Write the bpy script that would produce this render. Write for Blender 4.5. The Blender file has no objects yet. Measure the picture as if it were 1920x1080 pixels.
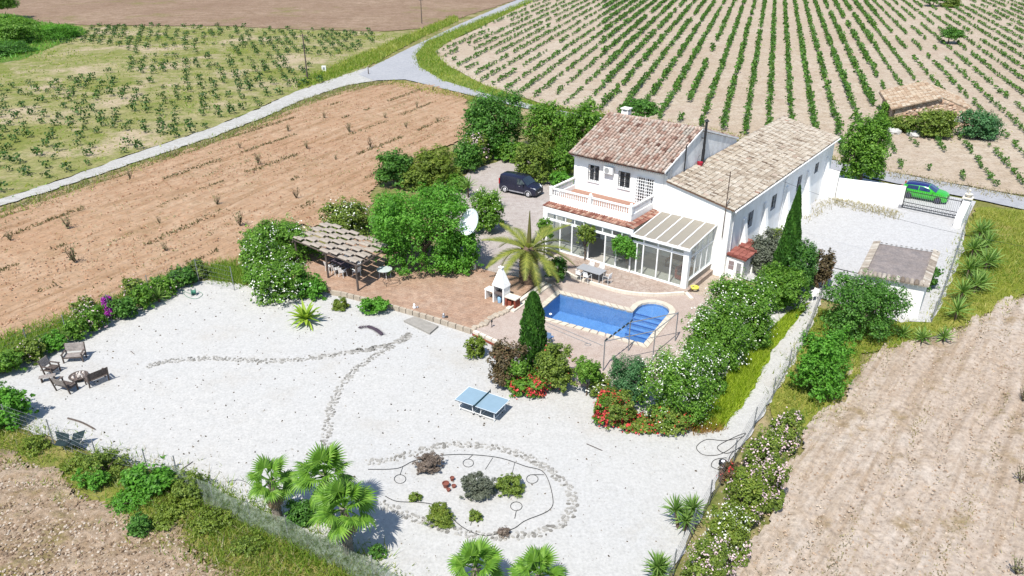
import bpy, math, random
import numpy as np
from mathutils import Vector, Matrix
from mathutils.geometry import tessellate_polygon
random.seed(7)
RNG = np.random.default_rng(7)
SC = bpy.context.scene
COL = SC.collection
R = math.radians

# ---------------------------------------------------------------- camera, sky, sun, exposure
F, PITCH, CAMH = 1450.0, math.atan(720 / 1450), 26.0
cd = bpy.data.cameras.new('camera'); cam = bpy.data.objects.new('camera', cd); COL.objects.link(cam)
cd.sensor_width = 36; cd.lens = 36 * F / 1920; cd.clip_start = 0.5; cd.clip_end = 6000
cam.location = (0, 0, CAMH); cam.rotation_euler = (math.pi / 2 - PITCH, 0, 0)
SC.camera = cam
SUN_AZ, SUN_EL = R(65), R(58.5)          # where the light travels to, and the sun's height
w = bpy.data.worlds.new('World'); SC.world = w; w.use_nodes = True
nt = w.node_tree; sky = nt.nodes.new('ShaderNodeTexSky'); sky.sky_type = 'NISHITA'; sky.sun_disc = False
sky.sun_elevation = SUN_EL; sky.sun_rotation = R(205); sky.air_density = 1.0; sky.dust_density = 0.6; sky.ozone_density = 2.0
bg = nt.nodes['Background']; nt.links.new(sky.outputs[0], bg.inputs[0]); bg.inputs[1].default_value = 0.125
sd = bpy.data.lights.new('sun', 'SUN'); sd.energy = 4.6; sd.angle = R(0.5); sd.color = (1.0, 0.965, 0.90)
so = bpy.data.objects.new('sun', sd); COL.objects.link(so)
so.rotation_euler = Vector((math.cos(SUN_AZ) * math.cos(SUN_EL), math.sin(SUN_AZ) * math.cos(SUN_EL), -math.sin(SUN_EL))).to_track_quat('-Z', 'Y').to_euler()
so.location = (-40, -60, 90)
vs = SC.view_settings; vs.view_transform = 'Standard'; vs.look = 'None'; vs.gamma = 1; vs.use_curve_mapping = False; vs.exposure = 0.62
SC.render.engine = 'CYCLES'; SC.cycles.max_bounces = 8; SC.cycles.transparent_max_bounces = 16

# ---------------------------------------------------------------- geometry helpers
def at(px, py, z=0.0):
    """The point of the place, at height z, that a sight line of the survey photograph meets."""
    u = (px - 960) / F; v = (540 - py) / F
    d = (u, math.cos(PITCH) + v * math.sin(PITCH), -math.sin(PITCH) + v * math.cos(PITCH))
    t = (z - CAMH) / d[2]
    return Vector((d[0] * t, d[1] * t, z))
def ppm(p):
    """survey pixels per metre at a point"""
    return F / (p[1] * math.cos(PITCH) - (p[2] - CAMH) * math.sin(PITCH))

class MB:
    def __init__(s): s.v = []; s.f = []; s.m = []; s.t = []; s.mi = 0; s.tint = 0.5
    def face(s, idx): s.f.append(idx); s.m.append(s.mi); s.t.append(s.tint)
    def add(s, vs, fs):
        o = len(s.v); s.v += [tuple(v) for v in vs]
        for f in fs: s.face([i + o for i in f])
    def quad(s, a, b, c, d): s.add([a, b, c, d], [(0, 1, 2, 3)])
    def box(s, x0, x1, y0, y1, z0, z1, M=None):
        v = [(x0, y0, z0), (x1, y0, z0), (x1, y1, z0), (x0, y1, z0), (x0, y0, z1), (x1, y0, z1), (x1, y1, z1), (x0, y1, z1)]
        if M is not None: v = [M @ Vector(p) for p in v]
        s.add(v, [(0, 3, 2, 1), (4, 5, 6, 7), (0, 1, 5, 4), (1, 2, 6, 5), (2, 3, 7, 6), (3, 0, 4, 7)])
    def hexa(s, b, t):
        """b, t: four bottom and four top corners"""
        s.add(list(b) + list(t), [(3, 2, 1, 0), (4, 5, 6, 7), (0, 1, 5, 4), (1, 2, 6, 5), (2, 3, 7, 6), (3, 0, 4, 7)])
    def tube(s, pts, r, n=6, cap=True):
        pts = [Vector(p) for p in pts]; rs = r if isinstance(r, (list, tuple)) else [r] * len(pts)
        o = len(s.v); prev = None
        for i, p in enumerate(pts):
            d = (pts[min(i + 1, len(pts) - 1)] - pts[max(i - 1, 0)])
            d = d.normalized() if d.length > 1e-9 else Vector((0, 0, 1))
            if prev is None:
                a = d.orthogonal().normalized()
            else:
                a = prev - d * prev.dot(d); a = a.normalized() if a.length > 1e-6 else d.orthogonal().normalized()
            prev = a; b = d.cross(a)
            for k in range(n):
                q = 2 * math.pi * k / n
                s.v.append(tuple(p + (a * math.cos(q) + b * math.sin(q)) * rs[i]))
        for i in range(len(pts) - 1):
            for k in range(n):
                s.face([o + i * n + k, o + i * n + (k + 1) % n, o + (i + 1) * n + (k + 1) % n, o + (i + 1) * n + k])
        if cap:
            s.face([o + k for k in range(n)][::-1]); e = o + (len(pts) - 1) * n; s.face([e + k for k in range(n)])
    def lathe(s, prof, n=12, c=(0, 0, 0)):
        """prof: (radius, z) from bottom to top"""
        o = len(s.v)
        for r, z in prof:
            for k in range(n):
                q = 2 * math.pi * k / n; s.v.append((c[0] + r * math.cos(q), c[1] + r * math.sin(q), c[2] + z))
        for i in range(len(prof) - 1):
            for k in range(n): s.face([o + i * n + k, o + i * n + (k + 1) % n, o + (i + 1) * n + (k + 1) % n, o + (i + 1) * n + k])
        s.face([o + k for k in range(n)][::-1]); e = o + (len(prof) - 1) * n; s.face([e + k for k in range(n)])
    def prism(s, poly, z0, z1):
        """poly: xy outline, any shape"""
        n = len(poly); ar = sum(poly[i][0] * poly[(i + 1) % n][1] - poly[(i + 1) % n][0] * poly[i][1] for i in range(n))
        if ar < 0: poly = poly[::-1]
        o = len(s.v); s.v += [(p[0], p[1], z0) for p in poly] + [(p[0], p[1], z1) for p in poly]
        for t in tessellate_polygon([[Vector((p[0], p[1], 0)) for p in poly]]):
            a, b, c = t
            A = (poly[b][0] - poly[a][0]) * (poly[c][1] - poly[a][1]) - (poly[c][0] - poly[a][0]) * (poly[b][1] - poly[a][1])
            if A < 0: a, b, c = c, b, a
            s.face([o + n + a, o + n + b, o + n + c]); s.face([o + c, o + b, o + a])
        for i in range(n): j = (i + 1) % n; s.face([o + i, o + j, o + n + j, o + n + i])
    def mesh(s, name, mats, smooth=None):
        me = bpy.data.meshes.new(name); me.from_pydata(s.v, [], s.f)
        for m in (mats if isinstance(mats, (list, tuple)) else [mats]): me.materials.append(m)
        me.polygons.foreach_set('material_index', s.m)
        a = me.attributes.new('tint', 'FLOAT', 'FACE'); a.data.foreach_set('value', s.t)
        if smooth is not None:
            me.polygons.foreach_set('use_smooth', [True] * len(s.f)); me.set_sharp_from_angle(angle=R(smooth))
        me.update(); return me
    def build(s, name, mats, parent=None, smooth=None, **kw):
        return obj(name, s.mesh(name, mats, smooth), parent, **kw)

def obj(name, me, parent=None, loc=None, rotz=None, kind=None, label=None, cat=None, group=None):
    o = bpy.data.objects.new(name, me); COL.objects.link(o)
    if parent is not None: o.parent = parent
    if loc is not None: o.location = loc
    if rotz is not None: o.rotation_euler = (0, 0, rotz)
    return tag(o, label, cat, group, kind)
def tag(o, label=None, cat=None, group=None, kind=None):
    if label: o['label'] = label
    if cat: o['category'] = cat
    if group: o['group'] = group
    if kind: o['kind'] = kind
    return o
def thing(name, label, cat, loc=(0, 0, 0), rotz=0, group=None):
    return obj(name, None, None, loc, rotz, None, label, cat, group)
def children(o): return [c for c in COL.objects if c.parent is o]
def copy_tree(src, kids, loc, rotz, label=None, scale=1.0):
    """kids: [(part, [sub-parts])]"""
    c = src.copy(); COL.objects.link(c); c.location = loc; c.rotation_euler = (0, 0, rotz); c.scale = (scale,) * 3
    if label: c['label'] = label
    for k, subs in kids:
        d = k.copy(); COL.objects.link(d); d.parent = c
        for q in subs:
            e = q.copy(); COL.objects.link(e); e.parent = d
    return c
def kids_of(o):
    al = list(COL.objects)
    return [(c, [g for g in al if g.parent is c]) for c in al if c.parent is o]
def npmesh(name, V, Fq, mat, tint=None, smooth=False):
    """V (n,3), Fq (m,k) faces of k corners"""
    me = bpy.data.meshes.new(name); n, k = Fq.shape
    me.vertices.add(len(V)); me.vertices.foreach_set('co', np.ascontiguousarray(V, np.float32).ravel())
    me.loops.add(n * k); me.loops.foreach_set('vertex_index', np.ascontiguousarray(Fq, np.int32).ravel())
    me.polygons.add(n); me.polygons.foreach_set('loop_start', np.arange(0, n * k, k, dtype=np.int32))
    if smooth: me.polygons.foreach_set('use_smooth', np.ones(n, bool))
    me.materials.append(mat)
    if tint is not None:
        a = me.attributes.new('tint', 'FLOAT', 'FACE'); a.data.foreach_set('value', np.ascontiguousarray(tint, np.float32))
    me.update(calc_edges=True); return me
def inside(P, poly):
    x, y = P[:, 0], P[:, 1]; r = np.zeros(len(P), bool); n = len(poly)
    for i in range(n):
        x0, y0 = poly[i][0], poly[i][1]; x1, y1 = poly[i - 1][0], poly[i - 1][1]
        c = ((y0 > y) != (y1 > y)) & (x < (x1 - x0) * (y - y0) / (y1 - y0 + 1e-12) + x0); r ^= c
    return r
def scatter(poly, n, rng=RNG):
    P = np.array([(p[0], p[1]) for p in poly]); lo, hi = P.min(0), P.max(0); out = []; k = 0
    while k < n:
        q = lo + rng.random((n * 2, 2)) * (hi - lo); q = q[inside(q, P)]
        if len(q) == 0: break
        out.append(q); k += len(q)
    return np.concatenate(out)[:n]
def ragged(poly, step=0.5, amp=0.12, seed=1):
    rg = random.Random(seed); out = []
    for i in range(len(poly)):
        a = Vector(poly[i][:2]); b = Vector(poly[(i + 1) % len(poly)][:2]); L = (b - a).length; n = max(1, int(L / step))
        nrm = Vector((-(b - a).y, (b - a).x)); nrm = nrm.normalized() if L > 1e-6 else nrm
        for k in range(n): out.append(a + (b - a) * (k / n) + nrm * rg.uniform(-amp, amp))
    return out
def smooth_line(pts, n=8, closed=False):
    """Catmull-Rom through 2-D or 3-D points"""
    P = [Vector(p) for p in pts]; out = []; N = len(P)
    for i in range(N if closed else N - 1):
        g = (lambda k: P[k % N]) if closed else (lambda k: P[max(0, min(N - 1, k))])
        a, b, c, d = g(i - 1), g(i), g(i + 1), g(i + 2)
        for k in range(n):
            t = k / n
            out.append(0.5 * ((2 * b) + (c - a) * t + (2 * a - 5 * b + 4 * c - d) * t * t + (3 * b - a - 3 * c + d) * t ** 3))
    if not closed: out.append(P[-1])
    return out
def sheet(name, poly, z, mat, kind='structure', thick=None):
    b = MB()
    if thick: b.prism([(p[0], p[1]) for p in poly], z - thick, z)
    else:
        o = 0; b.v = [(p[0], p[1], z) for p in poly]
        for t in tessellate_polygon([[Vector((p[0], p[1], 0)) for p in poly]]):
            a, bb, c = t
            A = (poly[bb][0] - poly[a][0]) * (poly[c][1] - poly[a][1]) - (poly[c][0] - poly[a][0]) * (poly[bb][1] - poly[a][1])
            b.face([a, bb, c] if A > 0 else [c, bb, a])
    return b.build(name, mat, kind=kind)
def furrowed(name, poly, z, mat, ang, period, amp, du=0.25, dv=0.5, rough=0.03, seed=1, wander=0.4):
    """A ploughed sheet: real ridges along direction ang."""
    rg = np.random.default_rng(seed); P = np.array([(p[0], p[1]) for p in poly]); c, s = math.cos(ang), math.sin(ang)
    Q = np.stack([P @ [c, s], P @ [-s, c]], 1); lo, hi = Q.min(0), Q.max(0)
    nv = int((hi[0] - lo[0]) / dv) + 2; nu = int((hi[1] - lo[1]) / du) + 2
    a = lo[0] + np.arange(nv) * dv; b = lo[1] + np.arange(nu) * du
    A, B = np.meshgrid(a, b, indexing='ij')
    wob = wander * np.sin(A * 0.11 + B * 0.03) + 0.5 * wander * np.sin(A * 0.23 + 1.7) + 0.25 * np.sin(A * .7 + B * .2)
    H = amp * np.cos(2 * math.pi * (B + wob) / period) * (0.65 + 0.35 * np.sin(A * 0.31 + B * 0.77))
    H += rough * rg.standard_normal(A.shape) + 0.06 * np.sin(A * .16 + B * .21) * np.sin(B * .13)
    A = A + rg.uniform(-.1, .1, A.shape) * dv; B = B + rg.uniform(-.1, .1, B.shape) * du
    X = A * c - B * s; Y = A * s + B * c
    V = np.stack([X, Y, z + H], -1).reshape(-1, 3)
    i, j = np.meshgrid(np.arange(nv - 1), np.arange(nu - 1), indexing='ij'); k = (i * nu + j).ravel()
    Fq = np.stack([k, k + nu, k + nu + 1, k + 1], 1)
    ce = V[Fq].mean(1)[:, :2]; ce = ce + 0.35 * np.stack([np.sin(ce[:, 1] * 1.3), np.sin(ce[:, 0] * 1.7)], 1)
    Fq = Fq[inside(ce, P)]
    used = np.unique(Fq); mp = np.zeros(len(V), np.int64); mp[used] = np.arange(len(used))
    return obj(name, npmesh(name, V[used], mp[Fq], mat, smooth=True), kind='structure')

# ---------------------------------------------------------------- materials
MATS = {}
def lin(c): return tuple(((x / 255) / 12.92 if x <= 10 else ((x / 255 + 0.055) / 1.055) ** 2.4) for x in c)
def alb(r, g, b, k=0.46): return tuple(k * x for x in lin((r, g, b)))       # seen sunlit colour -> base colour
class NT:
    def __init__(s, name):
        s.m = bpy.data.materials.new(name); s.m.use_nodes = True; s.t = s.m.node_tree; s.b = s.t.nodes['Principled BSDF']; s.out = s.t.nodes['Material Output']
    def n(s, typ, **kw):
        x = s.t.nodes.new(typ)
        for k, v in kw.items(): setattr(x, k, v)
        return x
    def l(s, a, b): s.t.links.new(a, b)
    def pos(s): return s.n('ShaderNodeNewGeometry').outputs['Position']
    def objc(s): return s.n('ShaderNodeTexCoord').outputs['Object']
    def noise(s, vec, scale, detail=4, rough=0.6):
        x = s.n('ShaderNodeTexNoise'); x.inputs['Scale'].default_value = scale; x.inputs['Detail'].default_value = detail; x.inputs['Roughness'].default_value = rough
        s.l(vec, x.inputs['Vector']); return x.outputs['Fac']
    def ramp(s, fac, stops):
        x = s.n('ShaderNodeValToRGB'); e = x.color_ramp.elements
        while len(e) < len(stops): e.new(0.5)
        for i, (p, c) in enumerate(stops): e[i].position = p; e[i].color = (*c, 1) if len(c) == 3 else c
        s.l(fac, x.inputs[0]); return x.outputs[0]
    def mix(s, f, a, b, bt='MIX'):
        x = s.n('ShaderNodeMix', data_type='RGBA', blend_type=bt)
        for sock, v in ((x.inputs[0], f), (x.inputs[6], a), (x.inputs[7], b)):
            if isinstance(v, (int, float)): sock.default_value = v
            elif isinstance(v, tuple): sock.default_value = (*v, 1)
            else: s.l(v, sock)
        return x.outputs[2]
    def math(s, op, a, b=0.0):
        x = s.n('ShaderNodeMath', operation=op)
        for sock, v in ((x.inputs[0], a), (x.inputs[1], b)):
            if isinstance(v, (int, float)): sock.default_value = v
            else: s.l(v, sock)
        return x.outputs[0]
    def bump(s, h, strength=0.5, dist=0.05):
        x = s.n('ShaderNodeBump'); x.inputs['Strength'].default_value = strength; x.inputs['Distance'].default_value = dist
        s.l(h, x.inputs['Height']); s.l(x.outputs[0], s.b.inputs['Normal'])
    def set(s, col=None, rough=0.8, metal=0, spec=0.3):
        if col is not None:
            if isinstance(col, tuple): s.b.inputs['Base Color'].default_value = (*col, 1)
            else: s.l(col, s.b.inputs['Base Color'])
        s.b.inputs['Roughness'].default_value = rough; s.b.inputs['Metallic'].default_value = metal
        s.b.inputs['Specular IOR Level'].default_value = spec; return s.m
def plain(name, col, rough=0.7, metal=0, spec=0.4, var=0.18, sc=3.0, bump=0.15, loc=True):
    t = NT(name); p = t.objc() if loc else t.pos(); f = t.noise(p, sc, 5)
    c = t.ramp(f, [(0.3, tuple(x * (1 - var) for x in col)), (0.7, tuple(min(1, x * (1 + var)) for x in col))])
    if bump: t.bump(t.noise(p, sc * 9, 3), bump, 0.02)
    return t.set(c, rough, metal, spec)
def ground_mat(name, cols, s1=0.12, s2=1.6, s3=9.0, fine=None, bump=0.7, dist=0.06, speck=None, rough=0.95, patch=None, grain=.42, streak=None):
    """cols: 3 colours mixed by broad, middle and fine noise; speck: (colour, threshold, scale); patch: (colour, lo, hi, scale)"""
    t = NT(name); p = t.pos()
    a = t.ramp(t.noise(p, s1, 5, 0.62), [(0.36, cols[0]), (0.62, cols[1])])
    m = t.ramp(t.noise(p, s2, 6, 0.7), [(0.42, (0, 0, 0)), (0.66, (1, 1, 1))])
    c = t.mix(m, a, cols[2])
    if patch:
        pf = t.ramp(t.noise(p, patch[3], 7, 0.72), [(patch[1], (0, 0, 0)), (patch[2], (1, 1, 1))]); c = t.mix(pf, c, patch[0])
    if streak:      # tilled lines: soil turned up darker or stubbly along the plough's way
        for k, (sa, sc_, lo, hi) in enumerate(((.07, 1.0, .50, .66), (.22, 2.6, .52, .70))):
            mp = t.n('ShaderNodeMapping'); mp.vector_type = 'TEXTURE'; mp.inputs['Rotation'].default_value = (0, 0, streak[0]); mp.inputs['Scale'].default_value = (1 / sa, 1 / sc_, 1); t.l(p, mp.inputs[0])
            c = t.mix(t.math('MULTIPLY', t.ramp(t.noise(mp.outputs[0], 1.0, 5, .65), [(lo, (0, 0, 0)), (hi, (1, 1, 1))]), streak[2]), c, streak[1])
    fn = t.noise(p, s3, 6, 0.75)
    c = t.mix(1.0, c, t.ramp(fn, [(0.28, (1 - grain,) * 3), (0.5, (1.0,) * 3), (0.72, (1 + grain * .7,) * 3)]), 'MULTIPLY')
    if speck:
        v = t.n('ShaderNodeTexVoronoi'); v.inputs['Scale'].default_value = speck[2]; t.l(p, v.inputs['Vector'])
        q = t.ramp(v.outputs['Distance'], [(speck[1] * 0.7, (1, 1, 1)), (speck[1], (0, 0, 0))])
        c = t.mix(t.mix(1.0, q, t.ramp(t.noise(p, speck[2] * .4, 2), [(0.5, (0, 0, 0)), (0.6, (1, 1, 1))]), 'MULTIPLY'), c, speck[0])
    h = t.noise(p, s3 * 0.8, 8, 0.7); t.bump(h, bump, dist)
    return t.set(c, rough, 0, 0.15)
def leaf_mat(name, c0, c1, c2=None, trans=0.28, rough=0.55):
    t = NT(name); a = t.n('ShaderNodeAttribute', attribute_name='tint', attribute_type='GEOMETRY').outputs['Fac']
    st = [(0.05, c0), (0.75, c1)] + ([(0.97, c2)] if c2 else [])
    c = t.ramp(a, st); t.set(c, rough, 0, 0.3)
    tr = t.n('ShaderNodeBsdfTranslucent'); t.l(t.mix(1.0, c, (1.5, 1.6, 0.7), 'MULTIPLY'), tr.inputs[0])
    ms = t.n('ShaderNodeMixShader'); ms.inputs[0].default_value = trans
    t.l(t.b.outputs[0], ms.inputs[1]); t.l(tr.outputs[0], ms.inputs[2]); t.l(ms.outputs[0], t.out.inputs[0])
    return t.m
def tint_mat(name, stops, rough=0.85, sc=2.5, var=0.25, bump=0.4):
    """colour by each piece's own tint"""
    t = NT(name); a = t.n('ShaderNodeAttribute', attribute_name='tint', attribute_type='GEOMETRY').outputs['Fac']
    c = t.ramp(a, stops); p = t.pos()
    c = t.mix(1.0, c, t.ramp(t.noise(p, sc, 5, .7), [(0.3, (1 - var,) * 3), (0.7, (1 + var,) * 3)]), 'MULTIPLY')
    t.bump(t.noise(p, sc * 6, 4), bump, 0.02); return t.set(c, rough, 0, 0.25)
def glass_mat(name, tint=(0.9, 0.95, 0.95), clear=0.78, rough=0.02, milky=0.0):
    t = NT(name); tr = t.n('ShaderNodeBsdfTransparent'); tr.inputs[0].default_value = (*tint, 1)
    gl = t.n('ShaderNodeBsdfGlossy'); gl.inputs['Roughness'].default_value = rough; gl.inputs[0].default_value = (.9, .95, 1, 1)
    fr = t.n('ShaderNodeLayerWeight'); f = t.math('ADD', t.math('MULTIPLY', t.math('POWER', fr.outputs['Facing'], 5.0), 0.9), 0.03); ms = t.n('ShaderNodeMixShader'); t.l(f, ms.inputs[0])
    t.l(tr.outputs[0], ms.inputs[1]); t.l(gl.outputs[0], ms.inputs[2])
    df = t.n('ShaderNodeBsdfDiffuse'); df.inputs[0].default_value = (*[0.5 * x for x in tint], 1)
    tl = t.n('ShaderNodeBsdfTranslucent'); tl.inputs[0].default_value = (*tint, 1); m3 = t.n('ShaderNodeMixShader'); m3.inputs[0].default_value = milky; t.l(df.outputs[0], m3.inputs[1]); t.l(tl.outputs[0], m3.inputs[2])
    m2 = t.n('ShaderNodeMixShader'); m2.inputs[0].default_value = 1 - clear; t.l(ms.outputs[0], m2.inputs[1]); t.l(m3.outputs[0], m2.inputs[2])
    t.l(m2.outputs[0], t.out.inputs[0]); return t.m

def render_mat(name, col, stain, sc=0.8):
    """limewashed render: pale with weather streaks and soil splash"""
    t = NT(name); p = t.pos()
    mp = t.n('ShaderNodeMapping'); mp.inputs['Scale'].default_value = (1.0, 1.0, 0.7); t.l(p, mp.inputs[0])
    c = t.ramp(t.noise(mp.outputs[0], sc, 6, .65), [(0.32, stain), (0.56, col)])
    t.bump(t.noise(p, 6, 6, .7), 0.35, 0.03); return t.set(c, 0.9, 0, 0.2)
white = render_mat('white_render', (0.80, 0.795, 0.775), (0.70, 0.68, 0.645))
white_rough = render_mat('rough_white_render', (0.74, 0.735, 0.73), (0.55, 0.54, 0.53), 1.4)
cream = plain('cream_stone', alb(250, 240, 222, .62), .8, var=.08, loc=False)
wframe = plain('white_aluminium', (0.78, 0.78, 0.77), .4, var=.04, bump=0)
blackm = plain('black_iron', (0.02, 0.02, 0.022), .5, var=.2, bump=0)
rust = plain('rusty_iron', (0.09, 0.055, 0.04), .8, .3, var=.4)
greym = plain('grey_metal', (0.35, 0.36, 0.38), .45, .6, var=.1, bump=0)
postgrey = plain('galvanised_post', (0.22, 0.23, 0.24), .6, .3, var=.2, bump=0)
wood_dk = plain('weathered_dark_wood', (0.085, 0.065, 0.055), .85, var=.4, sc=6)
wood_gr = plain('weathered_grey_wood', (0.24, 0.21, 0.19), .85, var=.3, sc=6)
bark = plain('bark', (0.12, 0.085, 0.06), .95, var=.4, sc=5, bump=.8)
stem_m = plain('stems', (0.10, 0.075, 0.05), .95, var=.3, sc=5)
glass = glass_mat('porch_glass', (0.93, 0.96, 0.95), .93)
glass_roof = glass_mat('sunroom_roof_sheet', (0.84, 0.79, 0.70), .22, .4, .5)
dark_glass = plain('window_glass', (0.03, 0.035, 0.04), .06, 0, .8, var=.3, bump=0)
terracotta = plain('terracotta', alb(172, 104, 88), .85, var=.2)
tile_main = tint_mat('clay_roof_tiles', [(0.0, alb(118, 84, 72)), (.14, alb(190, 150, 132)), (0.4, alb(222, 193, 174)), (.8, alb(238, 222, 206)), (1.0, alb(204, 194, 180))])
tile_barn = tint_mat('weathered_cream_tiles', [(0.0, alb(128, 108, 92)), (.18, alb(186, 168, 148)), (0.5, alb(220, 206, 186)), (.9, alb(238, 228, 212)), (1.0, alb(192, 152, 132))])
tile_edge = tint_mat('edge_tiles', [(0.0, alb(160, 100, 84)), (.4, alb(214, 160, 138)), (.8, alb(236, 196, 172)), (1, alb(200, 170, 150))])
tile_shed = tint_mat('grey_cream_tiles', [(0.0, alb(150, 135, 120)), (.5, alb(205, 192, 176)), (1, alb(236, 228, 214))])
tile_red = tint_mat('red_tiles', [(0.0, alb(142, 74, 66)), (1, alb(200, 128, 114))])
# ================================================================ THE SETTING
def px(pts, z=0.0): return [at(x, y, z) for x, y in pts]
m_base = ground_mat('weedy_earth', (alb(150, 150, 80), alb(196, 178, 130), alb(120, 135, 60)), .05, .5, 5, patch=(alb(205, 185, 145), .5, .62, .2))


# far ploughed field, beyond the left vineyard
m_far = ground_mat('mauve_brown_field', (alb(180, 150, 126), alb(200, 172, 146), alb(166, 138, 110)), .04, .35, 1.6, streak=(R(2), alb(150, 122, 100), .6), patch=(alb(160, 150, 95), .56, .68, .06))
sheet('far_field', ragged([(-420, 206), *[tuple(p)[:2] for p in px([(45, 44), (200, 47), (420, 48), (560, 55), (720, 58), (800, 52), (880, 28), (985, -6)])], (40, 420), (-420, 640)], 2, .5), -0.02, m_far)
# left vineyard ground: dry, half overgrown
m_lv = ground_mat('overgrown_vineyard_soil', (alb(160, 162, 88), alb(200, 188, 138), alb(134, 150, 62)), .06, .45, 2.2, patch=(alb(218, 198, 164), .50, .62, .09), bump=1, grain=.5)
LV = px([(-260, 60), (0, 92), (90, 60), (200, 50), (420, 50), (620, 58), (800, 62), (745, 92), (690, 126), (640, 143), (560, 170), (480, 205), (380, 245), (260, 284), (130, 330), (0, 374), (-260, 450)])
sheet('vineyard_ground', ragged(LV, 1.5, .3), 0.0, m_lv)
# right vineyard ground: pale pinkish tan
m_rv = ground_mat('pale_vineyard_soil', (alb(224, 204, 180), alb(236, 220, 198), alb(208, 186, 160)), .05, .7, 3, patch=(alb(216, 192, 170), .52, .66, .08), bump=.9)
RV = px([(1010, -4), (900, 52), (838, 80), (815, 98), (838, 122), (905, 158), (1020, 196), (1180, 222), (1440, 268), (1650, 318), (1920, 366), (2400, 460)]) + [Vector((190, 120, 0)), Vector((260, 420, 0)), Vector((60, 420, 0))]
sheet('vineyard_ground', ragged(RV, 1.5, .25), 0.0, m_rv)
# grass banks beside the road: thick green strips of ground
m_verge = ground_mat('green_verge', (alb(104, 140, 46), alb(140, 166, 62), alb(176, 178, 98)), .2, 1.2, 7, bump=1)
VERGE_R = px([(1000, 2), (905, 48), (840, 78), (815, 98), (838, 122), (905, 158), (1025, 200), (1040, 213), (905, 176), (828, 152), (782, 124), (778, 100), (800, 76), (900, 36), (990, 0)])
sheet('verge', ragged(VERGE_R, .8, .15), 0.015, m_verge)
VERGE_L = px([(860, 38), (790, 70), (700, 118), (640, 140), (560, 168), (560, 152), (640, 118), (720, 84), (800, 52), (850, 30)])
sheet('verge', ragged(VERGE_L, .8, .2), 0.012, m_verge)
# road and track
m_road = ground_mat('pale_worn_asphalt', (alb(206, 207, 210), alb(218, 218, 220), alb(196, 197, 202)), .12, 1.5, 12, bump=.2, dist=.01)
m_track = ground_mat('white_gravel_track', (alb(226, 224, 218), alb(238, 236, 230), alb(208, 204, 194)), .25, 1.6, 9, bump=.5)
ROAD = px([(1010, -12), (975, -2), (930, 16), (860, 46), (768, 90), (700, 124), (672, 140), (700, 151), (760, 149), (830, 166), (900, 183), (1040, 216), (1280, 262), (1560, 318), (1640, 336), (1830, 374), (1920, 393), (2100, 432),
           (2100, 408), (1920, 370), (1655, 320), (1560, 300), (1280, 246), (1040, 206), (905, 174), (830, 151), (785, 124), (779, 103), (800, 78), (900, 38), (1000, 0), (1030, -12)])
sheet('road', ragged(ROAD, 1.0, .07), 0.035, m_road)
TRACK = px([(690, 126), (640, 143), (560, 170), (480, 206), (380, 246), (260, 285), (130, 332), (0, 374), (-250, 452), (-250, 468), (0, 387), (130, 345), (290, 292), (400, 256), (490, 222), (570, 186), (650, 160), (704, 151), (740, 140)])
sheet('track', ragged(TRACK, .8, .22), 0.022, m_track)
VERGE_T = px([(720, 152), (650, 162), (570, 188), (490, 225), (400, 259), (290, 296), (130, 350), (0, 392), (-200, 456), (-200, 470), (0, 408), (130, 366), (290, 306), (400, 270), (500, 232), (570, 200), (650, 172), (720, 158)])
m_dry = ground_mat('dry_grass_strip', (alb(150, 136, 88), alb(190, 168, 118), alb(112, 116, 62)), .2, 1.3, 7, bump=1)
sheet('verge', ragged(VERGE_T, .6, .3), 0.012, m_dry)
# ploughed field left of the garden
p0_, p1_ = at(100, 440), at(600, 255); PLA = math.atan2(p1_.y - p0_.y, p1_.x - p0_.x)
m_plough = ground_mat('orange_ploughed_soil', (alb(220, 181, 146), alb(231, 198, 165), alb(206, 166, 130)), .09, .8, 3.2, patch=(alb(190, 160, 122), .56, .70, .16), bump=.8, dist=.08, grain=.36, streak=(PLA, alb(172, 136, 98), .6))
PLOUGH = px([(722, 153), (800, 158), (870, 178), (880, 225), (868, 262), (760, 300), (700, 345), (690, 400), (600, 420), (470, 440), (460, 500), (376, 500), (300, 530), (150, 590), (0, 648), (-300, 760), (-420, 560), (-250, 472), (0, 398), (130, 356), (290, 302), (400, 266), (490, 230), (570, 196), (650, 168)])
a0, a1 = at(100, 440), at(600, 255)
furrowed('ploughed_field', PLOUGH, 0.03, m_plough, math.atan2(a1.y - a0.y, a1.x - a0.x), 1.55, .09, .2, .55, .022, 3)
# field right of the path
m_rf = ground_mat('pink_tan_field', (alb(230, 210, 190), alb(238, 222, 205), alb(218, 196, 174)), .09, .7, 3.6, patch=(alb(178, 156, 108), .57, .72, .35), speck=(alb(150, 128, 100), .16, 2.6), bump=.9, dist=.09, grain=.44, streak=(R(52), alb(188, 162, 132), .6))
RF = px([(2300, 470), (1990, 530), (1900, 556), (1800, 612), (1700, 640), (1622, 662), (1596, 720), (1520, 790), (1470, 870), (1420, 980), (1370, 1100), (1340, 1180), (2200, 1250)])
a0, a1 = at(1450, 1060), at(1680, 690)
furrowed('ploughed_field', RF, 0.03, m_rf, math.atan2(a1.y - a0.y, a1.x - a0.x), 1.25, .095, .16, .4, .016, 5, wander=.2)
# rough field at the near left
m_lf = ground_mat('cloddy_brown_field', (alb(206, 180, 154), alb(222, 200, 174), alb(184, 156, 124)), .16, 1.1, 3.6, patch=(alb(150, 138, 74), .50, .66, .3), speck=(alb(228, 210, 188), .2, 3.2), bump=1.1, dist=.12, grain=.55)
LF = px([(-300, 820), (0, 850), (90, 880), (210, 960), (330, 1000), (420, 1060), (520, 1130), (600, 1230), (-300, 1300)])
furrowed('rough_field', LF, 0.02, m_lf, R(8), 1.6, .05, .16, .3, .03, 8)
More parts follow.
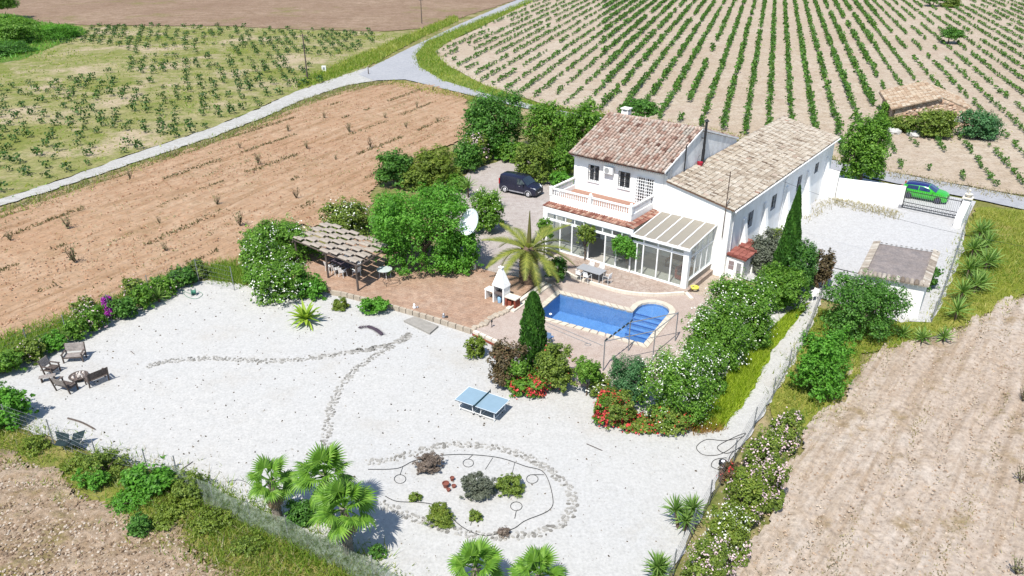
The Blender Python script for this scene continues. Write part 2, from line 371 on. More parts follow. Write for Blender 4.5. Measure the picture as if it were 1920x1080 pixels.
# weedy field between path fence and gate on the right
m_weed = ground_mat('yellow_green_weeds', (alb(158, 168, 62), alb(190, 182, 96), alb(124, 148, 46)), .12, .9, 7, patch=(alb(196, 176, 120), .55, .7, .15), bump=1)
sheet('weedy_field', ragged(px([(1830, 388), (1920, 394), (2150, 440), (2150, 500), (1980, 532), (1905, 556), (1800, 614), (1700, 644), (1620, 664), (1598, 720), (1520, 800), (1455, 800), (1440, 760), (1490, 670), (1535, 575), (1600, 600), (1740, 606)]), .7, .2), 0.008, m_weed)
# bank between near left field and gravel
sheet('grass_bank', ragged(px([(-300, 720), (0, 792), (80, 822), (200, 858), (330, 905), (480, 972), (650, 1052), (780, 1120), (600, 1240), (430, 1075), (330, 1005), (210, 965), (90, 885), (0, 856), (-300, 830)]), .6, .25), 0.006, ground_mat('bank_grass', (alb(160, 164, 70), alb(196, 178, 118), alb(124, 146, 54)), .25, 1.2, 7, bump=1))
# white gravel garden and its path
m_gravel = ground_mat('white_gravel', (alb(238, 237, 234), alb(244, 241, 235), alb(232, 230, 225)), patch=(alb(226, 219, 208), .54, .78, .16), **dict(zip(('s1', 's2', 's3'), (.07, 1.8, 6.5))), speck=(alb(186, 178, 168), .11, 3.5), bump=.6, dist=.04, grain=.22)
YARD = px([(-260, 790), (-120, 735), (0, 695), (60, 660), (130, 635), (215, 590), (300, 560), (345, 534), (400, 525), (470, 537), (520, 545), (640, 548), (900, 625), (1000, 650), (1130, 690), (1300, 640), (1420, 575), (1490, 520), (1545, 555), (1502, 655), (1450, 745), (1405, 815), (1350, 895), (1295, 1005), (1250, 1090), (1190, 1220), (860, 1220), (780, 1130), (650, 1050), (480, 970), (330, 900), (200, 855), (80, 818), (0, 790), (-260, 730)])
YARD[-1] = at(-260, 800)
sheet('gravel_garden', ragged(YARD, .5, .12), 0.02, m_gravel)
# driveway and parking yard
m_drive = ground_mat('pinkish_grey_gravel', (alb(218, 206, 198), alb(230, 220, 212), alb(206, 192, 184)), .2, 1.8, 10, bump=.5)
DRIVE = px([(1060, 325), (1060, 470), (1080, 520), (1050, 545), (930, 560), (840, 520), (860, 470), (840, 420), (846, 352), (880, 322), (940, 300), (985, 285), (1010, 280), (1060, 284)])
sheet('driveway', ragged(DRIVE, .6, .15), 0.015, m_drive)
m_park = ground_mat('white_parking_gravel', (alb(236, 235, 235), alb(243, 242, 240), alb(228, 226, 224)), .12, 2, 6, speck=(alb(160, 155, 148), .12, 4), bump=.6, dist=.05, grain=.28)
PARK = px([(1380, 520), (1440, 430), (1530, 362), (1570, 350), (1700, 392), (1810, 418), (1806, 470), (1770, 560), (1745, 604), (1690, 604), (1545, 560)])
sheet('parking_yard', ragged(PARK, .6, .12), 0.012, m_park)
sheet('forecourt', px([(1560, 322), (1700, 352), (1830, 378), (1810, 418), (1690, 392), (1560, 352)]), 0.028, m_park)
sheet('ground_cover', ragged(px([(1296, 808), (1352, 806), (1404, 744), (1452, 652), (1520, 566), (1470, 590), (1420, 640), (1370, 690), (1330, 740), (1300, 770)]), .5, .12), 0.026, ground_mat('lime_ground_cover', (alb(150, 178, 40), alb(172, 190, 60), alb(130, 160, 36)), .4, 1.8, 6, bump=1))
sheet('side_path', px([(1292, 552), (1300, 540), (1342, 488), (1372, 470), (1400, 505), (1380, 560), (1330, 590)]), 0.03, ground_mat('beige_concrete', (alb(224, 206, 186), alb(232, 216, 198), alb(212, 192, 170)), .4, 1.8, 8, bump=.3))
# green dip at the far left
m_bank = ground_mat('lush_bank', (alb(70, 118, 40), alb(110, 150, 55), alb(150, 165, 80)), .15, .9, 6, bump=1)
sheet('green_bank', ragged(px([(-200, 20), (20, 26), (70, 40), (150, 50), (165, 62), (110, 84), (40, 112), (-40, 125), (-300, 150)]), 1, .3), 0.02, m_bank)

# terraces: solid slabs with real edges
ZT, ZD, ZP = 0.34, 0.25, 0.42
m_terr = ground_mat('orange_tan_terrace', (alb(214, 178, 152), alb(226, 194, 170), alb(202, 164, 138)), .35, 1.8, 9, bump=.4, dist=.02)
m_deck = ground_mat('pink_beige_deck', (alb(226, 206, 192), alb(234, 216, 203), alb(216, 194, 180)), .3, 2.2, 12, bump=.25, dist=.012)
def tiles(mat, sz, dark, ang):
    """shallow sunk joints between paving tiles, turned to the terrace's own direction"""
    t = mat.node_tree; b = t.nodes['Principled BSDF']; src = b.inputs['Base Color'].links[0].from_socket
    geo = t.nodes.new('ShaderNodeNewGeometry'); mp = t.nodes.new('ShaderNodeMapping'); mp.inputs['Rotation'].default_value = (0, 0, ang); t.links.new(geo.outputs[0], mp.inputs[0])
    br = t.nodes.new('ShaderNodeTexBrick'); br.offset = 0.5; br.inputs['Scale'].default_value = 1.0
    br.inputs['Brick Width'].default_value = sz[0]; br.inputs['Row Height'].default_value = sz[1]; br.inputs['Mortar Size'].default_value = .014
    br.inputs['Color1'].default_value = (1.12, 1.1, 1.08, 1); br.inputs['Color2'].default_value = (.88, .88, .88, 1); br.inputs['Mortar'].default_value = (dark, dark, dark, 1)
    t.links.new(mp.outputs[0], br.inputs[0])
    mx = t.nodes.new('ShaderNodeMix'); mx.data_type = 'RGBA'; mx.blend_type = 'MULTIPLY'; mx.inputs[0].default_value = .8
    t.links.new(src, mx.inputs[6]); t.links.new(br.outputs['Color'], mx.inputs[7]); t.links.new(mx.outputs[2], b.inputs['Base Color'])
tiles(m_terr, (.5, .3), .7, R(30)); 
TERR = px([(470, 512), (560, 470), (700, 440), (860, 470), (905, 505), (935, 512), (1010, 528), (951, 578), (886, 617), (800, 591), (713, 566), (640, 547), (560, 530)], ZT)
sheet('barbecue_terrace', TERR, ZT, m_terr, thick=.45)

# ---- pool frame and deck
PO = Vector((3.54, 50.88, 0)); PA = R(-30)
def PL(x, y, z=0.0):
    """pool plan -> place: x along the long side, y towards the garden"""
    return Vector((PO.x + x * math.cos(PA) + y * math.sin(PA), PO.y + x * math.sin(PA) - y * math.cos(PA), z))
arc = [(6.87 + 1.13 * math.cos(q), -1.05 + 1.13 * math.sin(q) * -1) for q in np.linspace(math.pi, 0, 15)]
POOL = [(0, 3.75), (0, 0), (5.74, 0)] + [(x, y) for x, y in arc] + [(8.0, 3.75)]
pool_out = [PL(x, y) for x, y in POOL]
deck_px = px([(886, 618), (951, 580), (1025, 527), (1075, 512), (1110, 524), (1165, 544), (1225, 551), (1290, 546), (1330, 560), (1340, 600), (1310, 660), (1180, 735), (1080, 716), (985, 663)], ZD)
def ring_sheet(name, outer, hole, z, mat):
    """a flat slab with a hole"""
    b = MB(); allp = list(outer) + list(hole); b.v = [(p[0], p[1], z) for p in allp]
    for t in tessellate_polygon([[Vector((p[0], p[1], 0)) for p in outer], [Vector((p[0], p[1], 0)) for p in hole]]):
        a, c, d = t
        A = (allp[c][0] - allp[a][0]) * (allp[d][1] - allp[a][1]) - (allp[d][0] - allp[a][0]) * (allp[c][1] - allp[a][1])
        b.face([a, c, d] if A > 0 else [d, c, a])
    n = len(outer); o = len(b.v); b.v += [(p[0], p[1], z - .45) for p in outer]
    for i in range(n): j = (i + 1) % n; b.face([i, j, o + j, o + i])
    return b.build(name, mat, kind='structure')
ring_sheet('pool_deck', deck_px, pool_out, ZD, m_deck)
gh = [PL(-.3, -2.6), PL(8.3, -2.6), PL(8.3, 4.1), PL(-.3, 4.1)]
ring_sheet('ground', [Vector((-1600, -200, 0)), Vector((1600, -200, 0)), Vector((1600, 2600, 0)), Vector((-1600, 2600, 0))], gh, -0.12, m_base)
# patio in front of the porch (rounded stone edge)
m_pat = ground_mat('crazy_paving', (alb(216, 194, 178), alb(230, 212, 198), alb(204, 180, 164)), .5, 2.2, 10, bump=.5, dist=.02)
v = m_pat.node_tree.nodes.new('ShaderNodeTexVoronoi'); v.feature = 'DISTANCE_TO_EDGE'; v.inputs['Scale'].default_value = 2.6
t_ = m_pat.node_tree; g_ = t_.nodes.new('ShaderNodeNewGeometry'); t_.links.new(g_.outputs[0], v.inputs['Vector'])
rp = t_.nodes.new('ShaderNodeValToRGB'); rp.color_ramp.elements[0].position = .02; rp.color_ramp.elements[0].color = (.78, .76, .74, 1); rp.color_ramp.elements[1].position = .07
t_.links.new(v.outputs[0], rp.inputs[0]); b_ = t_.nodes['Principled BSDF']; s_ = b_.inputs['Base Color'].links[0].from_socket
mx_ = t_.nodes.new('ShaderNodeMix'); mx_.data_type = 'RGBA'; mx_.blend_type = 'MULTIPLY'; mx_.inputs[0].default_value = 1
t_.links.new(s_, mx_.inputs[6]); t_.links.new(rp.outputs[0], mx_.inputs[7]); t_.links.new(mx_.outputs[2], b_.inputs['Base Color'])

HO = Vector((12.844, 51.466, 0)); HA = R(-37.5)
def H(u, w, z=0.0): return Vector((HO.x + u * math.cos(HA) - w * math.sin(HA), HO.y + u * math.sin(HA) + w * math.cos(HA), z))
edge_px = [(1040, 480), (1058, 505), (1078, 518), (1110, 529), (1165, 545), (1225, 551), (1283, 548)]
edge = smooth_line(px(edge_px, ZP), 6)
patio_poly = [tuple(p) for p in edge] + [tuple(H(.35, -.1)), tuple(H(.3, 4.3)), tuple(H(-12.9, 4.3)), tuple(H(-13.4, 1.0))]
sheet('patio', patio_poly, ZP, m_pat, thick=.5)

# ---------------------------------------------------------------- swimming pool
m_ptile = ground_mat('blue_pool_tile', ((.155, .285, .48), (.175, .315, .51), (.14, .262, .455)), .5, 3, 14, bump=.1, rough=.3)
t = NT('pool_water'); tr = t.n('ShaderNodeBsdfTransparent'); tr.inputs[0].default_value = (.72, .84, .95, 1); gl = t.n('ShaderNodeBsdfGlossy'); gl.inputs['Roughness'].default_value = .03
fr = t.n('ShaderNodeFresnel'); fr.inputs[0].default_value = 1.33; nb = t.n('ShaderNodeBump'); nb.inputs['Strength'].default_value = .22; nb.inputs['Distance'].default_value = .03
t.l(t.noise(t.pos(), 2.2, 3), nb.inputs['Height']); t.l(nb.outputs[0], gl.inputs['Normal']); t.l(nb.outputs[0], fr.inputs['Normal'])
ms = t.n('ShaderNodeMixShader'); t.l(fr.outputs[0], ms.inputs[0]); t.l(tr.outputs[0], ms.inputs[1]); t.l(gl.outputs[0], ms.inputs[2]); t.l(ms.outputs[0], t.out.inputs[0]); m_water = t.m
m_nose = plain('dark_blue_nosing', (.03, .09, .30), .3, var=.1, bump=0)
pool = thing('swimming_pool', 'blue tiled swimming pool with rounded step bay and cream coping', 'pool')
b = MB()
n = len(pool_out)
for i in range(n):
    p, q = pool_out[i], pool_out[(i + 1) % n]; b.quad((p.x, p.y, -1.2), (q.x, q.y, -1.2), (q.x, q.y, ZD), (p.x, p.y, ZD))
o = len(b.v); b.v += [(p.x, p.y, -1.2) for p in pool_out]
for tt in tessellate_polygon([[Vector((p.x, p.y, 0)) for p in pool_out]]): b.face([o + k for k in tt])
b.build('basin', m_ptile, pool)
for k in range(5):      # wide steps crossing the bay
    y0 = -.75 + k * .42; z1 = 0.0 - .2 * k; bb = MB()
    xs = 1.13 if k == 0 else 1.13
    P = [PL(5.76, y0 - (2.2 if k == 0 else 0)), PL(7.98, y0 - (2.2 if k == 0 else 0)), PL(7.98, y0 + .42), PL(5.76, y0 + .42)]
    if k == 0: P = [PL(6.87 + 1.11 * math.cos(q), -1.05 - 1.11 * math.sin(q)) for q in np.linspace(math.pi, 0, 13)] + [PL(7.98, y0 + .42), PL(5.76, y0 + .42)]
    bb.prism([(p.x, p.y) for p in P], -1.19, z1); st_ = bb.build('step', m_ptile, pool)
    nb_ = MB(); A_, B_ = PL(5.76, y0 + .425, z1), PL(7.98, y0 + .425, z1); n2 = (PL(0, 1) - PL(0, 0)) * .05; nb_.hexa([A_ - n2 * 1.6 + Vector((0, 0, .003)), B_ - n2 * 1.6 + Vector((0, 0, .003)), B_ + n2 * .2 + Vector((0, 0, .003)), A_ + n2 * .2 + Vector((0, 0, .003))], [A_ - n2 * 1.6 + Vector((0, 0, .012)), B_ - n2 * 1.6 + Vector((0, 0, .012)), B_ + n2 * .2 + Vector((0, 0, .012)), A_ + n2 * .2 + Vector((0, 0, .012))]); nb_.build('nosing', m_nose, st_)
b = MB(); b.v = [(p.x, p.y, .13) for p in pool_out]
for tt in tessellate_polygon([[Vector((p.x, p.y, 0)) for p in pool_out]]):
    a, c, d = tt; pa, pc, pd = pool_out[a], pool_out[c], pool_out[d]
    b.face([a, c, d] if (pc.x - pa.x) * (pd.y - pa.y) - (pd.x - pa.x) * (pc.y - pa.y) > 0 else [d, c, a])
b.build('water', m_water, pool, kind='structure')
m_cop = plain('cream_coping_stone', alb(250, 238, 216, .5), .8, var=.10, sc=2, loc=False)
# coping stones: laid one by one round the edge
cl = POOL[:]; segs = []
def coping(p, q, w=.42):
    d = Vector((q[0] - p[0], q[1] - p[1])); L = d.length; d.normalize(); nrm = Vector((d.y, -d.x)); k = max(1, round(L / .5))
    for i in range(k):
        s0, s1 = i * L / k + .006, (i + 1) * L / k - .006
        a = Vector(p) + d * s0; c = Vector(p) + d * s1
        segs.append([a, c, c + nrm * w, a + nrm * w])
pts = [Vector(p) for p in POOL]; N = len(pts)
def cop_run(run, w=.42):
    """stones along an open chain, mitred"""
    off = []
    for i, p in enumerate(run):
        d0 = (run[i] - run[i - 1]).normalized() if i else (run[1] - run[0]).normalized(); d1 = (run[i + 1] - run[i]).normalized() if i < len(run) - 1 else d0
        n0 = Vector((-d0.y, d0.x)); n1 = Vector((-d1.y, d1.x)); m = (n0 + n1).normalized(); off.append(p + m * (w / max(.5, m.dot(n0))))
    return off
off = []
for i in range(N):
    d0 = (pts[i] - pts[i - 1]).normalized(); d1 = (pts[(i + 1) % N] - pts[i]).normalized(); n0 = Vector((d0.y, -d0.x)); n1 = Vector((d1.y, -d1.x)); m = (n0 + n1).normalized()
    off.append(pts[i] + m * (.42 / max(.55, m.dot(n0))))
if (off[0] - Vector((4, 2))).length < (pts[0] - Vector((4, 2))).length:
    off = [pts[i] * 2 - off[i] for i in range(N)]
for i in range(N):
    j = (i + 1) % N; L = (pts[j] - pts[i]).length; k = max(1, round(L / .52))
    if 2 < i < 17 and i % 2 == 0 and L < .4: continue
    e = j
    if 2 < i < 17 and L < .4 and i % 2 == 1: e = (i + 2) % N; k = 1
    for s in range(k):
        f0, f1 = s / k + .006, (s + 1) / k - .006
        q4 = [pts[i].lerp(pts[e], f0), pts[i].lerp(pts[e], f1), off[i].lerp(off[e], f1), off[i].lerp(off[e], f0)]
        z1 = ZD + .06 + random.uniform(-.004, .004); bb = MB(); bb.prism([PL(q[0], q[1])[:2] for q in q4], ZD - .1, z1); bb.build('coping_stone', m_cop, pool)
bb = MB(); bb.lathe([(.0, 0), (.10, .0), (.11, .05), (.06, .09), (0, .09)], 10, PL(.75, 2.95, .11)); tag(bb.build('chlorine_float', wframe), 'small white float drifting on the pool water', 'pool float')
# ================================================================ THE HOUSE
def wall_face(b, axis, c, a0, a1, z0, z1, holes, depth, out):
    """A wall face with recessed openings. axis 'w': plane w=c spanning u; axis 'u': plane u=c spanning w. out: +1/-1 outward along the axis."""
    xs = sorted({a0, a1, *[h[0] for h in holes], *[h[1] for h in holes]}); zs = sorted({z0, z1, *[h[2] for h in holes], *[h[3] for h in holes]})
    P = (lambda a, z, d=0: (a, c - out * d, z)) if axis == 'w' else (lambda a, z, d=0: (c - out * d, a, z))
    flip = (axis == 'w') == (out > 0)
    def q(p): b.add(p if not flip else p[::-1], [(0, 1, 2, 3)])
    for i in range(len(xs) - 1):
        for j in range(len(zs) - 1):
            mx, mz = (xs[i] + xs[i + 1]) / 2, (zs[j] + zs[j + 1]) / 2
            if any(h[0] < mx < h[1] and h[2] < mz < h[3] for h in holes): continue
            q([P(xs[i], zs[j]), P(xs[i + 1], zs[j]), P(xs[i + 1], zs[j + 1]), P(xs[i], zs[j + 1])])
    for h in holes:
        x0, x1, y0, y1 = h[:4]
        q([P(x0, y0), P(x0, y0, depth), P(x0, y1, depth), P(x0, y1)][::-1]); q([P(x1, y0, depth), P(x1, y0), P(x1, y1), P(x1, y1, depth)][::-1])
        q([P(x0, y0, depth), P(x0, y0), P(x1, y0), P(x1, y0, depth)]); q([P(x0, y1), P(x0, y1, depth), P(x1, y1, depth), P(x1, y1)])
        q([P(x0, y0, depth), P(x1, y0, depth), P(x1, y1, depth), P(x0, y1, depth)])
def tile_field(b, p00, du, dv, nu, nv, r, rng, jit=.02, ragged_ends=True, up=None):
    """Half-round cover tiles laid course over course. p00: lower corner; du: step across; dv: step up the slope."""
    p00, du, dv = Vector(p00), Vector(du), Vector(dv); n = (du.cross(dv)).normalized() if up is None else up
    if n.z < 0: n = -n
    ud = du.normalized(); vd = dv.normalized()
    for i in range(nu):
        ct = rng.random()
        for j in range(nv):
            c = p00 + du * (i + .5) + dv * j + ud * rng.uniform(-jit, jit) + vd * rng.uniform(-.03, .03) + n * rng.uniform(0, .012)
            b.tint = min(1, max(0, .35 * ct + .65 * rng.random() ** 1.1 + rng.uniform(-.08, .08))); o = len(b.v); L = dv * 1.12; tw = rng.uniform(-.015, .015)
            for e, (rr, lift) in enumerate(((r * 1.06, .045), (r * .86, .012))):
                for k in range(5):
                    q = math.pi * k / 4; b.v.append(tuple(c + L * e + ud * (math.cos(q) * rr + tw * e) + n * (math.sin(q) * rr * 1.05 + lift)))
            for k in range(4): b.face([o + k, o + k + 1, o + 5 + k + 1, o + 5 + k])
            b.face([o, o + 1, o + 2, o + 3, o + 4][::-1])
def window(parent, axis, c, a0, a1, z0, z1, out, leaves=2, bars=0, grille=None, sill=True):
    """frame with glass panes, sitting inside a recess whose back is at c"""
    P = (lambda a, d: (a, c + out * d)) if axis == 'w' else (lambda a, d: (c + out * d, a))
    def bx(b, x0, x1, y0, y1, d0, d1):
        (ax, ay), (bx_, by) = P(x0, d0), P(x1, d1); b.box(min(ax, bx_), max(ax, bx_), min(ay, by), max(ay, by), y0, y1)
    b = MB(); fw = .06
    bx(b, a0 + .003, a0 + fw, z0 + .003, z1 - .003, .005, .06); bx(b, a1 - fw, a1 - .003, z0 + .003, z1 - .003, .005, .06)
    bx(b, a0 + fw, a1 - fw, z0 + .003, z0 + fw, .005, .06); bx(b, a0 + fw, a1 - fw, z1 - fw, z1 - .003, .005, .06)
    for k in range(1, leaves): x = a0 + (a1 - a0) * k / leaves; bx(b, x - .035, x + .035, z0 + fw, z1 - fw, .005, .06)
    fr = b.build('window', wframe, parent)
    for k in range(leaves):
        x0 = a0 + (a1 - a0) * k / leaves + .05; x1 = a0 + (a1 - a0) * (k + 1) / leaves - .05; g = MB(); bx(g, x0, x1, z0 + fw, z1 - fw, .02, .03); g.build('pane', dark_glass, fr)
    if grille:
        g = MB(); nb, nr, m = grille
        for k in range(nb + 1): x = a0 + (a1 - a0) * k / nb; bx(g, x - .011, x + .011, z0, z1, .20, .222)
        for k in range(nr + 1): z = z0 + (z1 - z0) * k / nr; bx(g, a0, a1, z - .014, z + .014, .176, .199)
        g.build('grille', m, fr)
    if sill: s = MB(); bx(s, a0 - .08, a1 + .08, z0 - .09, z0 - .003, .0, .25); s.build('sill', white, fr)
    return fr

house = thing('farmhouse', 'white two storey farmhouse with reddish clay tile roof and balustraded balcony', 'house', HO, HA)
UL, UR, WF, WB, ZE, ZR, WR = -12.9, -4.3, 4.3, 17.7, 7.45, 9.62, 9.85
# walls: main block
b = MB()
fac = [(-11.45, -10.45, 5.35, 6.7), (-8.58, -7.55, 5.35, 6.7), (-6.9, -5.45, 4.33, 6.62)]
low = [(-11.2, -10.0, ZP + .02, 2.6), (-8.9, -7.3, ZP + .02, 2.65), (-6.0, -4.9, 1.4, 2.5)]
wall_face(b, 'w', WF, UL, UR, 4.32, ZE, fac, .16, -1)
wall_face(b, 'w', WF + .002, UL, UR, 0, 4.32, low, .16, -1)
b.quad((UL, WB, 0), (UL, WF, 0), (UL, WF, ZE), (UL, WB, ZE)); b.quad((UR, WB, 0), (UL, WB, 0), (UL, WB, ZE - .3), (UR, WB, ZE - .3))
b.add([(UL, WF, ZE), (UL, WR, ZR - .1), (UL, WB, ZE - .3), (UL, WB, ZE)], [(2, 1, 0)])
walls = b.build('wall', white, house)
b = MB(); b.add([(UR, WF, 0), (UR, WB, 0), (UR, WB, ZE - .3), (UR, WR, ZR - .1), (UR, WF, ZE)], [(0, 1, 2, 3, 4)]); b.build('gable_wall', white_rough, house)
# roof: slab, tiles, ridge and verge
sl = (ZR - ZE) / (WR - (WF - .62)); OH = .62
b = MB(); b.hexa([(UL - .2, WF - OH, ZE - .02), (UR + .06, WF - OH, ZE - .02), (UR + .06, WR, ZR - .12), (UL - .2, WR, ZR - .12)], [(UL - .2, WF - OH, ZE + .06), (UR + .06, WF - OH, ZE + .06), (UR + .06, WR, ZR - .04), (UL - .2, WR, ZR - .04)])
b.hexa([(UL - .2, WR, ZR - .12), (UR + .06, WR, ZR - .12), (UR + .06, WB + .25, ZE - .42), (UL - .2, WB + .25, ZE - .42)], [(UL - .2, WR, ZR - .04), (UR + .06, WR, ZR - .04), (UR + .06, WB + .25, ZE - .34), (UL - .2, WB + .25, ZE - .34)])
roof = b.build('roof', plain('clay_pans', alb(120, 74, 62), .9, var=.3), house)
rg = random.Random(3); b = MB(); L = math.hypot(WR - WF + OH, ZR - ZE); nv = 15; nu = 29
dv = Vector((0, WR - WF + OH, ZR - ZE)) / (nv + .1)
tile_field(b, (UL - .2, WF - OH - .06, ZE + .055), ((UR - UL + .26) / nu, 0, 0), dv, nu, nv, .128, rg)
dv2 = Vector((0, -(WB + .25 - WR), ZR - ZE + .38)) / 18
tile_field(b, (UR + .06, WB + .25, ZE - .345), (-(UR - UL + .26) / nu, 0, 0), dv2, nu, 18, .128, rg)
b.build('roof_tiles', tile_main, roof, kind='stuff')
b = MB()
for k in range(22): b.tint = rg.random(); x = UL - .2 + k * .402; b.tube([(x, WR, ZR + .0), (x + .42, WR, ZR + .02)], [.15, .13], 8)
b.build('ridge_tiles', tile_main, roof, kind='stuff')
b = MB()
b.hexa([(UR - .02, WF - OH, ZE + .02), (UR + .1, WF - OH, ZE + .02), (UR + .1, WR, ZR - .08), (UR - .02, WR, ZR - .08)], [(UR - .02, WF - OH, ZE + .17), (UR + .1, WF - OH, ZE + .17), (UR + .1, WR, ZR + .07), (UR - .02, WR, ZR + .07)])
b.hexa([(UR - .02, WR, ZR - .08), (UR + .1, WR, ZR - .08), (UR + .1, WB + .2, ZE - .4), (UR - .02, WB + .2, ZE - .4)], [(UR - .02, WR, ZR + .07), (UR + .1, WR, ZR + .07), (UR + .1, WB + .2, ZE - .25), (UR - .02, WB + .2, ZE - .25)])
b.build('verge_coping', white_rough, roof)
# cornice of stepped mouldings with dentils, and gutter
b = MB(); b.box(UL - .1, UR + .05, WF - .14, WF, ZE - .30, ZE - .2); b.box(UL - .14, UR + .06, WF - .26, WF, ZE - .2, ZE - .1); b.box(UL - .18, UR + .07, WF - .44, WF, ZE - .1, ZE - .025)
b.box(UL - .1, UL, WF, WB, ZE - .30, ZE - .03)
b.build('cornice', plain('grey_cornice', (.42, .42, .42), .85, var=.1), house)
b = MB()
for k in range(43): x = UL + .05 + k * .2; b.box(x, x + .1, WF - .235, WF - .142, ZE - .298, ZE - .202)
b.build('dentils', white, house, kind='stuff')
# windows of the upper floor
for (a0, a1, z0, z1), gr in zip(fac[:2], ((5, 2, blackm), (5, 4, blackm))): window(house, 'w', WF + .16, a0, a1, z0, z1, -1, 2, grille=gr)
fr = window(house, 'w', WF + .16, *fac[2], -1, 2, sill=False)
g = MB(); a0, a1, z0, z1 = fac[2]
for k in range(9): x = a0 - .05 + (a1 - a0 + .1) * k / 8; g.box(x - .02, x + .02, WF - .05, WF - .012, z0, z1 + .05)
for k in range(10): z = z0 + (z1 - z0) * k / 9; g.box(a0 - .05, a1 + .05, WF - .085, WF - .052, z - .022, z + .022)
g.build('security_gate', wframe, fr)
for a0, a1, z0, z1 in low[:2]:
    d = MB(); d.box(a0 + .003, a1 - .003, WF + .1, WF + .15, z0, z1 - .003); dd = d.build('door', plain('dark_door', (.10, .035, .025) if a0 > -9 else (.25, .22, .2), .6), house)
    h = MB(); h.box(a1 - .16, a1 - .1, WF + .06, WF + .1, 1.35, 1.5); h.build('handle', greym, dd)
a0, a1, z0, z1 = low[2]; window(house, 'w', WF + .162, a0, a1, z0, z1, -1, 2)
# chimney on the ridge
b = MB(); b.box(-11.95, -11.3, WR + .15, WR + .75, ZR - .3, ZR + .32); ch = b.build('chimney', white, roof)
b = MB()
for x, y in ((-11.93, WR + .17), (-11.43, WR + .17), (-11.93, WR + .63), (-11.43, WR + .63)): b.box(x, x + .11, y, y + .1, ZR + .322, ZR + .55)
b.box(-12.02, -11.23, WR + .08, WR + .82, ZR + .552, ZR + .62); b.build('chimney_cap', white, roof)
# stove pipe and vent pipe on the gable
b = MB(); b.tube([(UR + .3, 9.9, 6.65), (UR + .3, 9.9, 8.0)], .14, 8); b.tube([(UR + .3, 9.9, 8.0), (UR + .3, 9.9, ZR + .65)], .11, 8); b.lathe([(.13, 0), (.22, .06), (.05, .22)], 8, (UR + .3, 9.9, ZR + .66))
b.box(UR, UR + .3, 9.86, 9.94, 8.9, 8.95); b.build('flue_pipe', blackm, house, smooth=50)
b = MB(); b.tube([(UR + .14, 6.9, 6.75), (UR + .14, 6.9, 8.95)], .055, 6); b.tube([(UR + .14, 6.9, 8.95), (UR + .25, 6.8, 9.1)], .06, 6); b.build('vent_pipe', blackm, house, smooth=50)
b = MB(); b.tube([(UR - .25, WF - .06, ZE - .35), (UR - .25, WF - .06, 4.4)], .01, 4); b.tube([(UR + .14, WF + .25, 7.6), (UR + .14, WF + .2, 6.75)], .06, 6); b.build('downpipe', greym, house)
# balcony: slab over the porch, parapet, balustrade
BW, BR = .78, -5.3; ZB = 4.34
b = MB(); b.box(UL, BR, BW, WF - .003, 4.0, ZB - .02); b.build('balcony_slab', white, house)
b = MB(); b.box(UL + .22, BR - .22, BW + .22, WF - .01, ZB - .018, ZB + .003); b.build('balcony_floor', plain('terracotta_floor', alb(205, 158, 136), .85, var=.15, sc=6), house)
b = MB(); b.box(UL, BR, BW, BW + .2, ZB, 4.72); b.box(BR - .2, BR, BW + .2, WF - .003, ZB, 4.72); b.box(UL, UL + .2, BW + .2, WF - .003, ZB, 4.72); b.build('parapet', white, house)
b = MB()
for x in (UL - .02, -9.2, BR - .24): b.box(x, x + .26, BW - .03, BW + .23, 4.72, 5.38); b.box(x - .03, x + .29, BW - .06, BW + .26, 5.382, 5.44)
b.lathe([(.1, 0), (.13, .08), (.09, .18), (0, .22)], 8, (-9.07, BW + .1, 5.44)); b.lathe([(.1, 0), (.13, .08), (.09, .18), (0, .22)], 8, (BR - .11, BW + .1, 5.44))
b.box(UL + .24, -9.2, BW + .01, BW + .19, 5.26, 5.36); b.box(-8.94, BR - .24, BW + .01, BW + .19, 5.26, 5.36)
b.box(BR - .19, BR - .01, BW + .23, WF - .003, 5.26, 5.36); b.box(UL + .01, UL + .19, BW + .23, WF - .003, 5.26, 5.36)
bal = b.build('balustrade', white, house)
b = MB(); b.lathe([(.055, 0), (.055, .04), (.035, .08), (.06, .2), (.065, .26), (.03, .42), (.05, .48), (.05, .54)], 8); bme = b.mesh('baluster', white, 40)
def baluster(u, w): obj('baluster', bme, bal, (u, w, 4.72))
for k in range(17): baluster(-12.5 + k * .2, BW + .1)
for k in range(17): baluster(-8.82 + k * .2, BW + .1)
for k in range(15): baluster(BR - .1, BW + .35 + k * .2); baluster(UL + .1, BW + .35 + k * .2)
# tiled skirt round the balcony
b = MB(); b.mi = 0
b.hexa([(UL - .1, .02, 3.99), (-4.62, .02, 3.99), (BR, BW, 4.10), (UL - .1, BW, 4.10)], [(UL - .1, .02, 4.03), (-4.62, .02, 4.03), (BR, BW, 4.14), (UL - .1, BW, 4.14)])
b.hexa([(-4.62, .02, 3.99), (-4.62, WF - .01, 3.99), (BR, WF - .01, 4.12), (BR, BW, 4.12)], [(-4.62, .02, 4.03), (-4.62, WF - .01, 4.03), (BR, WF - .01, 4.18), (BR, BW, 4.18)])
skirt = b.build('eave', plain('skirt_bed', alb(150, 95, 80), .9), house)
def one_tile(p0, dirv, side, up, r=.11):
    b = MB(); b.tint = random.random(); p0, dirv, side, up = map(Vector, (p0, dirv, side, up))
    for e, (rr, lf) in enumerate(((r * 1.05, .03), (r * .85, .0))):
        for k in range(5): q = math.pi * k / 4; b.v.append(tuple(p0 + dirv * e + side * (math.cos(q) * rr) + up * (math.sin(q) * rr * .85 + lf)))
    for k in range(4): b.face([k, k + 1, 6 + k, 5 + k])
    b.face([4, 3, 2, 1, 0]); return b
tp = [one_tile((0, 0, 0), (0, .46, .06), (1, 0, 0), (0, -.2, .98)).mesh('roof_tile', tile_edge) for _ in range(6)]
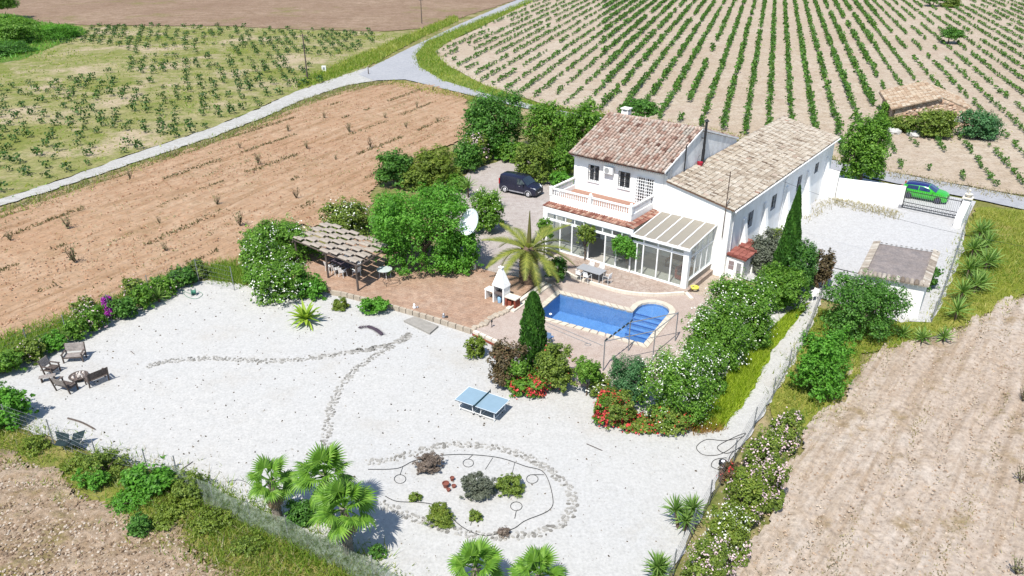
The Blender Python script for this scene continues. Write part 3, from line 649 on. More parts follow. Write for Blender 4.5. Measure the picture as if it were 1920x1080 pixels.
for r_ in range(2):
    for k in range(36): o = obj('roof_tile', random.choice(tp), skirt, (UL + k * .228 + random.uniform(-.015, .015), -.06 + r_ * .42, 4.01 + r_ * .055)); o.scale = (1, 1.02, 1)
tps = [one_tile((0, 0, 0), (-.36, 0, .085), (0, 1, 0), (.2, 0, .98)).mesh('roof_tile', tile_edge) for _ in range(6)]
for r_ in range(2):
    for k in range(20): obj('roof_tile', random.choice(tps), skirt, (-4.56 - r_ * .36, -.02 + k * .22, 4.02 + r_ * .08))
# air conditioner
ac = thing('air_conditioner', 'white air conditioner on the facade between the two upper windows', 'air conditioner', H(-9.43, WF - .2, 6.38), HA)
b = MB(); b.box(-.42, .42, -.15, .13, 0, .56); b.build('casing', wframe, ac)
b = MB(); b.tube([(-.1, -.153, .28), (-.1, -.18, .28)], .22, 16); b.build('fan_grille', plain('grey_plastic', (.3, .3, .3), .6), ac)
b = MB(); b.box(-.34, -.3, -.12, .18, -.06, -.003); b.box(.3, .34, -.12, .18, -.06, -.003); b.build('bracket', greym, ac)
b = MB(); b.tube([(.35, .1, 0), (.38, .17, -.6), (.3, .17, -2.0)], .018, 5); b.build('drain_hose', wframe, ac)

# ---------------------------------------------------------------- glazed porch under the balcony
porch = thing('glazed_porch', 'white framed glazed porch under the balcony beneath a skirt of clay tiles', 'porch', HO, HA)
b = MB(); b.box(UL, -4.62, -.08, .12, 3.55, 3.98); b.box(UL, UL + .2, .12, WF - .003, 3.55, 3.98); b.build('beam', white, porch)
b = MB(); b.box(UL - .02, UL + .42, -.1, .14, 0, 3.548); b.build('corner_pillar', white, porch)
b = MB(); b.box(UL + .424, -4.7, -.03, .06, 2.92, 3.10); b.box(UL + .424, -4.7, -.05, .08, ZP + .003, ZP + .1); b.box(UL + .424, -4.7, -.02, .05, 3.46, 3.546); b.build('transom', wframe, porch)
posts = [-11.25, -10.1, -8.55, -7.0, -6.0, -4.72]
for x in posts:
    b = MB(); b.box(x - .05, x + .05, -.035, .065, ZP + .1, 2.918); b.build('mullion', wframe, porch)
xs = [UL + .42] + posts
for i in range(len(xs) - 1):
    if xs[i] == -8.55: continue     # the sliding door stands open here
    b = MB(); b.box(xs[i] + .05, xs[i + 1] - .05, .01, .02, ZP + .105, 2.915); b.build('pane', glass, porch)
ups = list(np.linspace(UL + .42, -4.7, 10))
for i in range(9):
    b = MB(); b.box(ups[i] + .04, ups[i + 1] - .04, .01, .02, 3.105, 3.455); b.build('pane', glass, porch)
    if i: b = MB(); b.box(ups[i] - .038, ups[i] + .038, -.02, .05, 3.103, 3.457); b.build('mullion', wframe, porch)
b = MB(); b.box(UL + .02, UL + .12, .15, WF - .02, ZP, 1.3); b.build('side_wall', white, porch)
b = MB(); b.box(UL + .06, UL + .07, .2, WF - .02, 1.305, 3.5); b.build('pane', glass, porch)
b = MB(); b.box(UL + .03, UL + .13, 1.4, 1.5, 1.303, 3.548); b.box(UL + .03, UL + .13, 2.8, 2.9, 1.303, 3.548); b.build('mullion', wframe, porch)
b = MB(); b.box(UL + .1, -4.6, .1, WF - .01, ZP, ZP + .012); b.build('floor', plain('pale_tiles', alb(226, 220, 210), .5, var=.06), porch)
# ---------------------------------------------------------------- sunroom with glass roof
sun = thing('sunroom', 'white sunroom with a ribbed translucent sloping roof and sliding glass doors', 'sunroom', HO, HA)
ZS0, ZS1 = 3.62, 4.12
b = MB(); b.hexa([(-4.56, -.25, ZS0), (.22, -.25, ZS0), (.22, WF - .01, ZS1), (-4.56, WF - .01, ZS1)], [(-4.56, -.25, ZS0 + .03), (.22, -.25, ZS0 + .03), (.22, WF - .01, ZS1 + .03), (-4.56, WF - .01, ZS1 + .03)]); rf = b.build('glass_roof', glass_roof, sun)
for x in (-4.52, -3.6, -2.65, -1.7, -.75, .18):
    b = MB(); b.hexa([(x - .035, -.25, ZS0 + .032), (x + .035, -.25, ZS0 + .032), (x + .035, WF - .015, ZS1 + .032), (x - .035, WF - .015, ZS1 + .032)], [(x - .035, -.25, ZS0 + .08), (x + .035, -.25, ZS0 + .08), (x + .035, WF - .015, ZS1 + .08), (x - .035, WF - .015, ZS1 + .08)]); b.build('glazing_bar', wframe, rf)
b = MB(); b.box(-4.6, .26, -.38, -.26, ZS0 - .06, ZS0 + .1); b.build('gutter', wframe, sun)
b = MB(); b.box(-.34, .1, -.1, .3, 0, ZS0 - .01); b.build('corner_pillar', white, sun)
b = MB(); b.box(-4.62, -.343, -.06, .06, 3.46, ZS0 - .005); b.box(-4.62, -.343, -.05, .05, 2.98, 3.14); b.box(-4.62, -.343, -.06, .08, ZP + .003, ZP + .12); b.build('transom', wframe, sun)
sp = [-4.62, -3.65, -2.45, -1.32, -.4]
for x in sp[1:-1] + [-4.2]:
    b = MB(); b.box(x - .045, x + .045, -.045, .045, ZP + .122, 2.978); b.build('mullion', wframe, sun)
for x in sp[1:-1]:
    b = MB(); b.box(x - .045, x + .045, -.045, .045, 3.142, 3.458); b.build('mullion', wframe, sun)
for i in range(4):
    b = MB(); b.box(sp[i] + .05, sp[i + 1] - .05, 0, .01, 3.143, 3.457); b.build('pane', glass, sun)
    b = MB(); b.box(sp[i] + .05, sp[i + 1] - .05, .0, .01, ZP + .123, 2.977); b.build('pane', glass, sun)
# side: dwarf wall, sill, frames
b = MB(); b.box(-.1, .06, .303, WF - .003, 0, .92); b.build('dwarf_wall', plain('beige_render', alb(228, 218, 202), .9, var=.08), sun)
b = MB(); b.box(-.14, .12, .303, WF - .003, .923, 1.0); b.build('sill', wframe, sun)
def zr(wv): return ZS0 + (ZS1 - ZS0) * (wv + .25) / (WF + .25)
side = [.31, 1.3, 2.3, 3.3, 4.28]
b = MB(); b.box(-.05, .05, .31, 4.28, 2.75, 2.87); b.hexa([(-.05, .31, zr(.31) - .14), (.05, .31, zr(.31) - .14), (.05, 4.28, zr(4.28) - .14), (-.05, 4.28, zr(4.28) - .14)], [(-.05, .31, zr(.31) - .005), (.05, .31, zr(.31) - .005), (.05, 4.28, zr(4.28) - .005), (-.05, 4.28, zr(4.28) - .005)]); b.build('transom', wframe, sun)
for x in side:
    b = MB(); b.box(-.045, .045, x - .04 if x > .4 else x, x + .04 if x < 4.2 else x, 1.003, 2.748); b.box(-.045, .045, x - .04 if x > .4 else x, x + .04 if x < 4.2 else x, 2.873, zr(x) - .145)
    if .4 < x < 4.2: b.build('mullion', wframe, sun)
for i in range(4):
    b = MB(); b.box(0, .01, side[i] + .045, side[i + 1] - .045, 1.004, 2.747); b.build('pane', glass, sun)
    b = MB(); b.hexa([(0, side[i] + .045, 2.874), (.01, side[i] + .045, 2.874), (.01, side[i + 1] - .045, 2.874), (0, side[i + 1] - .045, 2.874)], [(0, side[i] + .045, zr(side[i]) - .16), (.01, side[i] + .045, zr(side[i]) - .16), (.01, side[i + 1] - .045, zr(side[i + 1]) - .16), (0, side[i + 1] - .045, zr(side[i + 1]) - .16)]); b.build('pane', glass, sun)
b = MB(); b.box(-4.6, -.1, .1, WF - .01, ZP, ZP + .012); b.build('floor', plain('pale_floor', alb(222, 216, 206), .5, var=.06), sun)

# ---------------------------------------------------------------- barn wing
barn = thing('barn_wing', 'long white barn wing with weathered cream tile roof and buttressed side wall', 'barn', HO, HA)
BU0, BU1, BL_, ZB0, ZB1 = -4.28, 1.15, 29.2, 6.72, 5.62
wins = [(8.0, 9.0, 2.85, 4.2), (13.1, 14.1, 2.85, 4.15), (19.3, 20.3, 2.85, 4.2), (24.0, 24.9, 3.3, 4.25)]
b = MB(); slp = (ZB0 - ZB1) / (BU1 - BU0)
wall_face(b, 'u', BU1, WF, BL_, 0, ZB1 - .03, wins, .2, 1)
b.quad((BU1, BL_, 0), (BU0, BL_, 0), (BU0, BL_, ZB0 - .05), (BU1, BL_, ZB1 - .03))
b.quad((BU0, BL_, 0), (BU0, WB + .003, 0), (BU0, WB + .003, ZB0 - .05), (BU0, BL_, ZB0 - .05))
b.add([(BU0 - .02, WF + .003, 0), (BU1, WF + .003, 0), (BU1, WF + .003, ZB1 - .03), (BU0 - .02, WF + .003, ZB0 - .03)], [(0, 1, 2, 3)])
b.build('wall', white, barn)
b = MB(); e = .28
def zb(u): return ZB0 + (u - BU0) * -slp
b.hexa([(BU0, WF - .18, zb(BU0) - .03), (BU1 + e, WF - .18, zb(BU1 + e) - .03), (BU1 + e, BL_ + .2, zb(BU1 + e) - .03), (BU0, BL_ + .2, zb(BU0) - .03)], [(BU0, WF - .18, zb(BU0) + .05), (BU1 + e, WF - .18, zb(BU1 + e) + .05), (BU1 + e, BL_ + .2, zb(BU1 + e) + .05), (BU0, BL_ + .2, zb(BU0) + .05)])
broof = b.build('roof', plain('cream_pans', alb(138, 106, 84), .9, var=.3), barn)
b = MB(); nrow = 14; dvb = Vector((-(BU1 + e - BU0), 0, slp * (BU1 + e - BU0))) / (nrow + .1); nc = 84
tile_field(b, (BU1 + e + .05, WF - .18, zb(BU1 + e) + .045), (0, (BL_ + .38 - WF) / nc, 0), dvb, nc, nrow, .125, rg)
b.build('roof_tiles', tile_barn, broof, kind='stuff')
b = MB()
for k in range(29): b.tint = rg.random(); y = WB + .3 + k * .4; b.tube([(BU0, y, ZB0 + .03), (BU0, y + .42, ZB0 + .05)], [.16, .14], 8)
b.build('ridge_tiles', tile_barn, broof, kind='stuff')
b = MB(); b.tube([(BU1 + e + .1, WF - .15, zb(BU1 + e) - .02), (BU1 + e + .1, BL_ + .2, zb(BU1 + e) - .02)], .075, 8); b.build('gutter', plain('white_gutter', (.7, .7, .7), .5, var=.06), barn, smooth=60)
for a0, a1, z0, z1 in wins: window(barn, 'u', BU1 - .2, a0, a1, z0, z1, 1, 2, grille=(5, 2, blackm), sill=False)
for y in (6.9, 11.2, 16.3, 21.6, 27.2):
    b = MB(); b.add([(BU1 + .002, y, 0), (BU1 + .9, y, 0), (BU1 + .12, y, 4.1), (BU1 + .002, y, 4.1), (BU1 + .002, y + .5, 0), (BU1 + .9, y + .5, 0), (BU1 + .12, y + .5, 4.1), (BU1 + .002, y + .5, 4.1)], [(0, 1, 2, 3), (7, 6, 5, 4), (1, 5, 6, 2), (3, 2, 6, 7)]); b.build('buttress', white, barn)
for y in (WF + .35, 15.6):
    b = MB(); z = zb(BU1 + e) - .08; b.tube([(BU1 + e + .1, y, z), (BU1 + .08, y + .15, z - .5), (BU1 + .08, y + .15, .1)], .05, 6); b.build('downpipe', plain('white_pipe', (.72, .72, .72), .5, bump=0), barn, smooth=60)
# small lean-to with red tiles at the barn corner
lean = thing('lean_to', 'small white lean-to with red tile roof and slatted hatch at the barn corner', 'outbuilding', H(BU1 + .01, WF + .3), HA)
b = MB(); b.box(0, 1.35, 0, 1.5, 0, 1.72); b.build('wall', white, lean)
for z0 in (.75, 1.12):
    b = MB(); b.box(.2, .62, -.03, -.002, z0, z0 + .31); b.build('shutter', plain('mauve_shutter', (.22, .17, .17), .8), lean)
b = MB(); b.box(.85, 1.2, -.02, -.002, .3, 1.4); b.build('door', greym, lean)
b = MB(); b.hexa([(-.0, -.15, 1.9), (1.55, -.15, 1.73), (1.55, 1.6, 1.73), (-.0, 1.6, 1.9)], [(-.0, -.15, 1.95), (1.55, -.15, 1.78), (1.55, 1.6, 1.78), (-.0, 1.6, 1.95)]); lr = b.build('roof', terracotta, lean)
b = MB(); tile_field(b, (1.58, -.15, 1.775), (0, .22, 0), (-.39, 0, .043), 8, 4, .1, rg); b.build('roof_tiles', tile_red, lr, kind='stuff')
b = MB(); b.hexa([(.15, 1.65, 2.0), (1.75, 1.65, 1.85), (1.75, 3.4, 1.85), (.15, 3.4, 2.0)], [(.15, 1.65, 2.06), (1.75, 1.65, 1.91), (1.75, 3.4, 1.91), (.15, 3.4, 2.06)]); lr2 = b.build('roof', terracotta, lean)
b = MB(); tile_field(b, (1.78, 1.65, 1.905), (0, .22, 0), (-.39, 0, .037), 8, 4, .1, rg); b.build('roof_tiles', tile_red, lr2, kind='stuff')
b = MB(); b.box(.1, 1.5, 1.66, 3.3, 0, 1.84); b.build('wall', white, lean)
# bucket on the barn roof, aerial pole at the barn corner, cables
bk = thing('bucket', 'red bucket with wire handle left on the barn roof below the flue', 'bucket', H(-3.95, 9.35, zb(-3.95) + .13), HA)
b = MB(); b.lathe([(.2, 0), (.26, .3), (.24, .3), (.18, .05)], 12); b.build('body', plain('red_plastic', (.35, .02, .04), .5, bump=0), bk, smooth=40)
b = MB(); b.tube([(.25 * math.cos(q), 0, .3 + .6 * math.sin(q)) for q in np.linspace(0, math.pi, 9)], .012, 5); b.build('handle', blackm, bk)
ap = thing('aerial_pole', 'thin rusty pole standing against the white barn front by its right corner', 'pole', H(.72, WF - .12), HA)
b = MB(); b.tube([(0, 0, 3.3), (0, 0, 8.5)], .035, 6); b.build('mast', rust, ap, smooth=60)
b = MB(); b.tube([(0, 0, 5.7), (.25, -.1, 6.25)], .03, 5); b.tube([(0, .1, 4.2), (0, 0, 4.2)], .03, 5); b.build('bracket', rust, ap)
def cable(name, p, q, sag, label, r=.012):
    p, q = Vector(p), Vector(q); P = [p.lerp(q, t) - Vector((0, 0, sag * 4 * t * (1 - t))) for t in np.linspace(0, 1, 14)]
    b = MB(); b.tube(P, r, 4); tag(b.build(name, blackm), label, 'cable')
cable('cable', H(BU1 + .2, 14.6, 5.1), at(1920, 462, 4.2), .5, 'thin black cable strung from the barn eave over the parking yard')
cable('cable', H(.72, WF - .12, 7.9), H(UL - 1, WF - .4, 7.0) , .3, 'thin black cable running along the house front from the aerial pole') if False else None

# ---------------------------------------------------------------- shed
S = [Vector(p) for p in ((28.05, 55.2), (32.1, 53.2), (28.42, 47.34), (24.5, 49.4))]
shed = thing('shed', 'white flat roofed shed edged with clay tiles beside the parking yard', 'shed')
b = MB(); ins = [p.lerp(sum((q for q in S), Vector((0, 0))) / 4, .07) for p in S]
b.prism([tuple(p) for p in ins], 0, 2.5); b.build('wall', white, shed)
b = MB(); b.prism([tuple(p) for p in ins], 2.503, 2.6); b.build('roof', ground_mat('mauve_grey_felt', (alb(174, 162, 156), alb(190, 178, 172), alb(160, 152, 150)), .5, 1.5, 9, bump=.3, dist=.01), shed)
cS = sum((q for q in S), Vector((0, 0))) / 4
for i in range(4):
    p, q = S[i], S[(i + 1) % 4]; d = (q - p); L = d.length; d.normalize(); nrm = Vector((-d.y, d.x)); nrm = nrm if (cS - p).dot(nrm) > 0 else -nrm
    big = i != 0; n = round(L / (.3 if big else .34))
    for k in range(n):
        c = p + d * ((k + .5) * L / n) - nrm * .06; r = .15 if big else .09
        ob = one_tile((c.x, c.y, 2.52), (nrm.x * .5, nrm.y * .5, .20), (d.x, d.y, 0), (0, 0, 1), r * .96); ob.build('edge_tile', tile_shed, shed)
cable('cable', at(1555, 500, .05), at(1640, 520, .05), 0, 'dark hose lying on the white gravel left of the shed', .03)

# ---------------------------------------------------------------- boundary wall, gate, pillar
G0, G1, G2 = at(1532, 366), at(1690, 389), at(1797, 411)
def wall_run(name, p, q, h0, h1, th, label, mat=white):
    d = (q - p).normalized(); n = Vector((-d.y, d.x, 0)) * th / 2; b = MB()
    b.hexa([p - n, q - n, q + n, p + n], [p - n + Vector((0, 0, h0)), q - n + Vector((0, 0, h1)), q + n + Vector((0, 0, h1)), p + n + Vector((0, 0, h0))])
    return tag(b.build(name, mat), label, 'wall')
k1 = at(1565, 372)
wall_run('boundary_wall', G0, k1, 2.9, 2.7, .3, 'tall white wall stub joining the far end of the barn')
wall_run('boundary_wall', k1 + (G1 - k1).normalized() * .05, G1, 2.1, 2.1, .28, 'white boundary wall between the shade tree and the black gate')
pil = thing('gate_pillar', 'thick white gate pillar topped by a small ornament at the yard entrance', 'pillar')
dG = (G2 - G1).normalized(); nG = Vector((-dG.y, dG.x, 0)); p0 = G2; b = MB()
b.hexa([p0 - nG * 2.4, p0 + dG * .6 - nG * 2.4, p0 + dG * .6 + nG * .35, p0 + nG * .35], [x + Vector((0, 0, 2.1)) for x in (p0 - nG * 2.4 , p0 + dG * .6 - nG * 2.4, p0 + dG * .6 + nG * .35, p0 + nG * .35)])
b.v[4] = tuple(p0 - nG * 2.4 + Vector((0, 0, .9))); b.v[5] = tuple(p0 + dG * .6 - nG * 2.4 + Vector((0, 0, .9)))
b.build('wall', white, pil)
b = MB(); c = p0 + dG * .3 + nG * .05; M_ = Matrix.Translation(c) @ Matrix.Rotation(math.atan2(dG.y, dG.x), 4, 'Z'); b.box(-.42, .42, -.4, .4, 2.103, 2.2, M_); b.build('cap', cream, pil)
b = MB(); b.lathe([(.12, 2.2), (.3, 2.4), (.34, 2.5), (.05, 2.5)], 10, c); b.lathe([(.05, 2.5), (.06, 2.75), (.11, 2.85), (.02, 2.98)], 8, c); b.build('finial', cream, pil, smooth=40)
gate = thing('entrance_gate', 'black iron bar gate with dark lower panel across the yard entrance', 'gate', G1 + dG * .05 - nG * .15, math.atan2(dG.y, dG.x))
gl_ = (G2 - G1).length - .1
b = MB(); b.box(0, .07, -.03, .03, .05, 2.15); b.box(gl_ - .07, gl_, -.03, .03, .05, 1.95); 
for z in (.08, .62, 1.72): b.box(.07, gl_ - .07, -.022, .022, z, z + .06)
b.build('frame', blackm, gate)
n = 30
for k in range(n):
    x = .12 + (gl_ - .24) * k / (n - 1); b = MB(); b.box(x - .012, x + .012, -.012, .012, .682, 1.718); b.box(x - .01, x + .01, -.01, .01, 1.782, 1.95); b.build('bar', postgrey, gate)
b = MB()
for k in range(14):
    x = .2 + (gl_ - .6) * k / 13
    b.tube([(x + .1 * math.cos(q), 0, .38 + .16 * math.sin(q)) for q in np.linspace(0, 2 * math.pi, 11)], .016, 4, False)
b.box(.07, gl_ - .07, -.005, .005, .3, .36); b.build('scrollwork', blackm, gate)
b = MB(); b.box(-.28, -.02, -.2, .06, 0, .35); b.build('gate_motor', plain('grey_box', (.25, .25, .26), .6), gate)

# ---------------------------------------------------------------- stone hut in the vineyard
hut = thing('stone_hut', 'old low stone hut in the vineyard under a cream pan tile roof', 'hut')
stone_m = ground_mat('rubble_stone', (alb(206, 176, 150, .7), alb(226, 202, 178, .7), alb(184, 150, 124, .7)), .8, 2.5, 7, bump=1, dist=.08)
def zfor(g, yt):
    lo, hi = 0.0, 12.0
    for _ in range(40):
        z = (lo + hi) / 2; Y = g.y * math.cos(PITCH) - (z - CAMH) * math.sin(PITCH); V = g.y * math.sin(PITCH) + (z - CAMH) * math.cos(PITCH)
        if 540 - F * V / Y > yt: lo = z
        else: hi = z
    return z
fL, fR = at(1672, 238), at(1814, 240); fA = fL.lerp(fR, .56); zL, zR, zA = zfor(fL, 203), zfor(fR, 209), zfor(fA, 184)
rA = Vector((fA.x, fA.y, zA)); back = at(1736, 153, zA) - rA; back.z = 0
b = MB(); b.add([fL, fR, Vector((fR.x, fR.y, zR)), rA, Vector((fL.x, fL.y, zL))], [(0, 1, 2, 3, 4)]); P4 = [fL + back, fR + back * .85]
b.quad(fL + back, fL, Vector((fL.x, fL.y, zL)), Vector((fL.x, fL.y, zL)) + back); b.quad(fR, fR + back, Vector((fR.x, fR.y, zR)) + back, Vector((fR.x, fR.y, zR))); b.build('wall', stone_m, hut)
eL, eR = Vector((fL.x, fL.y, zL)), Vector((fR.x, fR.y, zR)); ov = (eL - rA) * .12; ovr = (eR - rA) * .04; fw_ = back * -.04
b = MB(); U8 = Vector((0, 0, .07)); b.hexa([eL + ov + fw_, rA + fw_, rA + back, eL + ov + back], [p + U8 for p in (eL + ov + fw_, rA + fw_, rA + back, eL + ov + back)]); b.hexa([rA + fw_ * 0, eR + ovr, eR + ovr + back * .8, rA + back], [p + U8 for p in (rA, eR + ovr, eR + ovr + back * .8, rA + back)]); hr = b.build('roof', plain('cream_bed', alb(190, 165, 138), .9), hut)
b = MB(); du = (back * 1.04) / 22; dv_ = (rA - eL - ov) / 13
tile_field(b, eL + ov + fw_ + Vector((0, 0, .075)), du, dv_, 22, 13, .15, rg, jit=.03)
tile_field(b, eR + ovr + Vector((0, 0, .075)), back * .8 / 17, (rA - eR - ovr) / 12, 17, 12, .15, rg, jit=.09); b.build('roof_tiles', tint_mat('old_tan_tiles', [(0.0, alb(170, 138, 112)), (.3, alb(212, 182, 152)), (0.7, alb(232, 212, 186)), (1.0, alb(244, 230, 208))]), hr, kind='stuff')
b = MB(); b.tube([rA + fw_ + U8, rA + back + U8], .14, 7); b.build('ridge', tile_barn, hr)
b = MB(); b.tube([eL + ov * 1.1 + fw_ - Vector((0, 0, .06)), eL + ov * 1.1 + back - Vector((0, 0, .06))], .07, 5); b.build('roof_beam', rust, hut)
# the loose stones of the hut's front wall, each proud of the mortar
rgh = random.Random(8); sf_ = (fR - fL); sd2 = sf_.normalized(); sn2 = Vector((sd2.y, -sd2.x, 0)); smt = tint_mat('hut_stone', [(0, alb(170, 132, 106, .75)), (.5, alb(214, 184, 158, .75)), (1, alb(238, 218, 196, .75))])
for k in range(150):
    f = rgh.random(); top = zL + (zA - zL) * f / .56 if f < .56 else zA + (zR - zA) * (f - .56) / .44; z = rgh.uniform(.1, top - .15); c0 = fL + sf_ * f + Vector((0, 0, z)); w2, h2 = rgh.uniform(.14, .3), rgh.uniform(.09, .16); o = b = MB(); b.tint = rgh.random()
    b.hexa([c0 - sd2 * w2 - Vector((0, 0, h2)), c0 + sd2 * w2 * .9 - Vector((0, 0, h2 * .9)), c0 + sd2 * w2 + Vector((0, 0, h2)), c0 - sd2 * w2 * .8 + Vector((0, 0, h2 * .9))], [p + sn2 * rgh.uniform(.05, .12) for p in (c0 - sd2 * w2 * .8 - Vector((0, 0, h2 * .7)), c0 + sd2 * w2 * .7 - Vector((0, 0, h2 * .7)), c0 + sd2 * w2 * .7 + Vector((0, 0, h2 * .7)), c0 - sd2 * w2 * .6 + Vector((0, 0, h2 * .7)))]); b.build('stone', smt, hut)
# ================================================================ VEHICLES
def vehicle(name, label, cat, loc, rot, L, Wd, prof, belt, paint, roofmat, glassm, ws, over, hubcol, panel=False, glassx=None):
    """prof: (x, z_top, is_glass_house) from rear to front; belt: z of the window line; ws: wheel x's"""
    t = thing(name, label, cat, loc, rot); hw = Wd / 2; zb = .24
    rows = []
    for x, zt in prof:
        s = 1 - .16 * max(0, (abs(x) - L * .30) / (L * .20)) ** 2          # plan taper at the ends
        w_ = hw * s; k = min(1, max(0, (zt - belt) / .55)); wr = w_ * (1 - .17 * k); zt2 = zt
        bl = min(belt, zt - .04)
        rows.append([(x, w_ * .9, zb), (x, w_, zb + .16), (x, w_ * 1.0, bl * .72 + .05), (x, w_ * .975, bl), (x, wr, max(bl + .01, zt2 - .07)), (x, wr * .90, zt2 - .012), (x, 0, zt2 + .012)])
    b = MB(); n = len(rows[0]); rws = []
    for r in rows: rws.append(r + [(p[0], -p[1], p[2]) for p in r[:-1][::-1]])
    m = len(rws[0])
    for r in rws: b.v += r
    for i in range(len(rws) - 1):
        for k in range(m - 1): b.mi = 1 if k in (4, 5, 6, 7) and roofmat and prof[i][1] > belt + .3 and prof[i + 1][1] > belt + .3 else 0; b.face([i * m + k, (i + 1) * m + k, (i + 1) * m + k + 1, i * m + k + 1])
    b.mi = 0; b.face(list(range(m))); b.face([(len(rws) - 1) * m + k for k in range(m)][::-1])
    b.face([i * m for i in range(len(rws))][::-1] + [i * m + m - 1 for i in range(len(rws))]) if False else None
    b.box(-L * .46, L * .46, -hw * .86, hw * .86, zb - .02, zb + .05)
    body = b.build('body', [paint, roofmat or paint], t, smooth=38)
    import bisect
    xs = [p[0] for p in prof]
    def sec(x):
        i = max(0, min(len(prof) - 2, bisect.bisect_right(xs, x) - 1)); f = (x - xs[i]) / (xs[i + 1] - xs[i])
        return [Vector(rows[i][k]).lerp(Vector(rows[i + 1][k]), f) for k in range(n)]
    def side_pt(x, h, sgn, o=.012):
        s = sec(x); p = s[3].lerp(s[4], h); return Vector((p.x, (p.y + o) * sgn, p.z))
    for sgn in (1, -1):
        for (xa, xb) in glassx:
            g = MB(); st = np.linspace(xa, xb, 5); lo = [side_pt(x, .06, sgn) for x in st]; hi = [side_pt(x, .93, sgn) for x in st]
            for k in range(4):
                f = [lo[k], lo[k + 1], hi[k + 1], hi[k]]; g.add(f if sgn < 0 else f[::-1], [(0, 1, 2, 3)])
            g.build('side_window', glassm, t)
        g = MB(); s = sec(ws[1] + .62); g.box(ws[1] + .08 - .1, ws[1] - .02 + .1, min(sgn * hw * 1.0, sgn * (hw + .17)), max(sgn * hw * 1.0, sgn * (hw + .17)), belt + .02, belt + .17, Matrix.Translation((-.55, 0, 0))); g.build('mirror', paint, t)
        g = MB(); s = sec(xs[-1] - .2); g.hexa([(xs[-1] - .42, sgn * hw * .90, belt - .32), (xs[-1] - .06, sgn * hw * .62, belt - .36), (xs[-1] - .12, sgn * hw * .55, belt - .36), (xs[-1] - .46, sgn * hw * .80, belt - .32)], [(xs[-1] - .50, sgn * hw * .93, belt - .10), (xs[-1] - .10, sgn * hw * .68, belt - .22), (xs[-1] - .16, sgn * hw * .55, belt - .22), (xs[-1] - .56, sgn * hw * .80, belt - .10)]); g.build('headlight', plain(name + '_lamp', (.75, .77, .8), .15, .2, .8, bump=0), t)
        g = MB(); g.box(xs[0] - .012, xs[0] + .1, min(sgn * hw * .78, sgn * hw * .9), max(sgn * hw * .78, sgn * hw * .9), belt - .3, belt + .25); g.build('tail_light', plain(name + '_tail', (.35, .02, .02), .3, bump=0), t)
        for x in ws:
            wl = MB(); y0 = sgn * (hw - .17); y1 = sgn * (hw + .015); wl.tube([(x, y0, .32), (x, y0 + sgn * .03, .32), (x, y1 - sgn * .03, .32), (x, y1, .32)], [.29, .32, .32, .29], 18); wh = wl.build('wheel', plain('tyre_rubber', (.02, .02, .02), .9, bump=.2), t, smooth=40)
            h = MB(); h.tube([(x, y1 - sgn * .01, .32), (x, y1 + sgn * .012, .32)], [.21, .19], 14)
            for k in range(5): q = 2 * math.pi * k / 5; h.tube([(x + .05 * math.cos(q), y1 + sgn * .014, .32 + .05 * math.sin(q)), (x + .19 * math.cos(q), y1 + sgn * .014, .32 + .19 * math.sin(q))], .022, 4)
            h.build('rim', hubcol, wh, smooth=40)
            a = MB(); a.tube([(x + .37 * math.cos(q), sgn * (hw + .004), .32 + .37 * math.sin(q)) for q in np.linspace(-.1, math.pi + .1, 12)], .035, 5); a.build('wheel_arch', over, t)
    # windscreen
    i = max(k for k in range(len(prof)) if prof[k][1] > belt + .45); xa, xb = xs[i], xs[i + 1]
    g = MB(); A = sec(xa + .03 * (xb - xa) + .02); B = sec(xb - .03)
    a0, b0 = A[5], B[5]
    ww, wb_ = A[4].y * .93, B[4].y * .90
    nz = Vector((A[6].z - B[6].z, 0, B[6].x - A[6].x)).normalized() * .02
    P = [Vector((A[6].x, -ww, A[6].z - .03)), Vector((A[6].x, ww, A[6].z - .03)), Vector((B[6].x, wb_, B[6].z - .02)), Vector((B[6].x, -wb_, B[6].z - .02))]
    mid = [Vector((A[6].x, 0, A[6].z + .012)), Vector((B[6].x, 0, B[6].z + .012))]
    P = [p + nz for p in P]; mid = [p + nz for p in mid]
    g.add([P[0], mid[0], mid[1], P[3]], [(3, 2, 1, 0)]); g.add([mid[0], P[1], P[2], mid[1]], [(3, 2, 1, 0)]); g.build('windscreen', glassm, t)
    g = MB(); g.box(xs[-1] - .03, xs[-1] + .012, -hw * .5, hw * .5, .50, .62); g.box(xs[-1] - .03, xs[-1] + .01, -hw * .62, hw * .62, .30, .40); g.build('grille', blackm, t)
    g = MB(); g.box(xs[-1] - .04, xs[-1] + .02, -.26, .26, .415, .49); g.build('number_plate', wframe, t)
    g = MB(); g.box(xs[0] - .035, xs[0] + .1, -hw * .8, hw * .8, .3, .48); g.build('rear_bumper', over, t)
    for sgn in (1, -1):
        g = MB(); g.box(ws[0] + .5, ws[1] - .5, min(sgn * (hw - .02), sgn * (hw + .016)), max(sgn * (hw - .02), sgn * (hw + .016)), .30, .42); g.build('sill_trim', over, t)
        g = MB(); s = side_pt(ws[1] - 1.0, 0, sgn); g.box(s.x - .08, s.x + .08, min(s.y, s.y + sgn * .015), max(s.y, s.y + sgn * .015), s.z - .16, s.z - .12); g.build('door_handle', over, t)
        g = MB()
        for x in (ws[1] - .55, ws[1] - 1.45): g.box(x - .008, x + .008, min(sgn * (hw - .03), sgn * (hw + .004)), max(sgn * (hw - .03), sgn * (hw + .004)), .4, belt - .06)
        g.build('door_seam', blackm, t)
    return t
navy = plain('dark_navy_paint', (.016, .018, .04), .22, .3, .7, var=.08, bump=0)
green = plain('vivid_green_paint', (.035, .40, .015), .25, .2, .7, var=.04, bump=0)
blue_roof = plain('dark_blue_paint', (.015, .02, .13), .2, .2, .8, var=.05, bump=0)
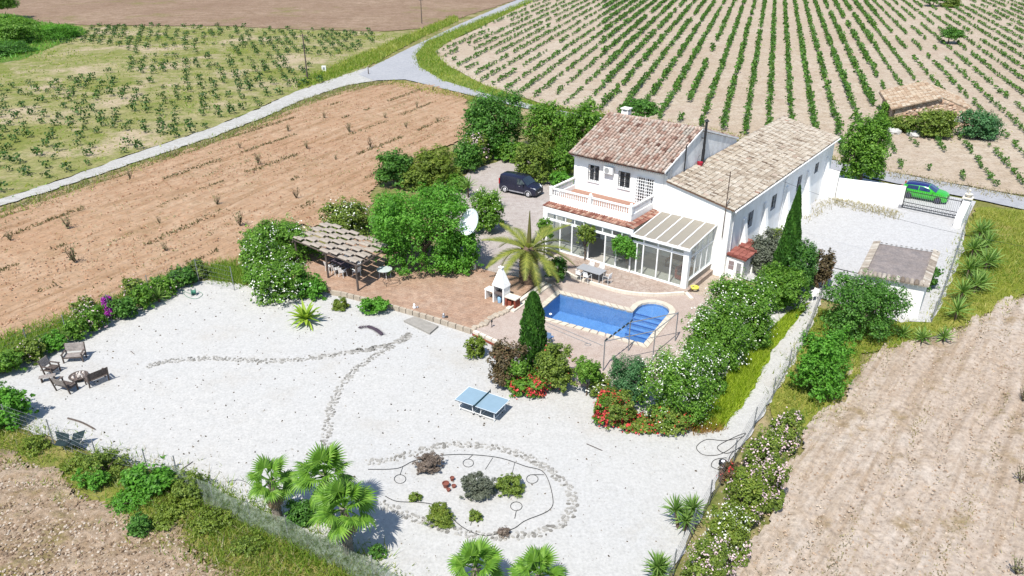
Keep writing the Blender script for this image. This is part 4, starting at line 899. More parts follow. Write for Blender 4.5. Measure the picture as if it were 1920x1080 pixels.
car_glass = plain('car_glass', (.02, .03, .04), .05, 0, .9, var=.1, bump=0)
alloy = plain('silver_wheel', (.6, .6, .62), .35, .6, bump=0); dkalloy = plain('dark_wheel', (.05, .05, .09), .4, .5, bump=0)
va, vb = at(945, 361), at(992, 371); vd = math.atan2(vb.y - va.y, vb.x - va.x); vmid = (va + vb) / 2; vn = Vector((-math.sin(vd), math.cos(vd), 0))
vehicle('parked_van', 'dark navy panel van parked on the pinkish driveway beside the bushes', 'van', vmid + vn * .85 + Vector((0, 0, .02)), vd, 4.3, 1.8,
        [(-2.12, 1.0), (-2.08, 1.55), (-2.0, 1.78), (-1.2, 1.83), (.1, 1.83), (.55, 1.76), (1.22, 1.12), (1.75, 1.0), (2.03, .86), (2.14, .6)], 1.12, navy, None, car_glass, (-1.36, 1.36), plain('grey_trim', (.25, .25, .27), .5, bump=0), alloy, glassx=[(.05, .95)])
ca, cb = at(1700, 372), at(1757, 383); vd = math.atan2(cb.y - ca.y, cb.x - ca.x); vmid = (ca + cb) / 2; vn = Vector((-math.sin(vd), math.cos(vd), 0))
vehicle('green_car', 'bright green hatchback with dark blue roof parked behind the black gate', 'car', vmid + vn * .8 + Vector((0, 0, .05)), vd, 4.2, 1.78,
        [(-2.08, .75), (-2.02, 1.05), (-1.75, 1.38), (-1.2, 1.47), (-.3, 1.5), (.25, 1.44), (1.05, 1.0), (1.6, .92), (1.95, .78), (2.08, .55)], .98, green, blue_roof, plain('blue_car_glass', (.015, .03, .09), .06, 0, .9, bump=0), (-1.3, 1.32), plain('green_trim', (.015, .2, .02), .4, bump=0), dkalloy, glassx=[(-1.55, -.55), (-.47, .5)])

# ================================================================ GARDEN FURNITURE
def slat_seat(name, label, cat, loc, rot, W, mat, group=None, back_mat=None):
    """slatted garden seat facing local -y, W wide"""
    t = thing(name, label, cat, loc, rot, group); bm = back_mat or mat; h = W / 2
    for k in range(5): b = MB(); y = -.26 + k * .115; b.box(-h + .03, h - .03, y, y + .1, .40, .425); b.build('seat_slat', mat, t)
    for k in range(5):
        b = MB(); z = .52 + k * .105; y = .30 + (z - .42) * .28; b.hexa([(-h + .05, y, z), (h - .05, y, z), (h - .05, y + .022, z), (-h + .05, y + .022, z)], [(-h + .05, y + .026, z + .09), (h - .05, y + .026, z + .09), (h - .05, y + .048, z + .09), (-h + .05, y + .048, z + .09)]); b.build('back_slat', bm, t)
    for x in (-h, h - .07):
        b = MB(); b.box(x, x + .07, -.29, -.22, 0, .60); b.build('leg', wood_dk, t)
        b = MB(); b.hexa([(x, .26, 0), (x + .07, .26, 0), (x + .07, .33, 0), (x, .33, 0)], [(x, .47, 1.04), (x + .07, .47, 1.04), (x + .07, .53, 1.04), (x, .53, 1.04)]); b.build('leg', wood_dk, t)
        b = MB(); b.box(x - .02, x + .09, -.34, .34, .602, .635); b.build('armrest', wood_dk, t)
        b = MB(); b.box(x + .01, x + .06, -.22, .28, .33, .398); b.build('side_rail', wood_dk, t)
    b = MB(); b.box(-h + .07, h - .07, -.28, -.25, .32, .396); b.build('front_rail', wood_dk, t)
    return t
G = .02
pit = at(148, 707, .3)
slat_seat('garden_bench', 'grey slatted two seat bench facing the fire pit with its back to the hedge', 'bench', at(141, 676, G), R(8), 1.22, wood_gr)
slat_seat('garden_armchair', 'dark slatted armchair on the side of the fire pit nearest the green hedge', 'armchair', at(100, 700, G), R(78), .72, wood_dk, back_mat=wood_gr)
slat_seat('garden_bench', 'dark slatted bench seen from behind, to the right of the fire pit', 'bench', at(183, 717, G), R(-132), 1.2, wood_dk)
slat_seat('garden_bench', 'dark low bench between the fire pit and the leafy near corner, its back turned', 'bench', at(127, 731, G), R(160), 1.15, wood_dk, back_mat=wood_gr)
pt = thing('fire_pit', 'round dark fire bowl table with pale ashes between the four slatted seats', 'fire pit', at(149, 711, G))
b = MB(); b.lathe([(.30, 0), (.34, .12), (.52, .2), (.56, .28), (.53, .3), (.40, .24), (.0, .22)], 20); b.build('bowl', wood_dk, pt, smooth=40)
rg2 = random.Random(5); b = MB()
for k in range(40): a, r_ = rg2.uniform(0, 6.28), rg2.uniform(0, .42); b.tint = rg2.random(); c = Vector((r_ * math.cos(a), r_ * math.sin(a), .255)); s_ = rg2.uniform(.03, .07); b.hexa([c + Vector((-s_, -s_, -.03)), c + Vector((s_, -s_, -.03)), c + Vector((s_, s_, -.03)), c + Vector((-s_, s_, -.03))], [c + Vector((-s_ * .6, -s_ * .5, s_)), c + Vector((s_ * .5, -s_ * .6, s_)), c + Vector((s_ * .6, s_ * .5, s_)), c + Vector((-s_ * .5, s_ * .6, s_))])
b.build('ashes', tint_mat('ash', [(0, (.12, .09, .08)), (.4, (.45, .4, .36)), (1, (.6, .57, .52))]), pt, kind='stuff')
b = MB(); M_ = Matrix.Translation(at(91, 714, .33)) @ Matrix.Rotation(R(22), 4, 'Z'); b.box(-.42, .42, -.16, .16, 0, .04, M_)
sd_ = thing('side_table', 'small narrow plank table beside the dark armchair at the fire pit', 'table', at(91, 714, G), R(22))
for k in range(3): b = MB(); b.box(-.45, .45, -.18 + k * .125, -.07 + k * .125, .33, .36); b.build('plank', wood_gr, sd_)
for x in (-.36, .32): b = MB(); b.box(x, x + .05, -.15, .15, 0, .328); b.build('leg', wood_dk, sd_)
# broken twin seat by the bottom fence
lo = thing('twin_seat', 'dark green twin seat with two sagging sling panels by the near fence', 'seat', at(133, 843, G), R(4))
slm = plain('dark_green_sling', (.022, .036, .038), .95, 0, .1, var=.3)
for s_ in (-1, 1):
    b = MB(); b.hexa([(s_ * .05, -.25, .40), (s_ * .62, -.25, .5), (s_ * .62, .2, .5), (s_ * .05, .2, .42)], [(s_ * .05, -.25, .43), (s_ * .62, -.25, .53), (s_ * .62, .2, .53), (s_ * .05, .2, .45)]); b.build('sling_seat', slm, lo)
    b = MB(); b.hexa([(s_ * .08, .2, .46), (s_ * .66, .22, .56), (s_ * .66, .25, .56), (s_ * .08, .23, .46)], [(s_ * .10, .40, .72), (s_ * .78, .42, .92), (s_ * .78, .45, .92), (s_ * .10, .43, .72)]); b.build('sling_back', slm, lo)
    b = MB(); b.tube([(s_ * .15, -.2, 0), (s_ * .2, -.2, .4)], .02, 5); b.tube([(s_ * .5, .25, 0), (s_ * .55, .25, .55)], .02, 5); b.build('leg', postgrey, lo)
b = MB(); b.box(-.06, .06, -.2, .15, .40, .50); b.build('console', slm, lo)
# table tennis table
tt = thing('table_tennis_table', 'pale blue folding table tennis table with net on the white gravel', 'table tennis table', (at(880.7, 725.5, .76) + at(928.5, 775.5, .76)) / 2 - Vector((0, 0, .74)), R(-29.7))
sky_blue = plain('pale_blue_top', (.20, .29, .355), .5, var=.05, bump=0)
for s_ in (-1, 1):
    b = MB(); x0, x1 = (.012, 1.37) if s_ > 0 else (-1.37, -.012); b.box(x0, x1, -.762, .762, .735, .76); tp_ = b.build('table_half', sky_blue, tt)
    b = MB(); b.box(x0, x1, -.762, -.742, .7605, .7625); b.box(x0, x1, .742, .762, .7605, .7625); b.box(x0 if s_ < 0 else x1 - .02, x0 + .02 if s_ < 0 else x1, -.741, .741, .7605, .7625); b.build('edge_line', wframe, tp_)
    b = MB(); b.box(x0, x1, -.75, -.73, .69, .733); b.box(x0, x1, .73, .75, .69, .733); b.build('apron', navy, tp_)
    for y in (-.6, .6):
        b = MB(); b.tube([(s_ * 1.15, y, .73), (s_ * 1.15, y, .05)], .022, 6); b.build('leg', wframe, tt)
        b = MB(); b.tube([(s_ * .32, y, .73), (s_ * .22, y, .06)], .022, 6); lg = b.build('leg', wframe, tt)
        b = MB(); b.tube([(s_ * .22, y - .02, .06), (s_ * .22, y + .02, .06)], .06, 10); b.build('castor', blackm, lg)
    b = MB(); b.tube([(s_ * 1.15, -.6, .2), (s_ * 1.15, .6, .2)], .016, 5); b.tube([(s_ * .25, -.6, .12), (s_ * .25, .6, .12)], .016, 5); b.build('cross_bar', wframe, tt)
b = MB(); b.tube([(-1.15, -.6, .2), (1.15, -.6, .2)], .014, 5); b.build('frame_bar', wframe, tt)
b = MB(); b.box(-.005, .005, -.9, .9, .765, .9); nn = b.build('net', plain('dark_net', (.03, .09, .10), .8), tt)
for y in (-.91, .91): b = MB(); b.box(-.02, .02, y - .015, y + .015, .70, .93); b.build('net_post', blackm, nn)

# ---------------------------------------------------------------- pergola with woven board roof
pg = thing('pergola', 'dark timber pergola roofed with overlapping pale boards beside the big green tree', 'pergola')
ZPG = 2.65
QL, QB, QR, QF = at(548, 446, ZPG), at(612, 414, ZPG), at(732, 459, ZPG), at(667, 494, ZPG)
eA, eB = (QF - QL), (QB - QL)
NA, NB_ = 7, 8
board_m = plain('bleached_reed_board', alb(210, 196, 180), .9, var=.14, sc=6)
def weave(i, j): return .15 if (i + j) % 2 == 0 else 0.0
dA, dB = eA / NA, eB / NB_
for i in range(NA):
    for j in range(NB_):
        c = QL + dA * (i + .5) + dB * (j + .5); a = dA * .5; bb_ = dB * .45; up = weave(i, j); z0 = ZPG + up
        b = MB(); S_ = []
        for k in range(5):
            f = -1 + k * .5; hz = .04 * (1 - f * f); tl = .012 * random.uniform(-1, 1)
            S_.append([c + bb_ * f - a * .93 + Vector((0, 0, up + hz - .10)), c + bb_ * f + a * .93 + Vector((0, 0, up + hz + tl - .10))])
        o = 0
        for k in range(5): b.v += [tuple(p) for p in S_[k]] + [tuple(p - Vector((0, 0, .03))) for p in S_[k]]
        for k in range(4):
            q_ = k * 4; b.face([q_, q_ + 1, q_ + 5, q_ + 4]); b.face([q_ + 2, q_ + 6, q_ + 7, q_ + 3]); b.face([q_, q_ + 4, q_ + 6, q_ + 2]); b.face([q_ + 1, q_ + 3, q_ + 7, q_ + 5])
        b.face([0, 2, 3, 1]); b.face([16, 17, 19, 18]); b.build('roof_board', board_m, pg)
for f in (.02, .25, .5, .75, .98):
    b = MB(); p, q_ = QL + eB * f - eA * .02, QF + eB * f + eA * .02; b.tube([p - Vector((0, 0, .2)), q_ - Vector((0, 0, .2))], .06, 6); b.build('rafter', wood_dk, pg)
for f in (.0, .5, 1.0):
    b = MB(); p, q_ = QL + eA * f - eB * .02, QB + eA * f + eB * .02; b.tube([p - Vector((0, 0, .33)), q_ - Vector((0, 0, .33))], .07, 6); b.build('beam', wood_dk, pg)
for fa, fb in ((.02, .03), (.52, .03), (.98, .03), (.02, .97), (.52, .97), (.98, .97)):
    p = QL + eA * fa + eB * fb; b = MB(); b.tube([(p.x, p.y, ZT - .05), (p.x, p.y, ZPG - .26)], .085, 8); b.build('post', wood_dk, pg, smooth=60)
cp = QL + eA * .55 + eB * .42; ta = math.atan2(eA.y, eA.x)
tb = thing('dining_table', 'long dark table in the shade under the pergola', 'table', (cp.x, cp.y, ZT), ta)
for k in range(5): b = MB(); b.box(-1.2, 1.2, -.45 + k * .182, -.28 + k * .182, .7, .735); b.build('plank', plain('purple_brown_wood', (.08, .06, .075), .7), tb)
for x in (-1.05, 1.05):
    for y in (-.36, .36): b = MB(); b.box(x - .04, x + .04, y - .04, y + .04, 0, .698); b.build('leg', wood_dk, tb)
ch0 = thing('white_chair', 'white plastic garden chair drawn up to the table under the pergola', 'chair', (0, 0, 0), 0, 'white chairs under the pergola')
b = MB(); b.box(-.23, .23, -.22, .22, .42, .45); b.build('seat', wframe, ch0)
b = MB(); b.hexa([(-.23, .2, .47), (.23, .2, .47), (.23, .23, .47), (-.23, .23, .47)], [(-.21, .33, .88), (.21, .33, .88), (.21, .36, .88), (-.21, .36, .88)]); b.build('backrest', wframe, ch0)
for x in (-.2, .2):
    for y in (-.19, .19): b = MB(); b.tube([(x, y, .42), (x * 1.15, y * 1.15, 0)], .022, 5); b.build('leg', wframe, ch0)
    b = MB(); b.box(x * 1.15 - .025, x * 1.15 + .025, -.2, .26, .63, .66); b.build('armrest', wframe, ch0)
kk = kids_of(ch0); first = True
for x, y, r_ in ((-.8, -.72, 180), (0, -.75, 176), (.8, -.70, 188), (-.8, .72, 0), (0, .74, 5), (.8, .7, -6), (1.6, 0, -90)):
    p = Vector((cp.x + x * math.cos(ta) - y * math.sin(ta), cp.y + x * math.sin(ta) + y * math.cos(ta), ZT)); 
    if first: ch0.location = p; ch0.rotation_euler = (0, 0, ta + R(r_)); first = False
    else: copy_tree(ch0, kk, p, ta + R(r_))
rt = thing('metal_ring_stand', 'round black wire ring stand lying on the terrace in front of the pergola', 'stand', at(734, 532, ZT), 0)
b = MB(); b.tube([(.62 * math.cos(q), .62 * math.sin(q), .28) for q in np.linspace(0, 2 * math.pi, 25)], .018, 5); b.build('ring', blackm, rt)
b = MB()
for q in (0, 2.1, 4.2): b.tube([(.62 * math.cos(q), .62 * math.sin(q), .28), (.60 * math.cos(q), .6 * math.sin(q), 0)], .016, 5); b.tube([(0, 0, .28), (.62 * math.cos(q), .62 * math.sin(q), .28)], .012, 4)
b.build('leg', blackm, rt)
gt = thing('glass_table', 'pale round glass topped table at the end of the pergola', 'table', at(722, 520, ZT))
b = MB(); b.lathe([(.6, .68), (.6, .70)], 20); b.build('tabletop', plain('frosted_glass', (.42, .46, .45), .2, bump=0), gt)
for q in (0.4, 2.0, 3.5, 5.1): b = MB(); b.tube([(.4 * math.cos(q), .4 * math.sin(q), .68), (.45 * math.cos(q), .45 * math.sin(q), 0)], .018, 5); b.build('leg', wframe, gt)

# ---------------------------------------------------------------- barbecue
bq = thing('barbecue', 'white masonry barbecue with pointed chimney hood on the tan terrace', 'barbecue', at(940, 566, ZT), R(-36))
b = MB(); b.box(-.5, -.38, -.38, .38, 0, 1.35); b.box(.38, .5, -.38, .38, 0, 1.35); b.box(-.38, .38, .3, .38, 0, 1.35); b.build('body', white, bq)
b = MB(); b.box(-.379, .379, -.38, .299, .72, .80); b.build('hearth', plain('soot_brick', (.10, .08, .075), .95), bq)
b = MB(); b.hexa([(-.54, -.42, 1.352), (.54, -.42, 1.352), (.54, .42, 1.352), (-.54, .42, 1.352)], [(-.13, -.1, 2.6), (.13, -.1, 2.6), (.13, .1, 2.6), (-.13, .1, 2.6)]); b.build('hood', white, bq)
b = MB(); b.box(-.1, .1, -.08, .08, 2.602, 2.72); b.box(-.17, .17, -.14, .14, 2.722, 2.78); b.build('chimney_cap', white, bq)
b = MB(); b.box(-1.3, -.52, -.3, .3, .72, .80); b.box(-1.28, -1.18, -.28, .28, 0, .718); b.build('counter', white, bq)
b = MB(); b.box(.52, 1.5, -.34, .34, .66, .74); b.build('counter', cream, bq)
brk = plain('red_brick_block', alb(176, 88, 66), .9, var=.25, sc=8)
for x in (.62, 1.38): b = MB(); b.box(x - .07, x + .07, -.3, .3, 0, .658); b.build('brick_leg', brk, bq)
b = MB(); b.box(.75, 1.05, -.26, .26, 0, .4); b.build('brick_stack', brk, bq)
gb = thing('gas_bottle', 'pale blue gas bottle stored under the white barbecue', 'gas bottle', bq.location + Vector((-.12 * 1, -.1, 0)))
b = MB(); b.lathe([(.13, 0), (.15, .03), (.15, .4), (.1, .48), (.06, .5)], 12); b.build('bottle', plain('blue_bottle', (.25, .42, .6), .4, bump=0), gb, smooth=40)
# steps between the terrace and the deck
stp = thing('terrace_steps', 'two long cream edged steps leading from the barbecue terrace down to the pool deck', 'steps')
s0, s1 = at(948, 579, ZT), at(1020, 529, ZT); sdv = (s1 - s0).normalized(); sn = Vector((sdv.y, -sdv.x, 0))
for k, (o_, z0, z1) in enumerate(((0, ZT - .3, ZT + .08), (.42, ZD - .1, ZD + .11))):
    b = MB(); p, q_ = s0 + sn * o_, s1 + sn * o_; p.z = q_.z = 0
    b.hexa([p + Vector((0, 0, z0)), p + sn * .3 + Vector((0, 0, z0)), q_ + sn * .3 + Vector((0, 0, z0)), q_ + Vector((0, 0, z0))], [p + Vector((0, 0, z1)), p + sn * .3 + Vector((0, 0, z1)), q_ + sn * .3 + Vector((0, 0, z1)), q_ + Vector((0, 0, z1))]); b.build('step', cream, stp)
# retaining wall caps along the terrace front and deck front
def kerb(name, pts, z, w_, h_, mat, label, piece='coping_stone', n=None, cat='wall'):
    t = thing(name, label, cat); P = [Vector((p[0], p[1], z)) for p in pts]
    for i in range(len(P) - 1):
        L = (P[i + 1] - P[i]).length; k = max(1, round(L / .6)); d = (P[i + 1] - P[i]).normalized(); nn_ = Vector((-d.y, d.x, 0)) * w_ / 2
        for s in range(k):
            a, c = P[i].lerp(P[i + 1], s / k + .008), P[i].lerp(P[i + 1], (s + 1) / k - .008); dz = Vector((0, 0, h_ + random.uniform(-.005, .005))); b = MB()
            b.hexa([a - nn_ - Vector((0, 0, .35)), c - nn_ - Vector((0, 0, .35)), c + nn_ - Vector((0, 0, .35)), a + nn_ - Vector((0, 0, .35))], [a - nn_ + dz, c - nn_ + dz, c + nn_ + dz, a + nn_ + dz]); b.build(piece, mat, t)
    return t
tancap = plain('tan_wall_stone', alb(226, 210, 188), .9, var=.15, loc=False)
kerb('retaining_wall', px([(620, 545), (640, 548), (713, 566), (800, 591), (884, 618)], ZT), ZT, .2, .035, tancap, 'low tan block wall along the front of the barbecue terrace')
kerb('deck_edge', px([(888, 620), (985, 665)], ZD), ZD, .22, .05, cream, 'cream kerb with brick red face along the front of the pool deck')
b = MB(); p, q_ = at(886, 624, ZD), at(978, 668, ZD); b.tube([p - Vector((0, 0, .12)), q_ - Vector((0, 0, .12))], .07, 4); tag(b.build('brick_course', brk), 'row of brick red tiles under the cream deck kerb', 'brick course')
kerb('patio_edge', edge, ZP, .2, .05, cream, 'curved cream stone kerb between the paved patio and the pool deck')
kerb('patio_edge', px([(1284, 548), (1297, 562)], ZD), ZD, .28, .12, cream, 'short cream kerb turning off the patio by the sunroom pillar')
# stones that edge the deck beside the terrace
rl = thing('stone_edging', 'line of rough pale stones between the terrace and the pool deck', 'stone edging')
for k in range(26):
    f = k / 25; c = at(890, 615, ZT).lerp(at(948, 582, ZT), f) + Vector((random.uniform(-.18, .18), random.uniform(-.2, .2), 0)); r_ = random.uniform(.12, .24); b = MB()
    b.lathe([(r_ * random.uniform(.8, 1), -.25), (r_, .0), (r_ * .7, .06), (0, .07)], 6, c); b.build('stone', tancap, rl)
# ramp slab at the terrace foot
b = MB(); b.prism([tuple(p)[:2] for p in px([(757, 602), (778, 594), (822, 612), (806, 626)], .1)], 0, .16); tag(b.build('stone_step', plain('grey_slab', alb(196, 190, 180), .9, var=.15, loc=False)), 'grey stone slab step below the terrace wall', 'step')

# ---------------------------------------------------------------- satellite dish and its mast
dp = at(888, 503, ZT)
dsh = thing('satellite_dish', 'large white satellite dish on a mast beside the big green tree', 'satellite dish', dp)
b = MB(); b.tube([(0, 0, -.3), (0, 0, 3.4)], .09, 10); b.build('mast', wframe, dsh, smooth=60)
b = MB(); b.box(-.2, .2, -.2, .2, -.3, .45); b.build('base', white, dsh)
fd = Vector((-.62, -.62, .48)).normalized(); sx = fd.cross(Vector((0, 0, 1))).normalized(); sy = sx.cross(fd); Mx = Matrix((sx, sy, fd)).transposed().to_4x4(); Mx.translation = Vector((-.1, -.15, 3.9))
b = MB(); rr = [0, .25, .5, .75, .95, 1.05]; nn = 28
for r_ in rr:
    for k in range(nn): q = 2 * math.pi * k / nn; b.v.append(tuple(Mx @ Vector((r_ * .86 * math.cos(q), r_ * math.sin(q), .28 * (r_ / 1.05) ** 2))))
for i in range(len(rr) - 1):
    for k in range(nn): b.face([i * nn + k, i * nn + (k + 1) % nn, (i + 1) * nn + (k + 1) % nn, (i + 1) * nn + k])
for i, r_ in enumerate(rr):
    for k in range(nn): q = 2 * math.pi * k / nn; b.v.append(tuple(Mx @ Vector((r_ * .86 * math.cos(q), r_ * math.sin(q), .28 * (r_ / 1.05) ** 2 - .035))))
o = len(rr) * nn
for i in range(len(rr) - 1):
    for k in range(nn): b.face([o + i * nn + k, o + (i + 1) * nn + k, o + (i + 1) * nn + (k + 1) % nn, o + i * nn + (k + 1) % nn])
for k in range(nn): i = len(rr) - 1; b.face([i * nn + k, i * nn + (k + 1) % nn, o + i * nn + (k + 1) % nn, o + i * nn + k])
b.build('reflector', plain('dish_white', (.62, .66, .70), .5, bump=0), dsh, smooth=50)
b = MB(); tipp = Mx @ Vector((0, -.1, .95))
for q in (-2.2, -.9, 1.57): b.tube([Mx @ Vector((.8 * math.cos(q) * .86, .8 * math.sin(q), .17)), tipp], .02, 4)
b.tube([tipp, Mx @ Vector((0, -.1, 1.1))], .06, 6); b.build('feed_arm', greym, dsh)
b = MB(); b.tube([(0, 0, 3.3), tuple(Mx @ Vector((0, 0, -.03)))], .06, 6); b.build('mount', greym, dsh)

# ---------------------------------------------------------------- patio dining set
ptb = thing('patio_table', 'grey topped rectangular dining table on the paved patio by the palm', 'table', at(1108, 521, ZP), R(-37))
b = MB(); b.box(-1.05, 1.05, -.5, .5, .70, .74); b.build('tabletop', plain('grey_table_top', alb(206, 208, 212), .4, var=.05, bump=0), ptb)
for x in (-.95, .95):
    for y in (-.42, .42): b = MB(); b.box(x - .03, x + .03, y - .03, y + .03, 0, .698); b.build('leg', postgrey, ptb)
pc0 = thing('patio_chair', 'white metal framed patio chair beside the grey patio table', 'chair', (0, 0, 0), 0, 'white patio chairs round the grey table')
b = MB(); b.box(-.22, .22, -.22, .22, .42, .44); b.build('seat', plain('dark_mesh', (.06, .06, .065), .8), pc0)
for s_ in (-.22, .22):
    b = MB(); b.tube([(s_, -.24, 0), (s_, -.22, .62), (s_, .22, .64), (s_, .24, 0)], .016, 5); b.build('side_frame', wframe, pc0)
b = MB(); b.tube([(-.22, .22, .44), (-.2, .32, .9), (.2, .32, .9), (.22, .22, .44)], .016, 5); b.box(-.19, .19, .262, .27, .5, .84); b.build('backrest', wframe, pc0)
kk = kids_of(pc0); ta = R(-37); first = True
for x, y, r_ in ((-.55, -.75, 180), (.15, -.78, 176), (1.45, -.1, -92), (-.55, .72, 0), (.35, .75, 4)):
    p = Vector((ptb.location.x + x * math.cos(ta) - y * math.sin(ta), ptb.location.y + x * math.sin(ta) + y * math.cos(ta), ZP))
    if first: pc0.location = p; pc0.rotation_euler = (0, 0, ta + R(r_)); first = False
    else: copy_tree(pc0, kk, p, ta + R(r_))
# things seen through the glass
sf = thing('wicker_sofa', 'pale cushioned wicker sofa standing inside the sunroom', 'sofa', H(-2.0, 3.0, ZP + .013), HA)
b = MB(); b.box(-1.0, 1.0, -.4, .45, 0, .32); b.box(-1.0, 1.0, .32, .45, .322, .85); b.box(-1.0, -.85, -.4, .318, .322, .6); b.box(.85, 1.0, -.4, .318, .322, .6); b.build('frame', plain('wicker', alb(170, 140, 110), .9, var=.3, sc=12), sf)
for x in (-.83, .01): b = MB(); b.box(x, x + .82, -.38, .3, .323, .46); b.build('cushion', plain('cream_cushion', alb(235, 228, 215), .9), sf)
ar = thing('red_armchair', 'red brown armchair inside the sunroom by the corner pillar', 'armchair', H(-.9, 1.3, ZP + .013), HA + R(80))
b = MB(); b.box(-.4, .4, -.4, .4, .1, .42); b.build('seat', plain('rust_fabric', (.20, .06, .04), .9), ar)
b = MB(); b.box(-.4, .4, .25, .4, .422, .95); b.build('backrest', plain('rust_fabric', (.20, .06, .04), .9), ar)
for x in (-.4, .28): b = MB(); b.box(x, x + .12, -.4, .248, .422, .6); b.build('armrest', wood_dk, ar)
wr = thing('wall_ornament', 'round black wall ornament with white pattern seen through the sunroom glass', 'ornament', H(-3.3, WF - .05, 2.2), HA)
b = MB(); b.tube([(0, .045, 0), (0, 0, 0)], .42, 20); b.build('disc', blackm, wr)
b = MB()
for q in np.linspace(.4, 6.0, 6): b.tube([(.1 * math.cos(q), -.01, .1 * math.sin(q)), (.28 * math.cos(q), -.01, .2 * math.sin(q))], .035, 5)
b.build('motif', wframe, wr)
it = thing('indoor_table', 'small white table with chairs inside the glazed porch', 'table', H(-7.9, 2.3, ZP + .013), HA)
b = MB(); b.lathe([(.5, .7), (.5, .73)], 16); b.build('tabletop', wframe, it)
b = MB(); b.tube([(0, 0, 0), (0, 0, .7)], .05, 8); b.lathe([(.3, 0), (.05, .06)], 12); b.build('pedestal', greym, it)
yb = thing('yellow_float', 'small yellow inflatable lying by the sunroom corner pillar', 'inflatable', at(1302, 541, ZD))
b = MB(); b.tube([(.26 * math.cos(q), .22 * math.sin(q), .1) for q in np.linspace(0, 2 * math.pi, 15)], .1, 7); b.build('ring', plain('yellow_vinyl', (.6, .55, .08), .4, bump=0), yb, smooth=60)

# ---------------------------------------------------------------- poolside frame
fr_ = thing('pool_canopy_frame', 'bare grey metal canopy frame standing over the pool corner near the flowers', 'canopy frame')
f1, f2, f3 = Vector((5.61, 40.39, 0)), Vector((7.47, 42.74, 0)), Vector((10.73, 44.03, 0)); f4 = f1 + f3 - f2
for p in (f1, f2, f3, f4): b = MB(); b.tube([(p.x, p.y, ZD), (p.x, p.y, ZD + 2.15)], .035, 6); b.build('post', postgrey, fr_, smooth=60)
zt = Vector((0, 0, ZD + 2.1))
for p, q_ in ((f1, f2), (f2, f3), (f3, f4), (f4, f1)): b = MB(); b.tube([p + zt, q_ + zt], .03, 6); b.build('beam', postgrey, fr_, smooth=60)
b = MB(); d = (f2 - f1).normalized()
for k in range(7): c = f1.lerp(f2, k / 6) + zt; b.tube([c + Vector((0, 0, .03)), c + d * .25 + Vector((0, 0, .09))], .05, 5)
b.build('rolled_cover', slm, fr_)
# tubes lying along the pool: telescopic pole and cover rail
for (a_, c_, r_, nm, lb) in (((1024, 604), (1130, 648), .022, 'pool_pole', 'long thin grey pole lying along the near pool edge'), ((1026, 612), (1108, 646), .02, 'pool_net_pole', 'second thin pole with a looped end lying on the deck near the pool edge')):
    p, q_ = at(*a_, ZD + .02), at(*c_, ZD + .02); b = MB(); b.tube([p, q_], r_, 5)
    if 'net' in nm: b.tube([q_ + Vector((.22 * math.cos(t_) - .2, .14 * math.sin(t_), 0)) for t_ in np.linspace(0, 6.28, 12)], .016, 4)
    tag(b.build(nm, postgrey), lb, 'pool pole')
for k, (x, y) in enumerate(((777, 574), (832, 592))):
    sm = thing('small_ornament', ['small white garden ornament on the tan terrace near its front edge', 'small dark and white ornament on the terrace near the pool deck'][k], 'ornament', at(x, y + 4, ZT))
    b = MB(); b.lathe([(.1, 0), (.13, .1), (.07, .22), (.09, .3), (.03, .38)], 8); b.build('figure', wframe if k == 0 else greym, sm, smooth=40)
    b = MB(); b.lathe([(.07, 0), (.09, .08), (.03, .16)], 7, (.22, .05, 0)); b.build('figure', greym if k == 0 else blackm, sm)
sm = thing('deck_lamp', 'slim dark lantern post on the pool deck left of the cypress', 'lantern', at(922, 614, ZD))
b = MB(); b.tube([(0, 0, 0), (0, 0, .42)], .025, 6); b.build('post', blackm, sm); b = MB(); b.lathe([(.05, .4), (.09, .5), (.02, .6)], 8); b.build('lamp_head', blackm, sm)
bc = thing('blue_chair', 'small blue plastic chair half hidden by the shrubs at the deck edge', 'chair', at(1030, 642, ZD), R(150))
b = MB(); b.box(-.22, .22, -.22, .22, .4, .43); b.build('seat', plain('blue_plastic', (.12, .2, .34), .5, bump=0), bc)
b = MB(); b.box(-.22, .22, .2, .23, .432, .85); b.build('backrest', plain('blue_plastic2', (.12, .2, .34), .5, bump=0), bc)
for x in (-.19, .19):
    for y in (-.19, .19): b = MB(); b.tube([(x, y, 0), (x, y, .4)], .02, 5); b.build('leg', wframe, bc)

# ---------------------------------------------------------------- hoses, pots, litter on the gravel
def hose(name, pts, label, r=.018, cat='hose', z=.045, mat=None, n=6, closed=False):
    P = smooth_line([at(x, y, z) for x, y in pts], n, closed); b = MB(); b.tube(P + ([P[0]] if closed else []), r, 5); return tag(b.build(name, mat or blackm, smooth=60), label, cat)
ir = thing('irrigation_line', 'thin black irrigation line looping round the oval stone bed', 'irrigation line')
drip = [(690, 880), (745, 878), (782, 862), (850, 852), (930, 857), (985, 874), (1020, 886), (1036, 930), (1030, 956), (985, 976), (960, 992), (910, 1004), (870, 990), (838, 962)]
b = MB(); b.tube(smooth_line([at(x, y, .05) for x, y in drip], 7), .017, 5); b.tube(smooth_line([at(x, y, .05) for x, y in [(722, 930), (745, 940), (790, 942), (825, 948)]], 6), .017, 5); b.build('main_line', blackm, ir)
for cx, cy, sx_, (jx, jy) in ((750, 898, 11, (755, 876)), (878, 868, 10, (886, 853)), (998, 898, 11, (1020, 890)), (968, 949, 11, (965, 972))):
    b = MB(); ring = [(cx + sx_ * math.cos(q), cy + sx_ * .75 * math.sin(q)) for q in np.linspace(0, 2 * math.pi, 14)]; b.tube([at(x, y, .05) for x, y in ring], .014, 5)
    b.tube([at(cx, cy - sx_ * .75 if jy < cy else cy + sx_ * .75, .05), at(jx, jy, .05)], .014, 5); b.build('emitter_ring', blackm, ir)
